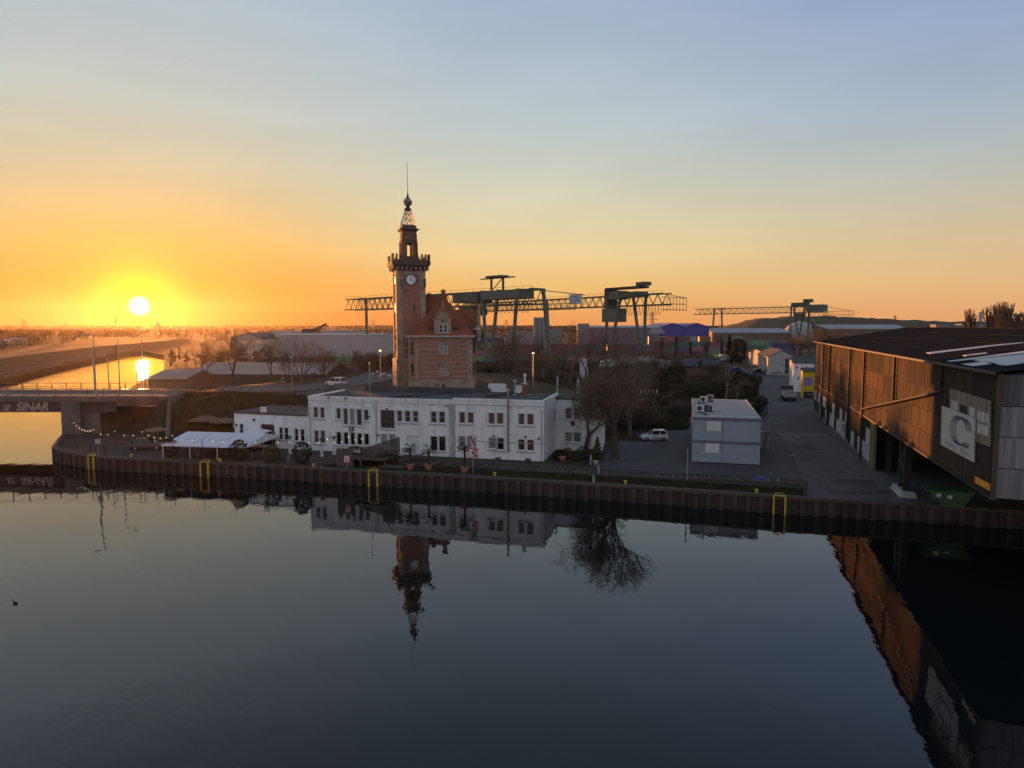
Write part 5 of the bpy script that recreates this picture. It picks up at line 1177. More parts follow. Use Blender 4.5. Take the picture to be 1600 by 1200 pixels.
simple_building('workshop_hall', 'pale grey gabled workshop hall at the bend of the road', 'hall', *[c3(v, 0)[0] for v in (712, 905)], 586, c3(0, 480)[1], depth=26, ridge=2.2, gable=True, wm=M_hall, ang=R(-13), doors=[(c3(825, 0)[0], c3(0, 487)[1], c3(893, 0)[0], 585, M_dark, 2, 3)])
mb_, f5, _, _ = simple_building('white_house', 'white two-storey house with dark roof left of the warehouse end', 'house', 1240, 1273, 612, 567, depth=9, ridge=1.0, wm=M_white, ang=R(-17), wins=[(1243.5, 572, 1247, 577), (1251, 574, 1253.5, 580), (1256, 574, 1259, 580), (1246, 588, 1249, 594), (1252, 589, 1254, 595)])
M_yb = mat('yellow_hall', (.62, .45, .02), .6, .12, .6)
yb_, f6, yw_, yh_ = simple_building('yellow_shed', 'small yellow shed with purple poster beside the warehouse', 'shed', 1256, 1274, 622, 580, depth=4, ridge=.5, wm=M_yb, ang=R(-17), wins=())
u, z = f6.hit(1263, 596); MB().box(u - .85, u + .85, -.05, -.003, z - .9, z + .9).build('poster', mat('purple_poster', (.30, .16, .42), .6, .5, 3), yb_)
u, z = f6.hit(1263, 612); MB().box(.2, yw_ - .1, -.04, -.003, .05, 1.5).build('door', M_dark, yb_)
simple_building('grey_shed', 'low white shed with black roof behind the workshop hall', 'shed', 1195, 1240, 572, 553, Y=265, depth=18, ridge=1.5, wm=M_hall)
# ================================================================ gantry cranes
M_crane = mat('crane_green', (.06, .085, .062), .6, .2, .5, dirt=(.10, .12, .10), dscale=.3, damt=.6)
M_crane2 = mat('crane_pale', (.095, .12, .10), .6, .15, .5, dirt=(.14, .16, .14), dscale=.4, damt=.5)
def crane(name, label, A, B, ztop, zbot, wtr, legs, houses, cab=None, diag=None, mb_leg=1.1, loops=None, bay=5.0, single=False):
    """A,B: world xy ends of the girder; legs: list of (t, lean, pair) along it"""
    A, B = Vector(A), Vector(B); L = (B - A).length; ang = math.atan2((B - A).y, (B - A).x)
    t = thing(name, (A.x, A.y, 1.6), ang, label, 'crane'); zt, zb = ztop - 1.6, zbot - 1.6
    n_ = int(L / bay)
    for y_ in (-wtr / 2, wtr / 2):
        MB().box(0, L, y_ - .28, y_ + .28, zt - .5, zt).build('top_chord', M_crane, t); MB().box(-2 if diag is None else 0, L, y_ - .3, y_ + .3, zb, zb + .6).build('bottom_chord', M_crane, t)
        mb = MB()
        for i in range(n_):
            x0_, x1_ = L * i / n_, L * (i + 1) / n_; xm = (x0_ + x1_) / 2
            mb.bar((x0_, y_, zb + .5), (xm, y_, zt - .4), .24, .24); mb.bar((xm, y_, zt - .4), (x1_, y_, zb + .5), .24, .24)
        mb.build('lattice', M_crane, t)
    mb = MB()
    for i in range(n_ + 1): x = L * i / n_; mb.bar((x, -wtr / 2, zt - .3), (x, wtr / 2, zt - .3), .2, .2)
    mb.build('cross_beam', M_crane, t)
    mb = MB()
    for x in [L * i / n_ for i in range(0, n_ + 1, 1)]: mb.box(x - .05, x + .05, -wtr / 2 - .3, -wtr / 2 - .2, zt, zt + 1.1)
    mb.box(0, L, -wtr / 2 - .28, -wtr / 2 - .2, zt + 1.0, zt + 1.1); mb.build('handrail', M_crane, t)
    for (x, lean, top) in legs:
        sd = top; top = 0
        for y_ in ((0,) if single and x < 40 else ((-wtr / 2,) if sd == 1 else ((wtr / 2,) if sd == 2 else (-wtr / 2, wtr / 2)))):
            MB().bar((x + lean, y_ * 1.25, 0), (x, y_, top if top else zt), mb_leg, mb_leg * 1.2).build('leg', M_crane2, t)
        MB().bar((x, -wtr / 2 - .5, (top or zt) - .2), (x, wtr / 2 + .5, (top or zt) - .2), mb_leg, mb_leg).build('portal_beam', M_crane2, t)
        MB().box(x + lean - 1.4, x + lean + 1.4, -wtr - .9, -wtr + .9, -.02, 1.1).build('bogie', M_dark, t)
    for (x0_, x1_, z0_, z1_, m_) in houses: MB().box(x0_, x1_, -wtr / 2 - .6, wtr / 2 + .6, z0_ - 1.6, z1_ - 1.6).build('machine_house', m_, t)
    if loops:
        mb = MB(); x0_, x1_, nn, dz = loops
        for i in range(nn):
            a, b = x0_ + (x1_ - x0_) * i / nn, x0_ + (x1_ - x0_) * (i + 1) / nn; pts_ = [(a + (b - a) * j / 6, -wtr / 2 - .4, zb - dz * (1 - ((j - 3) / 3) ** 2)) for j in range(7)]
            mb.path(pts_, .09, 4)
        mb.build('cable_loops', M_dark, t)
    return t, L
# nearest crane, its girder crossing behind the tower
A1 = V(550, 478, 372).xy; B1 = V(842, 470, 268).xy; L1c = (B1 - A1).length
def ta(px, A, B):                     # distance along a girder for a picture column
    d = ray(px, 470); dr = (B - A).normalized(); den = dr.x * d.y - dr.y * d.x; return (-(A.x) * d.y + A.y * d.x) / den
T1 = lambda px: ta(px, A1, B1)
zt_, zb_ = 32.0, 25.8
cA, _ = crane('gantry_crane', 'green gantry crane with round cable drum crossing behind the clock tower', A1, B1, zt_, zb_, 7, [(T1(572), 0, 0), (T1(763), 4.5, 1), (T1(788), -3.5, 1), (T1(818), -2.0, 1), (L1c - 1, 3, 2)],
    [(T1(719), T1(758), 27.5, 31.5, M_crane), (T1(764), T1(823), 28.4, 31.6, M_crane2), (T1(728), T1(750), 22.0, 25.5, M_crane)], loops=(T1(700), T1(838), 22, 3.2), single=True, mb_leg=.95)
xm = T1(776); 
MB().box(xm - 1.2, xm - .5, -2.5, -1.8, zt_ - 1.6, zt_ + 4).build('mast', M_crane, cA); MB().box(xm + 6, xm + 6.7, -2.5, -1.8, zt_ - 1.6, zt_ + 4).build('mast', M_crane, cA)
MB().box(xm - 7, xm + 13, -3, -1.4, zt_ + 3.3, zt_ + 3.7).build('service_boom', M_crane, cA); MB().box(xm - 2.5, xm + 7.5, -4, 0, zt_ + 3.7, zt_ + 4.5).build('canopy', M_crane, cA)
mb = MB(); mb.bar((xm, -2, zt_ - 1), (xm + 6, -2, zt_ + 3.5), .3, .3); mb.build('brace', M_crane, cA)
dm_ = MB().lathe(0, 0, [(2.2, 0), (2.4, .15), (2.4, .9), (2.2, 1.05)], 20).build('cable_drum', M_dark, cA); dm_.matrix_local = Matrix.Translation((T1(776), -9, 12.5)) @ Matrix.Rotation(R(90), 4, 'X')
d2 = MB().lathe(0, 0, [(1.0, 0), (1.0, 1.2)], 16).build('drum_core', M_crane2, dm_)
MB().box(T1(738), T1(744), -7, -4, 15, 23).build('crane_cab', M_crane, cA)
MB().bar((L1c, -3, zt_ - 2), (L1c + 26, -3, 27.0), .3, .3).build('stay', M_crane, cA)
mb = MB()
for z in (23.4, 25.6): mb.box(L1c - 8, L1c + 22, -3.2, -3, z - 1.6, z - 1.4)
for k in range(13): x = L1c - 8 + k * 2.5; mb.box(x, x + .12, -3.2, -3.05, 21.8, 24.0)
mb.build('walkway', M_crane, cA)
# second crane
A2 = V(735, 490, 480).xy; B2 = V(1042, 470, 322).xy; T2 = lambda px: ta(px, A2, B2); L2c = (B2 - A2).length
cB, _ = crane('gantry_crane', 'long green gantry crane with boxy trolley tower right of the clock tower', A2, B2, 33.0, 27.2, 6, [(T2(848), 2, 2), (T2(956), 0, 1), (T2(977), -7, 1), (T2(982), 6, 2), (T2(1002), -1.5, 2)],
    [(T2(959), T2(974), 31.0, 35.2, M_crane2), (T2(976), T2(1004), 31.6, 34.4, M_crane), (T2(949), T2(971), 19.5, 26.5, M_crane2)], loops=(T2(984), T2(1042), 12, 4.5), mb_leg=1.0, bay=6)
MB().box(T2(953), T2(1006), -3.4, 3.4, 34.4, 35.4).build('tower_head', M_dark, cB); MB().box(T2(952), T2(957), -3.4, 3.4, 25, 35).build('tower_post', M_dark, cB); MB().box(T2(1000), T2(1015), -3, 1, 35.4, 37.2).build('machine_house', M_crane, cB)
bd2 = MB().box(T2(898), T2(917), -4.0, -3.4, 28, 33.2).build('name_board', mat('pale_board', (.45, .52, .58), .5, .1, 1), cB)
text3d('CDL', 4.2, mat('blue_print', (.03, .10, .25), .5), bd2, 'lettering', (T2(907.5), -4.03, 30.5), (R(90), 0, 0), .01)
for z in (29.5, 26.2, 23.6): MB().bar((L2c, -3, z), (L2c + 15, -3, z - 1.2 if z > 29 else z - .6), .28, .28).build('cantilever', M_crane, cB)
mb = MB()
for k in range(8): x = L2c + 1 + k * 2; mb.box(x - .06, x + .06, -3.1, -2.9, 22.6, 28.8)
mb.build('cantilever_posts', M_crane, cB); MB().bar((L2c - 1, -3, 31), (L2c + 14, -3, 28.6), .25, .25).build('stay', M_crane, cB)
# far crane on the right
A3 = V(1089, 487, 640).xy; B3 = V(1290, 484, 540).xy; T3 = lambda px: ta(px, A3, B3); L3c = (B3 - A3).length
cC, _ = crane('gantry_crane', 'far slender gantry crane in front of the grassy hill', A3, B3, 33.5, 28.2, 6, [(T3(1120), -2, 1), (T3(1131), 2.5, 1), (T3(1240), 0, 1), (T3(1244), 6, 1), (T3(1255), -6, 2), (T3(1262), -1, 2)],
    [(T3(1240), T3(1262), 33.8, 36.5, M_crane), (T3(1263), T3(1290), 29.0, 34.5, M_crane2), (T3(1244), T3(1256), 23.0, 28, M_crane)], loops=(T3(1264), T3(1300), 12, 4.5), mb_leg=1.0, bay=6)
MB().box(T3(1258), T3(1270), -3, 1, 34.88, 37.6).build('machine_house', M_crane, cC)
mb = MB(); 
for z in (27.5, 24.5, 22.5): mb.bar((L3c, -3, z), (L3c + 24, -3, z), .3, .3)
for k in range(13): mb.box(L3c + k * 2 - .08, L3c + k * 2 + .08, -3.1, -2.9, 22.4, 27.6)
mb.bar((L3c, -3, 31.5), (L3c + 22, -3, 27.5), .3, .3); mb.build('cantilever', M_crane, cC)
# ================================================================ containers
cont_cols = [('rust_red', (.22, .05, .035)), ('blue', (.03, .08, .24)), ('green', (.03, .18, .08)), ('orange', (.45, .14, .03)), ('white', (.5, .5, .5)), ('grey', (.2, .21, .22)), ('maroon', (.16, .03, .05)), ('teal', (.04, .2, .2)), ('brown', (.14, .07, .04)), ('pink', (.45, .12, .16)), ('lime', (.25, .5, .2))]
CM = {}
def cont_mesh(nm, c, L=12.2):
    if (nm, L) in CM: return CM[(nm, L)]
    c = tuple(.55 * v + .45 * (.10, .08, .07)[k] for k, v in enumerate(c)); m = mat('container_' + nm, c, .6, .15, .3, dirt=tuple(v * .6 for v in c), dscale=.3, damt=.5, rnd=.15); mb = MB(); n_ = 16
    xs = []
    for i in range(n_): xs += [(i / n_, 0), ((i + .5) / n_, .06)]
    xs.append((1, 0)); 
    for (a, ya), (b, yb_) in zip(xs, xs[1:]):
        mb.quad((-L / 2 + .12 + a * (L - .24), -1.18 + ya, .12), (-L / 2 + .12 + b * (L - .24), -1.18 + yb_, .12), (-L / 2 + .12 + b * (L - .24), -1.18 + yb_, 2.5), (-L / 2 + .12 + a * (L - .24), -1.18 + ya, 2.5))
    for z0_, z1_ in ((0, .14), (2.46, 2.59)): mb.box(-L / 2, L / 2, -1.22, 1.22, z0_, z1_)
    for s_ in (-1, 1): mb.box(*sorted((s_ * L / 2, s_ * (L / 2 - .14))), -1.22, 1.22, .14, 2.46)
    mb.quad((-L / 2, 1.2, .1), (-L / 2, 1.2, 2.5), (L / 2, 1.2, 2.5), (L / 2, 1.2, .1))
    CM[(nm, L)] = mb.mesh('shipping_container', m); return CM[(nm, L)]
rnC = random.Random(21); used_lab = {}
def cont(px, Y, lev, key=None, L=12.2, rot=0, where='in the terminal stacks'):
    nm, c = key or rnC.choice(cont_cols)
    p = V(px, 540, Y); o = link('shipping_container', cont_mesh(nm, c, L), None, (p.x, Y, 1.6 + lev * 2.6), rot)
    lvl = ['at ground level', 'in the second tier', 'in the third tier', 'in the fourth tier', 'in the fifth tier'][lev]
    lab = f"{nm.replace('_', ' ')} shipping container {lvl} {where}"; k = used_lab.get(lab, 0); used_lab[lab] = k + 1
    return tag(o, lab, 'container', f"{nm.replace('_', ' ')} shipping containers {lvl} {where}")
cmap = dict(cont_cols)
# stack rows right of the second crane
seq = ['grey', 'white', 'pink', 'rust_red', 'brown', 'white', 'green', 'orange', 'rust_red', 'brown']
for i in range(13):
    px = 1022 + i * 11.2 + (i > 7) * 4
    for lev in range(4):
        if lev == 3 and rnC.random() < .25: continue
        nm = seq[i % 10] if lev == 3 else None
        cont(px, 356 + (i % 2) * 3, lev, (nm, cmap[nm]) if nm else None, L=6.1 if i % 3 else 6.1, where='right of the second crane')
for i in range(9):
    px = 760 + i * 30
    for lev in range(3 if i % 3 else 2): cont(px, 300, lev, where='behind the bare trees')
for i in range(5):
    px = 742 + i * 9
    for lev in range(4): cont(px, 330 + 3 * i, lev, ('blue', cmap['blue']) if lev == 3 else (('lime', cmap['lime']) if lev == 2 and i in (1, 2) else None), L=6.1, where='just right of the brick house')
for i in range(4):
    for lev in range(3): cont(1158 + i * 26, 395, lev, where='below the far crane')
for i in range(3):
    for lev in range(3): cont(1216 + i * 7.2, 330, lev, ('blue', cmap['blue']), L=6.1, where='by the shrubs below the far crane')
for i in range(7):
    for lev in range(2 if i in (3, 5) else 1): cont(455 + i * 16 , 232 + i * 2, lev, [('pink', (.35, .07, .1)), ('lime', (.38, .36, .1)), ('grey', cmap['grey']), ('rust_red', cmap['rust_red'])][i % 4], L=6.1, where='left of the clock tower')
# ================================================================ sheds and halls in the distance
M_pur = mat('violet_cladding', (.075, .06, .26), .6, .08, .1); M_pk = mat('mauve_cladding', (.19, .12, .15), .6, .1, .1); M_wroof2 = mat('pale_roof', (.30, .30, .31), .6, .1, .1)
simple_building('storage_hall', 'long mauve storage hall with pale roof behind the second crane', 'hall', 921, 1031, 546, 512, Y=452, depth=40, ridge=1.2, wm=M_pk, rm=M_wroof2, ang=R(-7))
t_, fh_, _, hh_ = simple_building('storage_hall', 'violet storage hall with two shallow gables behind the containers', 'hall', 1031.8, 1069, 546, 511, Y=450, depth=60, ridge=2.5, wm=M_pur, rm=M_pur, gable=True)
simple_building('storage_hall', 'right half of the violet hall with the second shallow gable', 'hall', 1069.5, 1107, 546, 511, Y=450, depth=60, ridge=2.5, wm=M_pur, rm=M_pur, gable=True)
_, fq, _, _ = (None, Fr((V(921, 540, 452).x, 452), ang=R(-7), z=1.6), 0, 0)
hall_w = [o for o in COL.objects if o.get('label', '').startswith('long mauve')][0]
u, z = fq.hit(1026, 514.5); text3d('BLUE', 3.0, M_fr, hall_w, 'lettering', (u, -.05, z), (R(90), 0, 0), .01); u, z = fq.hit(1026, 519); text3d('WONDER', 2.4, M_fr, hall_w, 'lettering', (u, -.05, z), (R(90), 0, 0), .01)
# saw-tooth sheds on the right
for i, (a, b) in enumerate(((1112, 1158), (1158, 1178), (1178, 1198), (1198, 1216), (1216, 1236), (1290, 1320), (1320, 1346), (1346, 1372), (1372, 1420))):
    simple_building('factory_shed', f"grey factory shed with sloping pale roof, {['leftmost of the row below the hill', 'second in the row below the hill', 'third in the row below the hill', 'fourth in the row below the hill', 'behind the legs of the far crane', 'just above the far end of the warehouse roof', 'second right of the warehouse roof end', 'third right of the warehouse roof end', 'rightmost above the warehouse roof'][i]}", 'shed', a, b - .3, 530, 520 if i < 5 else 514, Y=560 + i, depth=45, ridge=3.5, wm=mat('shed_brown', (.16, .11, .08), .8, .2, .1), rm=M_wroof2, group='factory sheds below the hill')
dome = V(1250, 515, 600); o = MB().lathe(0, 0, [(17, 0), (16.5, 6), (14, 12), (9, 17), (4, 19.5), (.5, 20.5)], 24).build('storage_dome', M_hall, None, True, (dome.x, 600, 1.6)); tag(o, 'pale round storage dome behind the far crane', 'dome')
# left halls
simple_building('long_hall', 'long pale hall with white roof edge left of the tower', 'hall', 430, 597, 556, 524, Y=352, depth=40, ridge=.8, wm=mat('hall_grey', (.34, .34, .34), .7, .1, .1), rm=M_wroof2)
simple_building('rear_hall', 'flat grey hall behind the long pale hall', 'hall', 420, 545, 556, 517, Y=400, depth=50, wm=mat('hall_grey', (.34, .34, .34)), rm=M_wroof2)
M_litw = mat('glow_painted_pane', (.9, .55, .2), .15, .1, 1)  # glow of the panes is painted in as bright orange base colour
simple_building('gabled_hall', 'pale gabled hall with two windows painted aglow left of the long hall', 'hall', 362, 411, 552, 530, Y=330, depth=30, ridge=3, gable=True, wm=M_hall, wins=[(377, 532, 386, 536.5, M_litw), (399, 532, 408, 536.5, M_litw)])
# conveyor loader
cvp = V(492, 525, 390); cv = thing('loading_conveyor', (cvp.x, 390, 1.6), 0, 'dark slanting conveyor behind the long pale hall', 'conveyor')
z0c, z1c = Zt(520, 390) - 1.6, Zt(506, 390) - 1.6; MB().bar((-3, 0, z0c), (7, 0, z1c), 1.0, 1.3).build('boom', M_dark, cv); MB().box(-7, 3, -1.5, 1.5, z0c - 1, z0c + 2.2).build('machine_house', M_dark, cv); MB().box(-5, -4, -1, 1, 0, z0c).build('leg', M_dark, cv); MB().box(1, 2, -1, 1, 0, z0c).build('leg', M_dark, cv)
# low hall beside the canal
hp0, hp1 = V(300, 590, 164), V(508, 590, 158)
simple_building('low_hall', 'long low hall with pale felt roof beyond the approach road', 'hall', 292, 507, 612, 585, Y=160, depth=22, ridge=2.0, wm=mat('hall_brown', (.12, .09, .065), .9, .2, .3), rm=mat('pale_felt', (.30, .26, .23), .85, .15, .2), ang=R(-2), wins=[(440, 590, 444, 596), (470, 588, 475, 594), (495, 587, 499, 593)])
simple_building('boat_shed', 'small gabled boat shed by the canal in the low sun', 'shed', 230, 288, 612, 592, Y=150, depth=14, ridge=1.4, wm=mat('hall_brown', (.12, .09, .065)), rm=mat('pale_felt', (.30, .26, .23)), ang=R(-4))
# silos, block buildings near the centre
M_silo = mat('silo_grey', (.22, .21, .21), .8, .15, .2)
for i, px in enumerate((836.5, 842.5, 848.5)):
    p = V(px, 540, 395); h_ = Zt(497, 395) - 1.6; o = MB().lathe(0, 0, [(1.15, 0), (1.15, h_), (.3, h_ + .6)], 14).build('silo', M_silo, None, True, (p.x, 395, 1.6)); tag(o, f"tall grey cement silo, {['left', 'middle', 'right'][i]} one of three behind the bare trees", 'silo', 'cement silos')
for (a, b, yt, Y, lb) in ((902, 920, 506, 520, 'grey block of flats left of the mauve hall'), (858, 878, 515, 460, 'low pale building between silos and bare tree'), (790, 832, 518, 500, 'low long white works building behind the crane legs'), (745, 770, 521, 440, 'pale works building right of the brick house'), (1500, 1555, 507, 420, 'pale green works building above the warehouse roof'), (1460, 1505, 508, 430, 'long flat works building above the warehouse roof'), (1552, 1600, 509, 440, 'low works building under the poplars')):
    simple_building('works_building', lb, 'building', a, b, 550, yt, Y=Y, depth=6, wm=M_silo, rm=M_wroof2, wins=[(a + 3 + k * 5, yt + 4, a + 5 + k * 5, yt + 7) for k in range(3)] if 'pale' in lb else ())
# ================================================================ hills, woods on the skyline
def ridge_mesh(pts, Y0, Y1, seed, z0=1.0, jit=.6):
    """hill whose skyline follows picture points, with real depth"""
    rn = random.Random(seed); mb = MB(); n_ = 90; xs = [pts[0][0] + (pts[-1][0] - pts[0][0]) * i / n_ for i in range(n_ + 1)]; rows_ = 7
    for j in range(rows_):
        t_ = j / (rows_ - 1); Y = Y0 + (Y1 - Y0) * t_; k = math.sin(math.pi * (.5 * min(1, t_ * 1.8) if t_ < .56 else .5 + .5 * (t_ - .56) / .44))
        for x in xs:
            Yc = Y0 + (Y1 - Y0) * .56; zt_ = Zt(interp(pts, x), Yc); X = V(x, 520, Yc).x * (Y / Yc)
            mb.v.append((X, Y, z0 + (zt_ - z0) * max(0, k) + rn.uniform(-jit, jit) * (.3 + k)))
    mb.f = [(j * (n_ + 1) + i, j * (n_ + 1) + i + 1, (j + 1) * (n_ + 1) + i + 1, (j + 1) * (n_ + 1) + i) for j in range(rows_ - 1) for i in range(n_)]; mb.m = [0] * len(mb.f)
    return mb
M_hill = mat('hill_grass', (.075, .062, .036), .95, .35, .006, dirt=(.04, .038, .025), dscale=.01, damt=.9)
tag(ridge_mesh([(1120, 512), (1150, 505), (1172, 499), (1190, 496.5), (1210, 496), (1230, 495), (1290, 494), (1330, 496), (1400, 499), (1440, 501), (1480, 502), (1620, 503), (1700, 505), (1800, 512)], 1100, 1700, 4, jit=1.0).build('hill', M_hill, smooth=True), 'long grassy spoil-heap hill on the right skyline', kind='structure')
tag(ridge_mesh([(-500, 515), (0, 513.5), (60, 511.5), (110, 512), (200, 513), (260, 512.5), (330, 511), (400, 509.5), (480, 510), (520, 508.5), (560, 508), (620, 508.6), (760, 508), (900, 509), (1150, 509), (1500, 509), (2000, 509)], 2300, 3300, 5, jit=1.5).build('far_hills', mat('far_woods', (.045, .038, .028), .95, .4, .004), smooth=True), 'low wooded hills along the horizon', kind='structure')
# pylons
M_pyl = mat('pylon_steel', (.10, .10, .10), .6, .1)
def pylon(px, ytop, Y, lb):
    p = V(px, 510, Y); H = Zt(ytop, Y) - 2; t = thing('power_pylon', (p.x, Y, 2), R(20), lb, 'pylon', 'power pylons on the horizon'); b = H * .09; w_ = .9
    mb = MB()
    for sx in (-1, 1):
        for sy in (-1, 1): mb.bar((sx * b, sy * b, 0), (sx * .6, sy * .6, H), w_ * .6, w_ * .6)
    for k in range(6):
        z0_, z1_ = H * k / 6, H * (k + 1) / 6; b0, b1 = b + (.6 - b) * k / 6, b + (.6 - b) * (k + 1) / 6
        for sy in (-1, 1): mb.bar((-b0, sy * b0, z0_), (b1, sy * b1, z1_), .4, .4); mb.bar((b0, sy * b0, z0_), (-b1, sy * b1, z1_), .4, .4)
    mb.build('tower', M_pyl, t)
    for fz, l_ in ((.68, .30), (.83, .22), (.95, .13)): mb = MB(); mb.bar((-H * l_, 0, H * fz), (H * l_, 0, H * fz), .5, .7); mb.bar((-H * l_, 0, H * fz), (0, 0, H * (fz + .05)), .3, .3); mb.bar((H * l_, 0, H * fz), (0, 0, H * (fz + .05)), .3, .3); mb.build('crossarm', M_pyl, t)
for px, yt, Y, lb in ((37, 498, 1900, 'high-voltage pylon at the far left of the skyline'), (103, 503, 2250, 'small distant pylon left of the sun'), (181, 496.5, 1800, 'high-voltage pylon just left of the sun'), (168, 502.5, 2200, 'faint pylon beside the one left of the sun'), (245, 501, 2100, 'faint pylon just right of the sun'), (364, 500, 2100, 'pylon above the gabled hall'), (479, 502, 2200, 'pylon above the long pale hall'), (583, 499, 2000, 'pylon left of the clock tower above the crane leg'), (791, 500, 2200, 'pylon seen between the crane legs'), (1019, 488, 1350, 'large pylon right of the second crane'), (1398, 493, 1700, 'thin pylon on the right hill slope')):
    pylon(px, yt, Y, lb)
p = V(248, 510, 2000); o = MB().lathe(0, 0, [(6, 0), (4.2, Zt(505, 2000) - 2), (4.2, Zt(504, 2000) - 2)], 12).build('factory_chimney', M_silo, None, True, (p.x, 2000, 2)); tag(o, 'stubby factory chimney on the skyline right of the sun', 'chimney')
p = V(1531, 505, 3300); Hc = Zt(487.5, 3300) - 2; rr_ = .0030 * 3300
ctw = thing('cooling_tower', (p.x, 3300, 2), 0, 'distant pale cooling tower with thin steam between the poplars', 'cooling tower')
MB().lathe(0, 0, [(rr_ * 1.28, 0), (rr_ * 1.0, Hc * .45), (rr_ * .84, Hc * .8), (rr_ * .9, Hc)], 24).build('shell', mat('cooling_tower', (.33, .34, .38), .8, .1, .01), ctw, True)
# ================================================================ vegetation
M_bark = mat('bark', (.10, .078, .06), .95, .3, 1, rnd=.2); M_twig = mat('twigs', (.14, .10, .072), .95, .3, .3, rnd=.3); M_birch = mat('birch_bark', (.30, .27, .23), .9, .3, 3)
def grow(seed, H, r0, levels, splits, trunk_f=.22, spread=.62, up=.18, shrink=.74, nmin=3, twig=.012, stems=1, lean=.0):
    rn = random.Random(seed); T, C_ = MB(), MB()
    def seg(p, d, L, r, lv):
        k = 2 if lv < levels else 1; mb = T if lv <= 1 else C_
        for i in range(k):
            d2 = (d + Vector((rn.gauss(0, .10), rn.gauss(0, .10), rn.gauss(.02, .06)))).normalized(); q_ = p + d2 * L / k; r2 = max(twig * .6, r * (1 - .28 / k))
            mb.tube(p, q_, r, r2, n=5 if lv == 0 else (4 if lv == 1 else 3), cap=False); p, d, r = q_, d2, r2
            if lv >= 1 and k == 2 and i == 0 and lv < levels: branch(p, d, L * .8, r * .7, lv + 1, 1)
        if lv < levels: branch(p, d, L, r, lv + 1, splits[min(lv, len(splits) - 1)])
    def branch(p, d, L, r, lv, n_):
        a0 = rn.uniform(0, 6.28); o = d.orthogonal().normalized(); b = d.cross(o)
        for i in range(n_):
            a = a0 + 6.28 * i / n_ + rn.uniform(-.4, .4); s_ = spread * rn.uniform(.6, 1.25)
            nd = (d + (o * math.cos(a) + b * math.sin(a)) * s_ + Vector((0, 0, up))).normalized()
            seg(p, nd, L * shrink * rn.uniform(.8, 1.15), max(twig, r * (.72 if n_ <= 2 else .62)), lv)
    for s_ in range(stems):
        a = rn.uniform(0, 6.28); st = 0 if stems == 1 else 1
        d = Vector((math.cos(a) * .35 * st + lean, math.sin(a) * .35 * st, 1)).normalized()
        seg(Vector((.3 * math.cos(a) * st, .3 * math.sin(a) * st, -.15)), d, H * trunk_f * (1 if st == 0 else rn.uniform(.8, 1.2)), r0, 0)
    zs = [v[2] for v in T.v] + [v[2] for v in C_.v]; k = H / max(zs)
    for m in (T, C_): m.v = [(x * k, y * k, z * k) for x, y, z in m.v]
    return T, C_
def proto(seed, H, r0, levels, splits, name='bare_tree', bark=None, tw=None, **kw):
    T, C_ = grow(seed, H, r0, levels, splits, **kw); return T.mesh('trunk', bark or M_bark), C_.mesh('crown', tw or M_twig), H
def plant(pr, loc, label, cat='tree', group=None, h=None, name='bare_tree', rot=None, wide=1.0):
    t = thing(name, loc, random.uniform(0, 6.28) if rot is None else rot, label, cat, group); s_ = (h or pr[2]) / pr[2]; t.scale = (s_ * wide, s_ * wide, s_)
    if pr[0]: link('trunk', pr[0], t)
    link('crown', pr[1], t); return t
big = proto(3, 12.6, .30, 6, [4, 3, 3, 3, 3], trunk_f=.13, spread=.62, up=.10, shrink=.80, twig=.011)
big2 = proto(12, 11, .26, 6, [3, 3, 3, 2, 3], trunk_f=.15, spread=.62, up=.12, shrink=.79, twig=.011)
mids = [proto(20 + i, 12, .22, 5, [3, 3, 2, 3], trunk_f=.17, spread=.60, up=.16, shrink=.80, twig=.015) for i in range(4)]
slim = proto(31, 13, .16, 5, [3, 2, 2, 3], trunk_f=.24, spread=.36, up=.30, shrink=.76, twig=.03, bark=M_birch)
slim2 = proto(33, 14, .2, 5, [3, 3, 2, 2], trunk_f=.16, spread=.26, up=.55, shrink=.80, twig=.045)
bushes = [proto(40 + i, 4, .06, 4, [3, 3, 3], trunk_f=.22, spread=.62, up=.10, shrink=.82, twig=.018, stems=7) for i in range(4)]
nbush = proto(50, 4, .05, 5, [3, 3, 3, 2], trunk_f=.20, spread=.62, up=.08, shrink=.82, twig=.011, stems=6)
def at(px, py, z=1.6): return G(px, py, z)
plant(big, at(962, 716), 'big spreading bare tree at the right end of the white building', h=12.9, rot=.6, wide=1.0)
plant(big2, at(915, 706), 'bare tree leaning in front of the recessed white wing', h=9.0, rot=2.2)
plant(big2, at(985, 680), 'bare tree right behind the big spreading tree', h=9.5, rot=4.0)
plant(big2, at(948, 668), 'bare tree behind the end of the recessed wing', h=9.5, rot=5.2)
def vt(px, ytop, Y, z, pr, label, group, wide=1.0, name='bare_tree'):
    p = V(px, 540, Y); z = height(p.x, Y) if (-50 < p.x < 20 and 88 < Y < 184) else z
    H = Zt(ytop, Y) - z; return plant(pr, (p.x, Y, z), label, h=H, wide=wide, group=group, name=name)
GT = 'bare trees between the brick house and the yard'
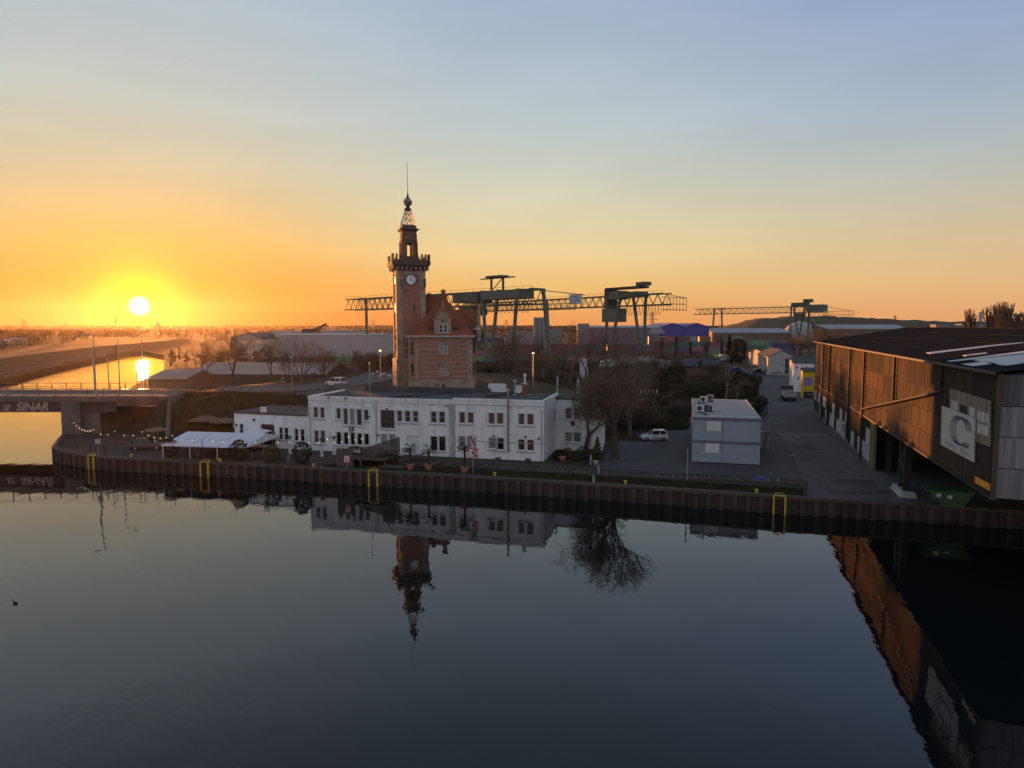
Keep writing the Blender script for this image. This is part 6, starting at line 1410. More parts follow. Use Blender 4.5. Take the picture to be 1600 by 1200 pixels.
for i, (px, yt, Y, k, lb) in enumerate((
    (775, 528, 176, 0, 'bare tree just right of the brick house'), (797, 511, 182, 1, 'tall bare tree behind the chimney of the white building'), (812, 535, 160, 2, 'low bare tree behind the satellite dish'),
    (868, 540, 168, 3, 'bare tree left of the tallest bare tree'), (892, 499, 172, 0, 'tallest bare tree right of the silos'), (917, 524, 190, 2, 'bare tree behind the white upright box'),
    (942, 514, 205, 3, 'bare tree below the mauve hall'), (962, 526, 182, 1, 'bare tree under the left leg of the second crane'), (990, 530, 196, 0, 'bare tree under the trolley tower of the second crane'),
    (1012, 526, 212, 2, 'bare tree right of the trolley tower'), (1035, 536, 220, 3, 'bare tree in front of the violet hall'), (1058, 540, 226, 1, 'bare tree left of the parked lorries'), (1085, 541, 232, 0, 'bare tree behind the blue lorry'), (1112, 545, 236, 2, 'bare tree left of the dark conifers'))):
    vt(px, yt, Y, 1.6, mids[k], lb, GT, wide=1.05)
for px, yt, Y, lb in ((833, 529, 168, 'slender pale birch behind the roof vents'), (851, 540, 172, 'slender birch right of the pale birch'), ):
    vt(px, yt, Y, 1.6, slim, lb, 'birches', name='birch_tree')
p = G(1134, 630); plant(slim, (p.x, p.y, 1.6), 'slender pale birch behind the container office', h=Zt(584, p.y) - 1.6 + 4, name='birch_tree')
p = G(1150, 632); plant(slim, (p.x, p.y, 1.6), 'thin young birch right behind the container office', h=5.5, name='birch_tree')
GL = 'bare trees along the approach road'
for px, yt, Y, k, w_, lb in ((317, 520, 130, 0, .8, 'bare tree in the golden glare left of the approach road'), (363, 518, 138, 3, 1.1, 'round bare tree above the dark car'), (424, 527, 146, 1, .95, 'bare tree behind the bend of the approach road'), (449, 540, 132, 0, .7, 'thin bare tree close to the bend of the road'), (469, 516, 140, 2, 1.0, 'tall bare tree in front of the long pale hall'), (500, 535, 156, 1, 1.1, 'bare tree left of the white car'), (522, 545, 158, 0, 1.1, 'bare tree behind the white car'), (548, 548, 160, 3, 1.1, 'bare tree left of the twin lamps')):
    vt(px, yt, Y, 4.9, mids[k], lb, GL, wide=w_ * .9)
for i in range(9):
    px = 560 + i * 6.4; vt(px, 546 + (i * 7) % 9, 172 + (i % 3) * 4, 4, slim2, f'narrow upright bare tree, {["leftmost","second","third","fourth","fifth","sixth","seventh","eighth","rightmost"][i]} of the dense row left of the tower', 'dense row of upright trees left of the tower', name='upright_tree')
GP = 'poplars above the warehouse roof'
for px, yt, Y, w_, lb in ((1516, 481, 330, .8, 'narrow poplar left of the cooling tower'), (1510, 492, 332, .7, 'small poplar at the left of the group'), (1543, 482, 335, .6, 'thin poplar right of the cooling tower'), (1552, 476, 330, .9, 'dense poplar left of the tall pair'), (1560, 471, 326, 1.0, 'tallest poplar above the warehouse'), (1569, 470, 328, .8, 'tall poplar beside the tallest one'), (1576, 480, 320, 1.2, 'broad poplar in front of the tall pair'), (1586, 488, 318, 1.5, 'spreading bare tree right of the poplars'), (1597, 483, 330, 1.2, 'bare tree at the right edge of the picture')):
    vt(px, yt, Y, 1.6, slim2, lb, GP, wide=w_, name='poplar_tree')
GM = 'bare trees below the hill'
for i, (px, yt, Y, w_) in enumerate(((1236, 519, 300, 1.4), (1252, 524, 290, 1.4), (1268, 516, 296, 1.5), (1284, 508, 300, 1.5), (1296, 510, 305, 1.3), (1306, 518, 310, 1.3), (1180, 541, 330, 1.6), (1196, 543, 330, 1.6), (1210, 541, 330, 1.6))):
    vt(px, yt, Y, 1.6, mids[i % 4], ['bare tree below the legs of the far crane', 'bare tree left of the warehouse far corner', 'reddish bare tree behind the workshop hall', 'broad bare tree above the warehouse far corner', 'bare tree over the warehouse roof edge', 'low bare tree over the warehouse roof edge', 'leftmost low tree in front of the containers', 'middle low tree in front of the containers', 'rightmost low tree in front of the containers'][i], GM, wide=w_)
# evergreen crowns
M_leafd = mat('dark_needles', (.018, .030, .018), .95, .4, .5, rnd=.15); M_leaf = mat('evergreen_leaves', (.05, .055, .027), .9, .4, .8, rnd=.2); M_leafy = mat('olive_leaves', (.075, .070, .028), .9, .4, .8, rnd=.2); M_brownleaf = mat('withered_leaves', (.10, .068, .042), .95, .4, .8, rnd=.2)
def leafy(seed, H, rx, n_, sz, shape='round', m=None, trunk=.0):
    rn = random.Random(seed); mb = MB()
    for i in range(n_):
        if shape == 'cone': t_ = rn.random() ** 1.3; z = H * (.08 + .92 * t_); rr = rx * (1 - t_) ** .8 * (.75 + .25 * math.sin(t_ * 40)); 
        else: 
            t_ = rn.uniform(-1, 1); z = H * (.5 + .48 * t_); rr = rx * math.sqrt(max(0, 1 - t_ * t_))
        a = rn.uniform(0, 6.28); k = rn.uniform(.35, 1.0) ** .5 * (1 + .22 * math.sin(a * 3 + seed) * math.sin(t_ * 5 + seed)); r = rr * k
        c = Vector((r * math.cos(a), r * math.sin(a), z)); u = Vector((rn.gauss(0, 1), rn.gauss(0, 1), rn.gauss(0, .6))).normalized(); v = u.orthogonal().normalized(); s_ = sz * rn.uniform(.5, 1.4)
        mb.quad(c - u * s_, c + v * s_ * .5, c + u * s_, c - v * s_ * .5)
    T = MB().tube((0, 0, -.1), (0, 0, H * .8), H * .022 + .03, .02, n=5); return T.mesh('trunk', M_bark), mb.mesh('crown', m or M_leaf), H
con = [leafy(1, 12, 3.2, 3600, .30, 'cone', M_leafd), leafy(2, 12, 4.2, 3600, .32, 'round', M_leafd)]
for px, yb, yt, k, w_, lb in ((1139, 566, 523, 0, .8, 'dark narrow conifer left of the round dark tree'), (1153, 567, 528, 1, 1.0, 'round dark evergreen tree beside the end of the road')):
    p = at(px, yb); plant(con[k], (p.x, p.y, 1.6), lb, h=Zt(yt, p.y) - 1.6, wide=w_, name='conifer_tree')
rb_s = [leafy(10 + i, 2.2, 1.0, 900, .12, 'round', M_leafy) for i in range(2)] + [leafy(14, 2.4, .8, 700, .11, 'cone', M_leafy)]
GS = 'shrubs along the terrace edge'
for px, yb, h_, k, lb in ((374, 724, 2.5, 0, 'round shrub under the party tent edge'), (425, 727, 2.1, 1, 'round shrub right of the party tent'), (472, 729, 2.6, 0, 'upright shrub beside the patio heater'), (268, 718, 2.2, 1, 'round shrub at the left tent leg'), (386, 694, 1.6, 2, 'small shrub behind the tent'), (933, 724, 2.8, 2, 'olive conical shrub at the garden corner')):
    p = at(px, yb - 4); plant(rb_s[k], (p.x, p.y, 1.6), lb, cat='shrub', group=GS, h=h_, name='round_shrub')
# thicket of shrubs behind the yard: many individuals
rn = random.Random(77); lab = ['brown bare shrub', 'dense twiggy shrub', 'tangled dark shrub', 'low bare shrub']
evb = [leafy(60 + i, 2.6, 1.7, 1300, .13, 'round', M_leaf) for i in range(2)] + [leafy(63, 2.6, 1.8, 1300, .13, 'round', M_brownleaf)]
shr = 0
def shrub_at(x, y, z, h_, kind, where):
    global shr; shr += 1
    pr = (evb[kind % 3] if kind >= 10 else (nbush if y < 112 else bushes[kind % 4]))
    nm = ('dark evergreen shrub' if kind % 3 < 2 else 'withered brown shrub') if kind >= 10 else 'brown bare shrub'
    plant(pr, (x, y, z), f'{nm} {where}', 'shrub', f'{nm}s {where}', h=h_, name='shrub', wide=rn.uniform(.9, 1.3))
# green slope between tree and office (z rises slightly), shrubs at its rim
for i in range(46):
    px = rn.uniform(1000, 1185); py = rn.uniform(602, 655) if px < 1075 else rn.uniform(600, 625)
    if px > 1170 and py > 612: py = 606
    p = at(px, py); shrub_at(p.x, p.y, 1.6, rn.uniform(2.0, 3.6), 10 + rn.randrange(3) if rn.random() < .6 else rn.randrange(4), 'in the thicket between the big tree and the container office')
for i in range(34):
    px = rn.uniform(905, 1010); py = rn.uniform(612, 688); p = at(px, py)
    if py > 655 and px < 958: continue
    shrub_at(p.x, p.y, 1.6, rn.uniform(2.6, 5.0), 10 + rn.randrange(3) if rn.random() < .35 else rn.randrange(4), 'around the foot of the big bare tree')
for i in range(44):
    px = rn.uniform(748, 1110); py = rn.uniform(578, 606); p = at(px, py)
    z = height(p.x, p.y) if p.x < 20 and p.y < 184 else 1.6
    shrub_at(p.x, p.y, z, rn.uniform(3.0, 5.5), rn.randrange(4) if rn.random() < .75 else 12, 'in the belt of trees behind the white building')
for i in range(16):
    px = rn.uniform(1150, 1196); py = rn.uniform(592, 650); lim = interp([(592, 1172), (612, 1186), (640, 1198), (652, 1195)], py); px = lim - rn.uniform(4, 26); p = at(px, py)
    shrub_at(p.x, p.y, 1.6, rn.uniform(1.4, 2.2), 10 + rn.randrange(3), 'along the inner bend of the road')
for i in range(12):
    px = rn.uniform(868, 925); py = rn.uniform(716, 724) - (px - 868) * .03; p = at(px, py - 3)
    plant(evb[i % 3], (p.x, p.y, 1.6), 'small garden shrub in front of the recessed wing', 'shrub', 'small shrubs in front of the recessed wing', h=rn.uniform(.6, 1.3), name='shrub')
for i in range(22):
    px = rn.uniform(310, 600); Y = rn.uniform(131, 158); p = V(px, 560, Y); z = height(p.x, Y)
    if abs(interp([(y, x) for x, y in cl], Y) - p.x) < 7: continue
    shrub_at(p.x, Y, z, rn.uniform(1.2, 2.6), rn.randrange(4), 'beside the approach road')
for i, (px, py) in enumerate(((575, 722), (590, 724), (600, 727), (556, 722), (612, 724))):
    p = at(px, py); plant(evb[i % 3], (p.x, p.y, 1.6), 'leafy green-brown shrub below the wooden deck', 'shrub', 'shrubs below the wooden deck', h=1.6 + .3 * (i % 2), name='shrub')
# ground cover: rough grass tufts on banks and verge
def tufts(name, label, pts, m, n_, size, zf):
    rn = random.Random(len(label)); mb = MB()
    for _ in range(n_):
        p = pts(rn); z = zf(p); a = rn.uniform(0, 6.28); s_ = size * rn.uniform(.5, 1.5)
        for k in range(2):
            b = a + k * 1.6; d = Vector((math.cos(b), math.sin(b), 0)) * s_ * .35; q_ = Vector((p[0], p[1], z - .03)); tpz = Vector((rn.gauss(0, .25), rn.gauss(0, .25), 1)) * s_
            mb.add([q_ - d, q_ + d, q_ + tpz], [(0, 1, 2)])
    return tag(mb.build(name, m), label, kind='stuff')
def in_slope(rn):
    while True:
        x, y = rn.uniform(-50, 18), rn.uniform(92, 118)
        if y < interp(YN, x) + .5: return x, y
tufts('grass', 'withered grass on the embankment slope', in_slope, mat('dry_grass', (.085, .062, .03), .95, .4, .5), 15000, .34, lambda p: height(*p))
def in_verge(rn):
    px = rn.uniform(505, 1255); a = interp([(505, 731), (720, 743), (980, 758), (1262, 776)], px) - 1.5; b = interp([(505, 727), (560, 723), (740, 732.5), (980, 746), (1262, 765)], px); p = G(px, rn.uniform(b, a)); return p.x, p.y
tufts('grass', 'short rough grass along the quay edge', in_verge, mat('verge_grass', (.055, .052, .028), .95, .4, .5), 14000, .13, lambda p: 1.61)
def in_thick(rn):
    px = rn.uniform(950, 1185); py = rn.uniform(600, 672); 
    if px > 1075: py = min(py, 650)
    p = G(px, py); return p.x, p.y
tufts('ground_cover', 'dark ivy and brambles under the thicket', in_thick, mat('ivy', (.045, .05, .024), .95, .4, .5), 16000, .5, lambda p: 1.6)
def in_belt(rn):
    px = rn.uniform(745, 1130); py = rn.uniform(560, 612); p = G(px, py); return p.x, p.y
tufts('ground_cover', 'brown brambles in the belt of bare trees', in_belt, mat('brambles', (.085, .062, .042), .95, .4, .5), 16000, 1.0, lambda p: height(*p) if p[0] < 20 and p[1] < 184 else 1.6)
# far woods
def woods(label, area, n_, m, seed, hmin=8, hmax=15, tri=16, tall=1.0):
    rn = random.Random(seed); mb = MB()
    for _ in range(n_):
        x, y, z0_ = area(rn); H = rn.uniform(hmin, hmax) * tall; r = H * rn.uniform(.30, .5); s0 = max(.8, y * .0016)
        mb.add([(x - .25, y, z0_), (x + .25, y, z0_), (x, y, z0_ + H * .8)], [(0, 1, 2)])
        for k in range(tri):
            t_ = rn.uniform(.22, 1); a = rn.uniform(0, 6.28); rr = r * math.sin(math.pi * min(1, t_ * .92)) * rn.uniform(.3, 1)
            c = Vector((x + rr * math.cos(a), y + rr * math.sin(a), z0_ + H * t_)); u = Vector((rn.gauss(0, .5), rn.gauss(0, .5), rn.gauss(0, 1))).normalized() * s0 * rn.uniform(.5, 1.3); v = Vector((rn.gauss(0, 1), rn.gauss(0, 1), rn.gauss(0, .5))).normalized() * s0 * .45
            mb.add([c - u, c + v, c + u * .8, c - v], [(0, 1, 2, 3)])
    return tag(mb.build('woods', m), label, kind='stuff')
M_wd = mat('far_trees', (.050, .038, .026), .98, .3, .02)
def aL(rn):
    while True:
        Y = 210 + 1900 * rn.random() ** 1.6; px = rn.uniform(-420, 215)
        x = (px - 800) / F * Y
        if Y < 720:
            bx = interp([(110, -113), (193, -146), (428, -241), (560, -300), (720, -370)], Y)
            if x > bx - 44: continue
        return x, Y, 5.0 if Y < 720 else 3
woods('wooded far bank of the canal in the glare', aL, 2300, M_wd, 5, hmin=5, hmax=10)
def aC(rn):
    Y = 600 + 1900 * rn.random(); return (rn.uniform(195, 1500) - 800) / F * Y, Y, 2
woods('distant belts of trees beyond the harbour', aC, 1900, M_wd, 6, hmin=6, hmax=10)
def aR(rn):
    Y = 640 + 450 * rn.random(); return (rn.uniform(1100, 1620) - 800) / F * Y, Y, 2
woods('trees at the foot of the hill', aR, 420, M_wd, 7, hmin=6, hmax=12)
def aB(rn):
    Y = 2300 + 700 * rn.random(); px = rn.uniform(-300, 1900); return (px - 800) / F * Y, Y, 12
woods('jagged tree line on the skyline', aB, 2600, M_wd, 8, hmin=4, hmax=8, tri=8)
def aM(rn):
    Y = rn.uniform(245, 330); return (rn.uniform(262, 420) - 800) / F * Y, Y, 2
woods('small trees between the canal and the gabled hall', aM, 40, M_wd, 9, hmin=4, hmax=6, tri=20)
# ================================================================ palms in pots
M_terra = mat('terracotta', (.34, .15, .10), .85, .15, 2, dirt=(.2, .1, .08), dscale=2); M_palm = mat('palm_leaf', (.05, .07, .025), .7, .35, 2, rnd=.1); M_ptr = mat('palm_trunk', (.05, .038, .03), .95, .3, 6)
for px, yb, h_, lb, dens in ((641, 733.5, 2.35, 'potted palm in front of the white door', 1), (669.5, 734, 2.2, 'ragged potted palm below the barred window', .6), (726, 738.5, 2.75, 'tall potted palm beside the navigation signs', 1)):
    p = at(px, yb); t = thing('potted_palm', (p.x, p.y, 1.6), R(px), lb, 'potted palm', 'potted palms on the verge'); rn = random.Random(int(px))
    MB().lathe(0, 0, [(.33, 0), (.43, .5), (.49, .52), (.49, .64), (.42, .64), (.4, .55)], 14).build('pot', M_terra, t)
    mb = MB(); mb.tube((0, 0, .5), (.03, 0, h_ * .6), .12, .11, n=7); mb.tube((.03, 0, h_ * .6), (0, .02, h_), .11, .13, n=7); mb.build('trunk', M_ptr, t)
    n_ = int(26 * dens); fr_ = MB()
    for i in range(n_):
        a = 6.28 * i / n_ + rn.uniform(-.2, .2); el = rn.uniform(-.75, 1.1); L = rn.uniform(.75, 1.1); d = Vector((math.cos(a) * math.cos(el), math.sin(a) * math.cos(el), math.sin(el))); b0 = Vector((0, 0, h_)); c = b0 + d * L * .5
        fr_.tube(b0, c, .018, .012, n=3, cap=False); sd_ = d.cross(Vector((0, 0, 1))).normalized()
        for k in range(9):
            f_ = (k - 4) / 4; e_ = (d * (1 - .35 * abs(f_)) + sd_ * f_ * .9 + Vector((0, 0, -.25 - .1 * abs(f_)))).normalized() * L * .55; w2 = d.cross(e_).normalized() * .03 if d.cross(e_).length > .01 else sd_ * .03
            fr_.add([c - w2, c + w2, c + e_], [(0, 1, 2)])
    fr_.build('fronds', M_palm, t)
# ================================================================ vehicles
M_cw = mat('white_car_paint', (.60, .61, .62), .3, .04, 1, coat=.5); M_cd = mat('dark_car_paint', (.03, .03, .035), .3, .1, 1, coat=.5); M_tyre = mat('tyre', (.015, .015, .015), .85, .2, 3); M_rim = mat('rim', (.30, .30, .31), .35, .1, 3, metal=.7); M_cg = mat('car_glass', (.012, .014, .016), .05, .1, 1); M_tail = mat('tail_light', (.35, .02, .02), .3, .1, 1); M_hl = mat('head_light', (.5, .5, .5), .15, .05, 1); M_stripe = mat('blue_stripe', (.05, .06, .14), .4, .1, 1)
def car(loc, rot, label, paint, L=3.6, W_=1.65, H=1.5, stripe=False, group=None):
    t = thing('parked_car' if stripe else 'car', loc, rot, label, 'car', group); h = L / 2; w_ = W_ / 2
    # body shell as a loft of cross-sections along x (front = +x)
    secs = [(-h, .45, .70, .92), (-h + .06, .24, .92, .96), (-h + .5, .18, .95, 1), (0, .17, .93, 1), (h - 1.05, .17, .90, 1), (h - .35, .19, .76, .97), (h - .08, .25, .66, .88), (h, .38, .56, .80)]
    mb = MB()
    rows_ = [[(x, -w_ * k * .93, zb), (x, -w_ * k, (zb + zt) / 2), (x, -w_ * k * .96, zt - .05), (x, -w_ * k * .86, zt), (x, w_ * k * .86, zt), (x, w_ * k * .96, zt - .05), (x, w_ * k, (zb + zt) / 2), (x, w_ * k * .93, zb)] for x, zb, zt, k in secs]
    for a, b in zip(rows_, rows_[1:]):
        for i in range(8): mb.quad(a[i], b[i], b[(i + 1) % 8], a[(i + 1) % 8])
    mb.quad(*rows_[0]); mb.quad(*reversed(rows_[-1])); body = mb.build('body', paint, t, True)
    # cabin: glass block with painted roof and pillars
    xr, xf = -h + .12, h - 1.0; r0, r1 = -h + .38, xf - .72; zr = H; g = MB()
    lo = [(xr, -w_ * .9, .90), (xf, -w_ * .9, .88), (xf, w_ * .9, .88), (xr, w_ * .9, .90)]; hi = [(r0, -w_ * .74, zr - .06), (r1, -w_ * .74, zr - .06), (r1, w_ * .74, zr - .06), (r0, w_ * .74, zr - .06)]
    g.add(lo + hi, [(0, 1, 5, 4), (1, 2, 6, 5), (2, 3, 7, 6), (3, 0, 4, 7), (4, 5, 6, 7)]); g.build('windows', M_cg, t)
    rf = MB(); rf.add([(r0 - .06, -w_ * .77, zr - .06), (r1 + .06, -w_ * .77, zr - .06), (r1 + .06, w_ * .77, zr - .06), (r0 - .06, w_ * .77, zr - .06), (r0 + .1, -w_ * .62, zr), (r1 - .15, -w_ * .62, zr), (r1 - .15, w_ * .62, zr), (r0 + .1, w_ * .62, zr)], [(0, 1, 5, 4), (1, 2, 6, 5), (2, 3, 7, 6), (3, 0, 4, 7), (4, 5, 6, 7)]); rf.build('roof', paint, t)
    pl_ = MB()
    for s_ in (-1, 1):
        for (xa, xb) in ((xr, r0), (xf, r1), ((xr + xf) / 2 - .15, (r0 + r1) / 2 - .1)): pl_.bar((xa, s_ * w_ * .905, .88), (xb, s_ * w_ * .755, zr - .03), .09, .05)
        pl_.bar((xr, s_ * w_ * .9, .9), (r0, s_ * w_ * .76, zr - .05), .16, .06)
    pl_.build('pillars', paint, t)
    for sx in (-h + .62, h - .68):
        for s_ in (-1, 1):
            wl = MB().tube((sx, s_ * (w_ - .16), .29), (sx, s_ * (w_ + .02), .29), .29, n=14).build('wheel', M_tyre, t); MB().tube((sx, s_ * (w_ + .018), .29), (sx, s_ * (w_ + .035), .29), .18, n=10).build('rim', M_rim, wl)
    for s_ in (-1, 1):
        MB().box(h - .22, h - .06, *sorted((s_ * w_ * .55, s_ * w_ * .83)), .52, .66).build('headlight', M_hl, t); MB().box(-h - .015, -h + .12, *sorted((s_ * w_ * .68, s_ * w_ * .90)), .66, .92).build('taillight', M_tail, t); MB().box(xf - .35, xf - .2, *sorted((s_ * w_ * .93, s_ * (w_ + .14))), .88, 1.0).build('mirror', paint, t)
        if stripe:
            MB().prism_y([(-h + .9, .30), (h - 1.0, .26), (h - 1.0, .33), (-h + .9, .46)], *sorted((s_ * (w_ + .004), s_ * (w_ - .05)))).build('stripe', M_stripe, t)
            for k in (0, .22, .44): MB().box(.1 - k, .27 - k, *sorted((s_ * (w_ + .006), s_ * (w_ - .03))), .62, .74).build('lettering', M_stripe, t)
    MB().box(h - .03, h + .01, -w_ * .5, w_ * .5, .28, .42).build('grille', M_dark, t); return t
p = G(1022, 688); car((p.x, p.y, 1.605), R(178), 'small white hatchback with dark side stripe on the yard left of the container office', M_cw, stripe=True)
p = G2(371, 606); car((p.x, p.y, p.z + .1), R(165), 'dark car on the approach road near the bridge', M_cd, L=4.2, H=1.45, W_=1.75)
p = G2(525, 604); car((p.x, p.y, p.z + .1), R(150), 'white car leaving the road left of the clock tower', M_cw, L=4.0, H=1.6, W_=1.75)
for px, py, r_, pn, lb in ((1186, 583, 8, M_cd, 'dark car parked at the far end of the road'), (1200, 584, 12, M_cd, 'second dark car parked in front of the workshop hall'), (1216, 588, 10, M_grey, 'grey car parked by the workshop door'), (1150, 581, 20, mat('blue_car_paint', (.03, .05, .2), .3, .1, 1), 'blue car beside the dark round tree'), (1250, 600, 60, M_cd, 'dark car beside the white house')):
    p = G(px, py); car((p.x, p.y, 1.6), R(r_), lb, pn, L=4.2, W_=1.75)
# open tipper lorry on the road
def lorry(loc, rot, label, cabm, boxm, boxL=7.0, boxH=2.6, open_=False, cat='lorry', group=None):
    t = thing('lorry', loc, rot, label, cat, group)
    MB().box(-boxL, 2.1, -.45, .45, .6, .85).build('chassis', M_dark, t)
    cb_ = MB(); cb_.add([(.3, -1.2, .55), (2.3, -1.2, .5), (2.3, 1.2, .5), (.3, 1.2, .55), (.3, -1.15, 2.95), (1.9, -1.1, 2.9), (1.9, 1.1, 2.9), (.3, 1.15, 2.95), (2.3, -1.18, 1.7), (2.3, 1.18, 1.7)], [(0, 1, 8, 5, 4), (1, 2, 9, 8), (8, 9, 6, 5), (2, 3, 7, 6, 9), (3, 0, 4, 7), (4, 5, 6, 7), (3, 2, 1, 0)]); cb_.build('cab', cabm, t)
    MB().add([(2.32, -1.02, 1.75), (2.32, 1.02, 1.75), (1.98, .95, 2.75), (1.98, -.95, 2.75)], [(0, 1, 2, 3)]).build('windscreen', M_cg, t)
    for s_ in (-1, 1): MB().box(.9, 1.8, *sorted((s_ * 1.19, s_ * 1.21)), 1.7, 2.5).build('side_window', M_cg, t)
    if open_:
        for s_ in (-1, 1): MB().box(-boxL, .1, *sorted((s_ * 1.2, s_ * 1.25)), .95, .95 + boxH).build('side_board', boxm, t)
        MB().box(-boxL, .1, -1.2, 1.2, .9, 1.0).build('bed', boxm, t); MB().box(-boxL - .06, -boxL, -1.2, 1.2, .95, .95 + boxH).build('tailgate', boxm, t); MB().box(.1, .16, -1.25, 1.25, .95, 1.2 + boxH).build('headboard', boxm, t)
        MB().box(-boxL * .7, -.3, -1, 1, 1.0, 1.15 + boxH * .4).build('load', mat('dark_load', (.08, .03, .025), .9, .4, 2), t)
    else: MB().box(-boxL, .1, -1.25, 1.25, .95, .95 + boxH).build('box', boxm, t)
    for x in (1.35, -boxL * .45, -boxL * .80):
        for s_ in (-1, 1): MB().tube((x, s_ * .85, .48), (x, s_ * 1.18, .48), .48, n=12).build('wheel', M_tyre, t)
    for s_ in (-1, 1): MB().box(-boxL - .09, -boxL - .061, *sorted((s_ * .8, s_ * 1.1)), .75, .88).build('taillight', M_tail, t)
    return t
p = G(1241, 628); lorry((p.x + .6, p.y + 5, 1.6), R(75), 'pale open-bed lorry standing on the road beside the warehouse end', mat('red_cab', (.06, .03, .03), .5, .1, 1), mat('pale_bed', (.34, .33, .32), .7, .15, 1), boxL=4.6, boxH=.9, open_=True)
M_tarp = mat('grey_tarp', (.38, .39, .39), .7, .2, .5); M_tarpb = mat('blue_tarp', (.09, .11, .17), .7, .2, .5); M_tarpg = mat('lime_tarp', (.34, .38, .22), .7, .2, .5)
for px, py, r_, c_, b_, L_, lb in ((995, 577, 178, M_cw, M_tarp, 10, 'white lorry with grey box among the trees'), (946, 576, 180, M_cw, M_tarpg, 9, 'lorry with pale lime box half hidden by the big tree'), (1052, 576, 184, M_cw, M_tarpb, 9, 'white-cabbed lorry with blue tarpaulin facing left'), (1096, 574, 184, M_cd, M_tarpb, 7, 'small lorry with blue top behind the first blue one'), (1125, 566, 178, M_cw, M_tarp, 6, 'white van body left of the dark conifer')):
    p = G(px, py); lorry((p.x, p.y, 1.6), R(r_), lb, c_, b_, boxL=L_, group='lorries parked behind the trees')
for px, py, lb in ((205, 630, 'left white van beyond the bridge opening'), (232, 630, 'right white van beyond the bridge opening')):
    p = G(px, py); t = lorry((p.x, p.y, 1.6), R(180), lb, M_cw, M_cw, boxL=3.4, boxH=1.6, cat='van', group='vans beyond the bridge'); t.name = 'white_van'
p = G(912, 594); ub_ = thing('white_cabinet', (p.x, p.y, 1.6), R(-5), 'tall white upright box among the bare trees', 'container'); hz_ = Zt(562, p.y) - 1.6; MB().box(-1.2, 1.2, -1.2, 1.2, 0, hz_).build('body', M_cw, ub_); MB().box(-1.3, 1.3, -1.3, 1.3, hz_, hz_ + .12).build('cap', M_cw, ub_)
# ================================================================ terrace: party tent, string lights, fences
M_tent = mat('tent_fabric', (.66, .65, .72), .75, .04, .8, bump=.15, bscale=2); M_pole = mat('white_pole', (.6, .6, .6), .5, .1, 2)
tA, tB = at(255, 716), at(383, 720); ft = Fr(tA.xy, tB.xy, z=Z0); TL = ft.len; TDp = 8.4; zev = ft.hit(318, 697)[1]; zrd = zev + .85
tt = thing('party_tent', ft.o, ft.a, 'long white open-sided party tent on the terrace', 'tent')
mb = MB(); nb = 6
mb2 = MB(); mb2.add([(-.1, -.1, zev), (TL + .1, -.1, zev), (TL + .1, TDp * .6, zrd), (-.1, TDp * .6, zrd), (-.1, TDp + .1, zev), (TL + .1, TDp + .1, zev)], [(0, 1, 2, 3), (3, 2, 5, 4), (0, 3, 4), (1, 5, 2)]); mb2.build('roof_canopy', M_tent, tt)
MB().box(-.12, TL + .12, -.13, -.1, zev - .12, zev + .02).build('valance', M_tent, tt); MB().box(TL + .1, TL + .13, -.1, TDp + .1, zev - .12, zev + .02).build('valance', M_tent, tt); MB().box(-.13, -.1, -.1, TDp + .1, zev - .12, zev + .02).build('valance', M_tent, tt)
for k in range(4):
    x = TL * k / 3
    for y in (0, TDp): MB().tube((x, y, 0), (x, y, zev), .045, n=6).build('leg', M_pole, tt)
for k in range(1, 3): mb = MB(); x = TL * k / 3; mb.bar((x, -.1, zev + .02), (x, TDp * .6, zrd + .02), .06, .03); mb.build('seam', M_pole, tt)
# small awning between tent and annex
aw = thing('awning', at(402, 704), ft.a, 'small white pointed awning beside the party tent', 'awning')
MB().add([(-1.3, -.8, 2.35), (1.3, -.8, 2.35), (1.3, 1.6, 2.35), (-1.3, 1.6, 2.35), (-.6, .5, 2.85)], [(0, 1, 4), (1, 2, 4), (2, 3, 4), (3, 0, 4)]).build('canopy', M_tent, aw)
for x, y in ((1.25, -.75), (-1.25, 1.55), (1.25, 1.55)): MB().tube((x, y, 0), (x, y, 2.35), .04, n=6).build('leg', M_pole, aw)
# tables, parasols, pavilion
M_par = mat('parasol_cloth', (.16, .11, .08), .85, .15, 2)
def parasol(px, py, r, h_, lb, m=M_par):
    p = at(px, py); t = thing('parasol', p, 0, lb, 'parasol'); MB().lathe(0, 0, [(r, h_), (r * .98, h_ + .05), (.06, h_ + r * .28)], 8).build('canopy', m, t); MB().tube((0, 0, 0), (0, 0, h_ + .1), .035, n=6).build('pole', M_grey, t); MB().lathe(0, 0, [(.3, 0), (.3, .08)], 8).build('base', M_dark, t)
parasol(247, 698, 1.5, 2.2, 'brown parasol left of the party tent')
parasol(322, 678, 2.6, 2.1, 'wide brown parasol behind the party tent'); parasol(352, 680, 2.2, 2.0, 'brown parasol between tent and annex')
M_wood = mat('weathered_wood', (.11, .09, .075), .9, .3, 2, rnd=.2)
def table(px, py, lb):
    p = at(px, py); t = thing('beer_table', p, ft.a + R(px % 20 - 10), lb, 'table', 'tables on the terrace')
    for k in range(4): MB().box(-1.1, 1.1, -.36 + k * .18, -.2 + k * .18, .72, .76).build('plank', M_wood, t)
    for x in (-.9, .9): MB().box(x - .04, x + .04, -.3, .3, 0, .72).build('leg', M_grey, t)
    for y in (-.75, .75): MB().box(-1.1, 1.1, y - .13, y + .13, .42, .46).build('bench', M_wood, t)
for px, py, lb in ((300, 712, 'wooden table with benches under the tent'), (335, 707, 'middle table under the tent'), (365, 712, 'table at the right end under the tent'), (405, 716, 'table on the open terrace right of the tent'), (440, 718, 'table near the patio heater'), (215, 700, 'table left of the brown parasol')): table(px, py, lb)
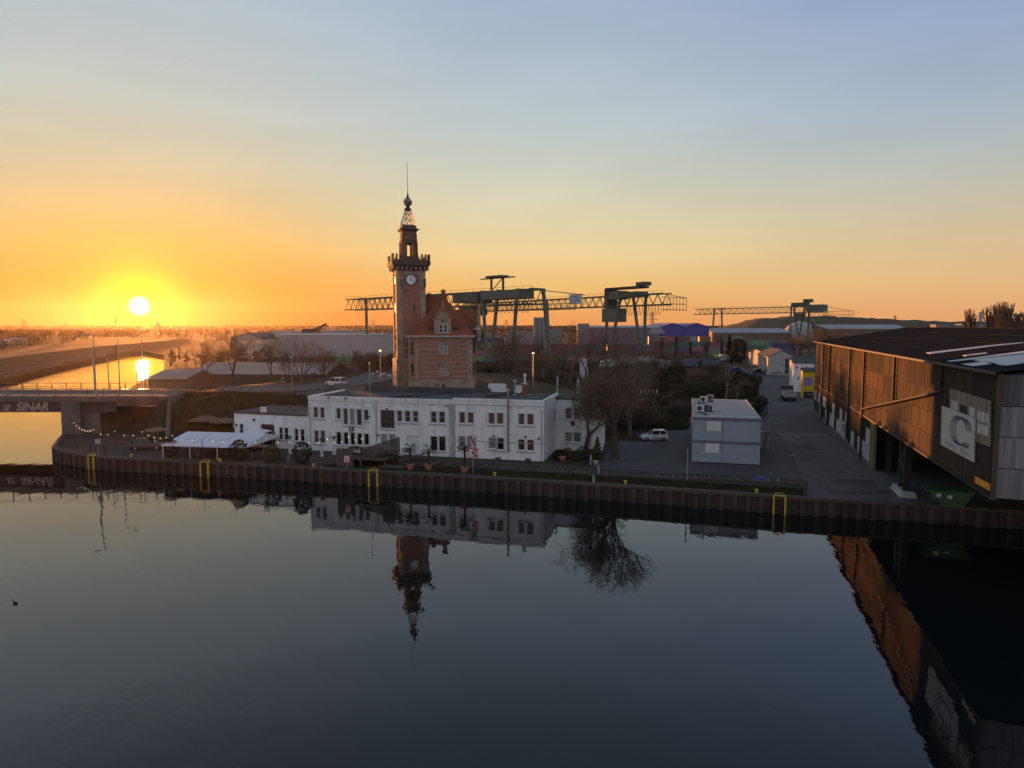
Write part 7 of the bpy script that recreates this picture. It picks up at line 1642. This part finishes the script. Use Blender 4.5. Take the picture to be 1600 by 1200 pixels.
p = at(232, 702); car((p.x, p.y, 1.6), R(10), 'dark car parked beside the terrace left of the tent', M_cd, L=3.8)
def heater(px, yb, lb):
    p = at(px, yb); t = thing('patio_heater', p, 0, lb, 'patio heater', 'patio heaters'); MB().lathe(0, 0, [(.28, 0), (.28, .1), (.16, .12), (.16, .8)], 10).build('base', M_cw, t); MB().tube((0, 0, .8), (0, 0, 1.9), .04, n=6).build('pole', M_grey, t); MB().lathe(0, 0, [(.12, 1.85), (.1, 2.1), (.42, 2.12), (.1, 2.25)], 12).build('hood', M_dark, t)
heater(453, 709, 'patio heater between the windows of the annex'); heater(503, 713, 'patio heater left of the wooden deck'); heater(522, 710, 'patio heater under the five narrow windows')
# string lights with poles
M_bulb = mat('string_bulb', (.9, .75, .5), .4, 0, 1, emit=(1, .80, .50, .45))
sp_px = [(117, 698), (148, 711), (181, 714), (224, 715), (271, 722), (317, 724), (367, 727), (417, 727), (458, 727)]
sl_t = thing('string_lights', (0, 0, 0), 0, 'string of small warm bulbs on slim poles along the terrace', 'string lights')
tops = []
for px, py in sp_px[:8]:
    p = at(px, py - 5); H = 3.0; MB().tube((p.x, p.y, 1.6), (p.x, p.y, 1.6 + H), .035, n=5).build('pole', M_dark, sl_t); tops.append(Vector((p.x, p.y, 1.6 + H - .1)))
for px, py in ((470, 714), (512, 716), (545, 712), (575, 706)): p = at(px, py); tops.append(Vector((p.x, p.y, 4.0)))
bb_ = MB().lathe(0, 0, [(.02, .05), (.055, .0), (.055, -.05), (.01, -.09)], 6).mesh('bulb', M_bulb); wr = MB()
for a, b in zip(tops, tops[1:]):
    n_ = max(3, int((b - a).length / 1.15)); pv_ = None
    for i in range(n_ + 1):
        t_ = i / n_; q_ = a.lerp(b, t_) - Vector((0, 0, .55 * 4 * t_ * (1 - t_)))
        if pv_ is not None: wr.tube(pv_, q_, .012, n=3, cap=False)
        if i < n_: link('bulb', bb_, sl_t, q_ - Vector((0, 0, .08)))
        pv_ = q_
wr.build('cable', M_dark, sl_t)
# low post fence on the terrace edge
fe = thing('post_fence', (0, 0, 0), 0, 'low dark fence of posts and wire mesh along the terrace edge', 'fence')
ps = dense([G(x, y - 6).xy for x, y in ((100, 704), (120, 708), (163, 715), (260, 720), (480, 731), (530, 733))], 1); pts_ = []
for a, b in zip(ps, ps[1:]):
    n_ = max(1, int((b - a).length / 2.4)); pts_ += [a.lerp(b, i / n_) for i in range(n_)]
pts_.append(ps[-1]); fp = MB().box(-.04, .04, -.04, .04, 0, 1.05).mesh('fence_post', M_dark); mw = MB()
for a in pts_: link('fence_post', fp, fe, (a.x, a.y, 1.6))
for a, b in zip(pts_, pts_[1:]):
    for z in (1.75, 2.15, 2.58): mw.tube((a.x, a.y, z), (b.x, b.y, z), .012, n=3, cap=False)
mw.build('wire', M_dark, fe)
# wooden deck with board walls and steps
dk = at(528, 730); wdk = thing('wooden_deck', dk, f1.a + R(2), 'dark weathered wooden deck with board fences on the quay', 'deck')
for k in range(16): MB().box(-.1, 5.6, .2 + k * .24, .41 + k * .24, .9, .95).build('plank', M_wood, wdk)
for k in range(13): MB().box(-.2 + k * .16, -.06 + k * .16, .1, .15, 0, 2.1 + .03 * (k % 3)).build('board', M_wood, wdk)
for k in range(24): MB().box(2.3 + k * .17, 2.45 + k * .17, 1.4 + .05 * k, 1.46 + .05 * k, .7 + .03 * k, 1.95 + .055 * k).build('board', M_wood, wdk)
for x in (0, 2.6, 5.5): 
    for y in (.3, 4): MB().box(x - .06, x + .06, y - .06, y + .06, 0, .9).build('post', M_wood, wdk)
st_ = at(655, 722); wdk2 = thing('plank_ramp', st_, f1.a + R(15), 'sloping plank ramp behind the ragged palm', 'ramp')
for k in range(10): MB().box(-1.9 + k * .32, -1.62 + k * .32, -.4, .5, .12 + k * .11, .2 + k * .11).build('plank', M_wood, wdk2)
for x in (-.1, 1.1): MB().box(x, x + .1, -.3, .4, 0, .6 + x * .3).build('post', M_wood, wdk2)
# stacked planks on the verge
sp_ = at(612, 731); spl = thing('plank_stack', sp_, f1.a, 'low stack of dark planks beside the shrubs', 'planks')
for k in range(6): MB().box(-1.6 + .1 * k, 1.5 + .05 * k, -.5 + (k % 3) * .33, -.2 + (k % 3) * .33, .02 + (k // 3) * .12, .12 + (k // 3) * .12).build('plank', M_wood, spl)
# ================================================================ signs
M_red = mat('sign_red', (.50, .03, .04), .5, .05, 1); M_sw = mat('sign_white', (.58, .58, .58), .5, .05, 1)
ns = at(739, 741); fs = Fr(ns.xy, ang=R(-4), z=Z0); nav = thing('navigation_sign', ns, fs.a, 'pair of red-bordered navigation signs on a thin post reading 15', 'sign')
MB().tube((0, .05, 0), (0, .05, fs.hit(738, 682)[1]), .04, n=6).build('post', M_galv, nav)
def board(parent, r, bw, y=-.02):
    u0, u1, z0, z1 = r; b = MB().box(u0, u1, y - .03, y, z0, z1).build('sign_panel', M_sw, parent); mb = MB()
    mb.box(u0, u1, y - .045, y - .031, z0, z0 + bw); mb.box(u0, u1, y - .045, y - .031, z1 - bw, z1); mb.box(u0, u0 + bw, y - .045, y - .031, z0 + bw, z1 - bw); mb.box(u1 - bw, u1, y - .045, y - .031, z0 + bw, z1 - bw); mb.build('border', M_red, b); return b
ra = fs.rect(734.3, 680.5, 744.3, 700); ra = (ra[0], ra[1], ra[2] + .02, ra[3]); rb2 = fs.rect(731.5, 700.5, 747.5, 714.5)
b1 = board(nav, ra, .07); b2 = board(nav, rb2, .07)
u0, u1, z0, z1 = ra; y_ = -.068; mb = MB()
def arrow(mb, x, za, zb, wd, up):
    mb.quad((x - wd, y_, za), (x + wd, y_, za), (x + wd, y_, zb), (x - wd, y_, zb))
    if up: mb.quad((x - wd * 3, y_, zb - .02), (x + wd * 3, y_, zb - .02), (x, y_, zb + .16))
    else: mb.quad((x + wd * 3, y_, za + .02), (x - wd * 3, y_, za + .02), (x, y_, za - .16))
cxm = (u0 + u1) / 2; arrow(mb, cxm - .14, z0 + .34, z1 - .35, .03, False); arrow(mb, cxm + .15, z0 + .35, z1 - .34, .03, True); mb.build('arrow', M_ink, b1)
mb = MB(); y_ = -.072; mb.quad((u0 + .08, y_, z1 - .2), (u0 + .17, y_, z1 - .07), (u1 - .08, y_, z0 + .2), (u1 - .17, y_, z0 + .07)); mb.build('diagonal', M_ink, b1)
u0, u1, z0, z1 = rb2; um = (u0 + u1) / 2; mb = MB(); mb.box(um + .06, u1 - .07, -.064, -.052, z0 + .07, z1 - .07); mb.build('red_field', M_red, b2)
mb = MB(); y_ = -.07; zm = (z0 + z1) / 2; mb.quad((um - .2, y_, zm), (um + .08, y_, zm - .3), (um + .08, y_, zm + .3)); mb.build('arrow', M_ink, b2)
text3d('15', .62, M_sw, b2, 'numeral', (um + .28, -.078, zm), (R(90), 0, 0), .004, 0, .02)
ss = at(541.5, 734); f7 = Fr(ss.xy, ang=R(8), z=Z0); sg2 = thing('anchor_sign', ss, f7.a, 'square white and red anchorage sign at the deck corner', 'sign'); MB().tube((0, .04, 0), (0, .04, 1.3), .035, n=6).build('post', M_galv, sg2)
r_ = f7.rect(537, 711.5, 546.5, 722.5); bq = board(sg2, r_, .06); um, zm = (r_[0] + r_[1]) / 2, (r_[2] + r_[3]) / 2
mb = MB(); y_ = -.07; mb.box(um - .03, um + .03, y_, y_ + .015, zm - .22, zm + .2); mb.box(um - .12, um + .12, y_, y_ + .015, zm + .08, zm + .12)
for s_ in (-1, 1): mb.bar((um, y_, zm - .22), (um + s_ * .17, y_, zm - .06), .012, .05)
mb.build('anchor', M_red, bq)
p = at(154, 714); f8 = Fr(p.xy, ang=R(20), z=Z0); s3_ = thing('notice_sign', p, R(20), 'small pale blue notice sign by the first ladder', 'sign'); MB().tube((0, .04, 0), (0, .04, 2.2), .03, n=6).build('post', M_galv, s3_); MB().box(-.3, .3, -.02, .01, 1.6, 2.2).build('sign_panel', mat('pale_blue_sign', (.30, .34, .38), .5, .05), s3_)
# plain posts
for px, yb, yt, lb in ((1073.5, 751, 703, 'thin grey pole at the left front corner of the container office'), (935.5, 740, 729, 'short pale marker post by the rails'), (927.5, 755, 744, 'grey marker post on the verge'), (923, 726, 712, 'grey fence post at the garden corner'), (1216, 753, 749, 'stub post at the end of the rails')):
    p = at(px, yb); H = Zt(yt, p.y) - 1.6; t = thing('marker_post', p, 0, lb, 'post'); MB().tube((0, 0, 0), (0, 0, H), .06 if H > 2 else .10, n=8).build('shaft', M_galv if H > 2 else M_sill, t); MB().lathe(0, 0, [(.1, H), (.12, H + .06), (.03, H + .12)], 8).build('cap', M_galv, t)
# blue tarp on the rails
p = at(1188, 748); o = MB().frustum(0, 0, 0, .22, .8, .35, .5, .2).build('blue_tarpaulin', mat('tarp_blue', (.03, .07, .30), .6, .2, 2, bump=.5), None, False, p, R(-12)); tag(o, 'crumpled blue tarpaulin lying on the end of the rails', 'tarpaulin')
# row of white stones by the thicket
st_m = MB().lathe(0, 0, [(.22, 0), (.25, .4), (.2, 1.0), (.08, 1.15)], 8).mesh('stone_post', M_sw)
for i in range(6):
    px, py = 996 + i * 5.9, 612 + i * 1.2; p = at(px, py + 4); o = link('stone_post', st_m, None, p); o.scale = (1, 1, 1 + .12 * i); tag(o, f"white stone post, {['leftmost','second','third','fourth','fifth','rightmost'][i]} of the row behind the thicket", 'post', 'row of white stone posts')
# terracotta pot in the garden
p = at(879, 721); o = MB().lathe(0, 0, [(.3, 0), (.42, .5), (.46, .6), (.4, .6)], 12).build('flower_pot', M_terra, None, True, p); tag(o, 'terracotta pot in the garden before the recessed wing', 'pot')
p = at(931, 727); o = MB().lathe(0, 0, [(.28, 0), (.34, .45), (.38, .5), (.34, .5)], 12).build('flower_pot', M_white_old, None, True, p); tag(o, 'pale pot beside the olive conical shrub', 'pot')
# ================================================================ lamps
M_lh = mat('lamp_head', (.30, .30, .30), .5, .1, 2)
def street_lamp(loc, H, label, arm=1.6, rot=0, double=False, group='street lamps on the bridge'):
    t = thing('street_lamp', loc, rot, label, 'street lamp', group); MB().tube((0, 0, 0), (0, 0, H), .10, .06, n=7).build('pole', M_galv, t); MB().tube((0, 0, 0), (0, 0, .9), .14, n=8).build('base', M_galv, t)
    for s_ in ((1, -1) if double else (1,)): MB().bar((0, 0, H), (s_ * arm, 0, H + .1), .06, .06).build('arm', M_galv, t); MB().box(*sorted((s_ * arm, s_ * (arm + .7))), -.12, .12, H + .02, H + .16).build('lamp_head', M_lh, t)
for px, yb, yt, y_, lb, r_ in ((149.5, 616, 523, BY0 + .5, 'tall lamp on the near side of the bridge', 180), (187, 607, 530, BY1 - .5, 'lamp on the far side of the bridge left of the sun glitter', 0)):
    p = V(px, 600, y_); street_lamp((p.x, y_, 7.05), Zt(yt, y_) - 7.05, lb, rot=R(r_), arm=.9)
for px, yt, lb in ((147.8, 560, 'short grey post beside the tall bridge lamp'), (170, 559, 'short grey post on the bridge between the lamps')):
    y_ = BY0 + .5 if px < 160 else BY1 - .5; p = V(px, 600, y_); o = MB().tube((0, 0, 0), (0, 0, Zt(yt, y_) - 7.05), .09, n=7).build('lamp_stub', M_galv, None, False, (p.x, y_, 7.05)); tag(o, lb, 'post')
p = V(222.5, 560, 165); street_lamp((p.x, 165, 1.6), Zt(517, 165) - 1.6, 'lamp standing by the canal right in the sun glitter', arm=.3)
def globe_lamp(px, yb, yt, lb):
    p = G2(px, yb); t = thing('globe_lamp', p, 0, lb, 'street lamp', 'twin globe lamps before the tower'); H = Zt(yt, p.y) - p.z; MB().lathe(0, 0, [(.2, 0), (.12, .5), (.06, .6), (.05, H - .6)], 8).build('pole', M_dark, t)
    MB().bar((-.8, 0, H - .6), (.8, 0, H - .6), .06, .06).build('crossbar', M_dark, t)
    for x, z in ((-.8, H - .5), (0, H - .15), (.8, H - .5)): MB().lathe(x, 0, [(.08, z - .12), (.28, z - .05), (.30, z + .08), (.1, z + .18)], 10).build('globe', M_sw, t)
globe_lamp(590, 602, 580, 'three-headed lamp with white globes left of the clock tower'); globe_lamp(601, 605, 583, 'three-headed lamp nearest the clock tower')
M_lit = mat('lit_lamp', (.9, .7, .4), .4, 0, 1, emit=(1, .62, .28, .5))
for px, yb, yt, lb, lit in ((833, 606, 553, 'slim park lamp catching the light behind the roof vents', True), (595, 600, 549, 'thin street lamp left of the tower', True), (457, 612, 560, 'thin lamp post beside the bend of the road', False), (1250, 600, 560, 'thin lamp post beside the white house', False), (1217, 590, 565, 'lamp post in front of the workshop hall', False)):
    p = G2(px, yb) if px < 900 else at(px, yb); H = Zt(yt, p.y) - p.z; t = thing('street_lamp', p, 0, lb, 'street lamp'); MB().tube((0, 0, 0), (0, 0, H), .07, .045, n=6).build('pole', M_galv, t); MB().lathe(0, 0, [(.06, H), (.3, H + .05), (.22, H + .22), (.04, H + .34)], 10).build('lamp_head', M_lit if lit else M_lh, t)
# bent lamp and sign on the warehouse wall
u, z = wpx(195, 445); mb = MB(); mb.path([(u, -.1 * SG, z - 3.6), (u, -.35 * SG, z - .4), (u - .2, -1.0 * SG, z), (u - .9, -1.9 * SG, z + .1)], .05, 6); mb.build('wall_lamp', M_grey, wh)
# ================================================================ by the bridge
cpx = at(228, 660); cc_ = thing('storage_container', (cpx.x, cpx.y + 1.6, 1.6), R(-6), 'dark storage container standing under the bridge', 'container')
MB().box(-3.6, 3.4, -1.4, 1.4, .02, 2.5).build('body', mat('container_brown', (.05, .035, .025), .8, .3, 1), cc_); MB().box(-3.7, 3.5, -1.5, 1.5, 2.5, 2.62).build('roof', M_dark, cc_); MB().box(2.6, 3.3, -1.44, -1.4, 1.5, 2.2).build('notice', M_sw, cc_)
mf = thing('mesh_fence', (0, 0, 0), 0, 'wire mesh fence under the bridge beside the pier', 'fence'); a, b = at(166, 664), at(195, 660)
for k in range(6): q_ = a.lerp(b, k / 5); MB().tube(q_, q_ + Vector((0, 0, 2.0)), .04, n=5).build('fence_post', M_galv, mf)
mb = MB(); 
for z in (.2, .7, 1.2, 1.6, 2.0): mb.tube(a + Vector((0, 0, z)), b + Vector((0, 0, z)), .02, n=4)
mb.build('wire', M_galv, mf)
fr_p = V(221, 590, 152); bf = thing('billboard_frame', (fr_p.x, 152, 2.0), R(12), 'dark board frame standing against the glittering water', 'billboard'); z1_ = Zt(580.5, 152) - 2
for x in (-.9, .75): MB().box(x - .08, x + .08, -.08, .08, 0, z1_).build('post', M_dark, bf)
for z in (z1_ - .1, z1_ * .55, z1_ * .1): MB().box(-.9, .75, -.06, .06, z, z + .14).build('crossbar', M_dark, bf)
# fence along the far bank
fb = thing('bank_fence', (0, 0, 0), 0, 'thin post fence along the far bank of the canal', 'fence'); pm2 = MB().box(-.06, .06, -.06, .06, 0, 1.3).mesh('fence_post', M_railing); rl_ = MB()
fl_p = [Vector(r_[1]) for r_ in bank_rows]; pts_ = []
for a, b in zip(fl_p, fl_p[1:]):
    n_ = max(1, int((b - a).length / 7)); pts_ += [a.lerp(b, i / n_) for i in range(n_)]
for a in pts_: link('fence_post', pm2, fb, a)
for a, b in zip(pts_, pts_[1:]): rl_.tube(a + Vector((0, 0, 1.4)), b + Vector((0, 0, 1.4)), .05, n=4)
rl_.build('rail', M_railing, fb)
# stacks of sunlit roofs on the far left bank
for i, (px, py, Y) in enumerate(((8, 533, 420), (24, 531, 430))):
    simple_building('allotment_hut', ['small hut with gleaming roof at the far left', 'second gleaming hut roof at the far left'][i], 'hut', px - 9, px + 7, 548, py, Y=Y, depth=8, ridge=1.2, wm=M_hall, rm=M_wroof2, z=4.0)
# ================================================================ wall between forecourt and roof, concrete blocks
p = G2(533, 608); o = MB().box(-1.2, 1.2, -.4, .4, 0, 1.0).build('concrete_block', M_conc, None, False, p, R(-10)); tag(o, 'pale concrete block beside the white car on the forecourt', 'block')
p = G2(573, 611); wv = MB().box(-4, 9, -.15, .15, -.2, .8).build('low_wall', M_conc, None, False, (p.x, p.y, p.z), R(-8)); tag(wv, 'low concrete wall behind the flat roof of the white building', 'wall')
# ================================================================ duck on the water
p = G(24, 943, 0.0); dk_ = thing('duck', (p.x, p.y, 0), R(160), 'small dark duck swimming alone on the basin', 'duck'); M_duck = mat('duck_feathers', (.018, .016, .014), .9, .3, 20)
mb = MB(); prf = [(-.20, .005, .06), (-.16, .05, .05), (-.06, .085, .035), (.06, .085, .035), (.13, .06, .04), (.16, .03, .07), (.165, .025, .13), (.19, .033, .17), (.22, .03, .19), (.25, .012, .185), (.29, .008, .175)]; rows_ = []
for x, r, z in prf: rows_.append([(x, r * math.cos(t_), z + r * .85 * math.sin(t_)) for t_ in [2 * math.pi * i / 10 for i in range(10)]])
for a, b in zip(rows_, rows_[1:]):
    for i in range(10): mb.quad(a[i], b[i], b[(i + 1) % 10], a[(i + 1) % 10])
mb.quad(*rows_[0]); mb.quad(*reversed(rows_[-1])); mb.build('body', M_duck, dk_, True)
MB().add([(-.18, -.03, .06), (-.18, .03, .06), (-.27, 0, .11), (-.17, 0, .09)], [(0, 1, 2), (0, 2, 3), (1, 3, 2)]).build('tail', M_duck, dk_)
# steam of the cooling tower, outside near air: a few soft volumes of pale vapour
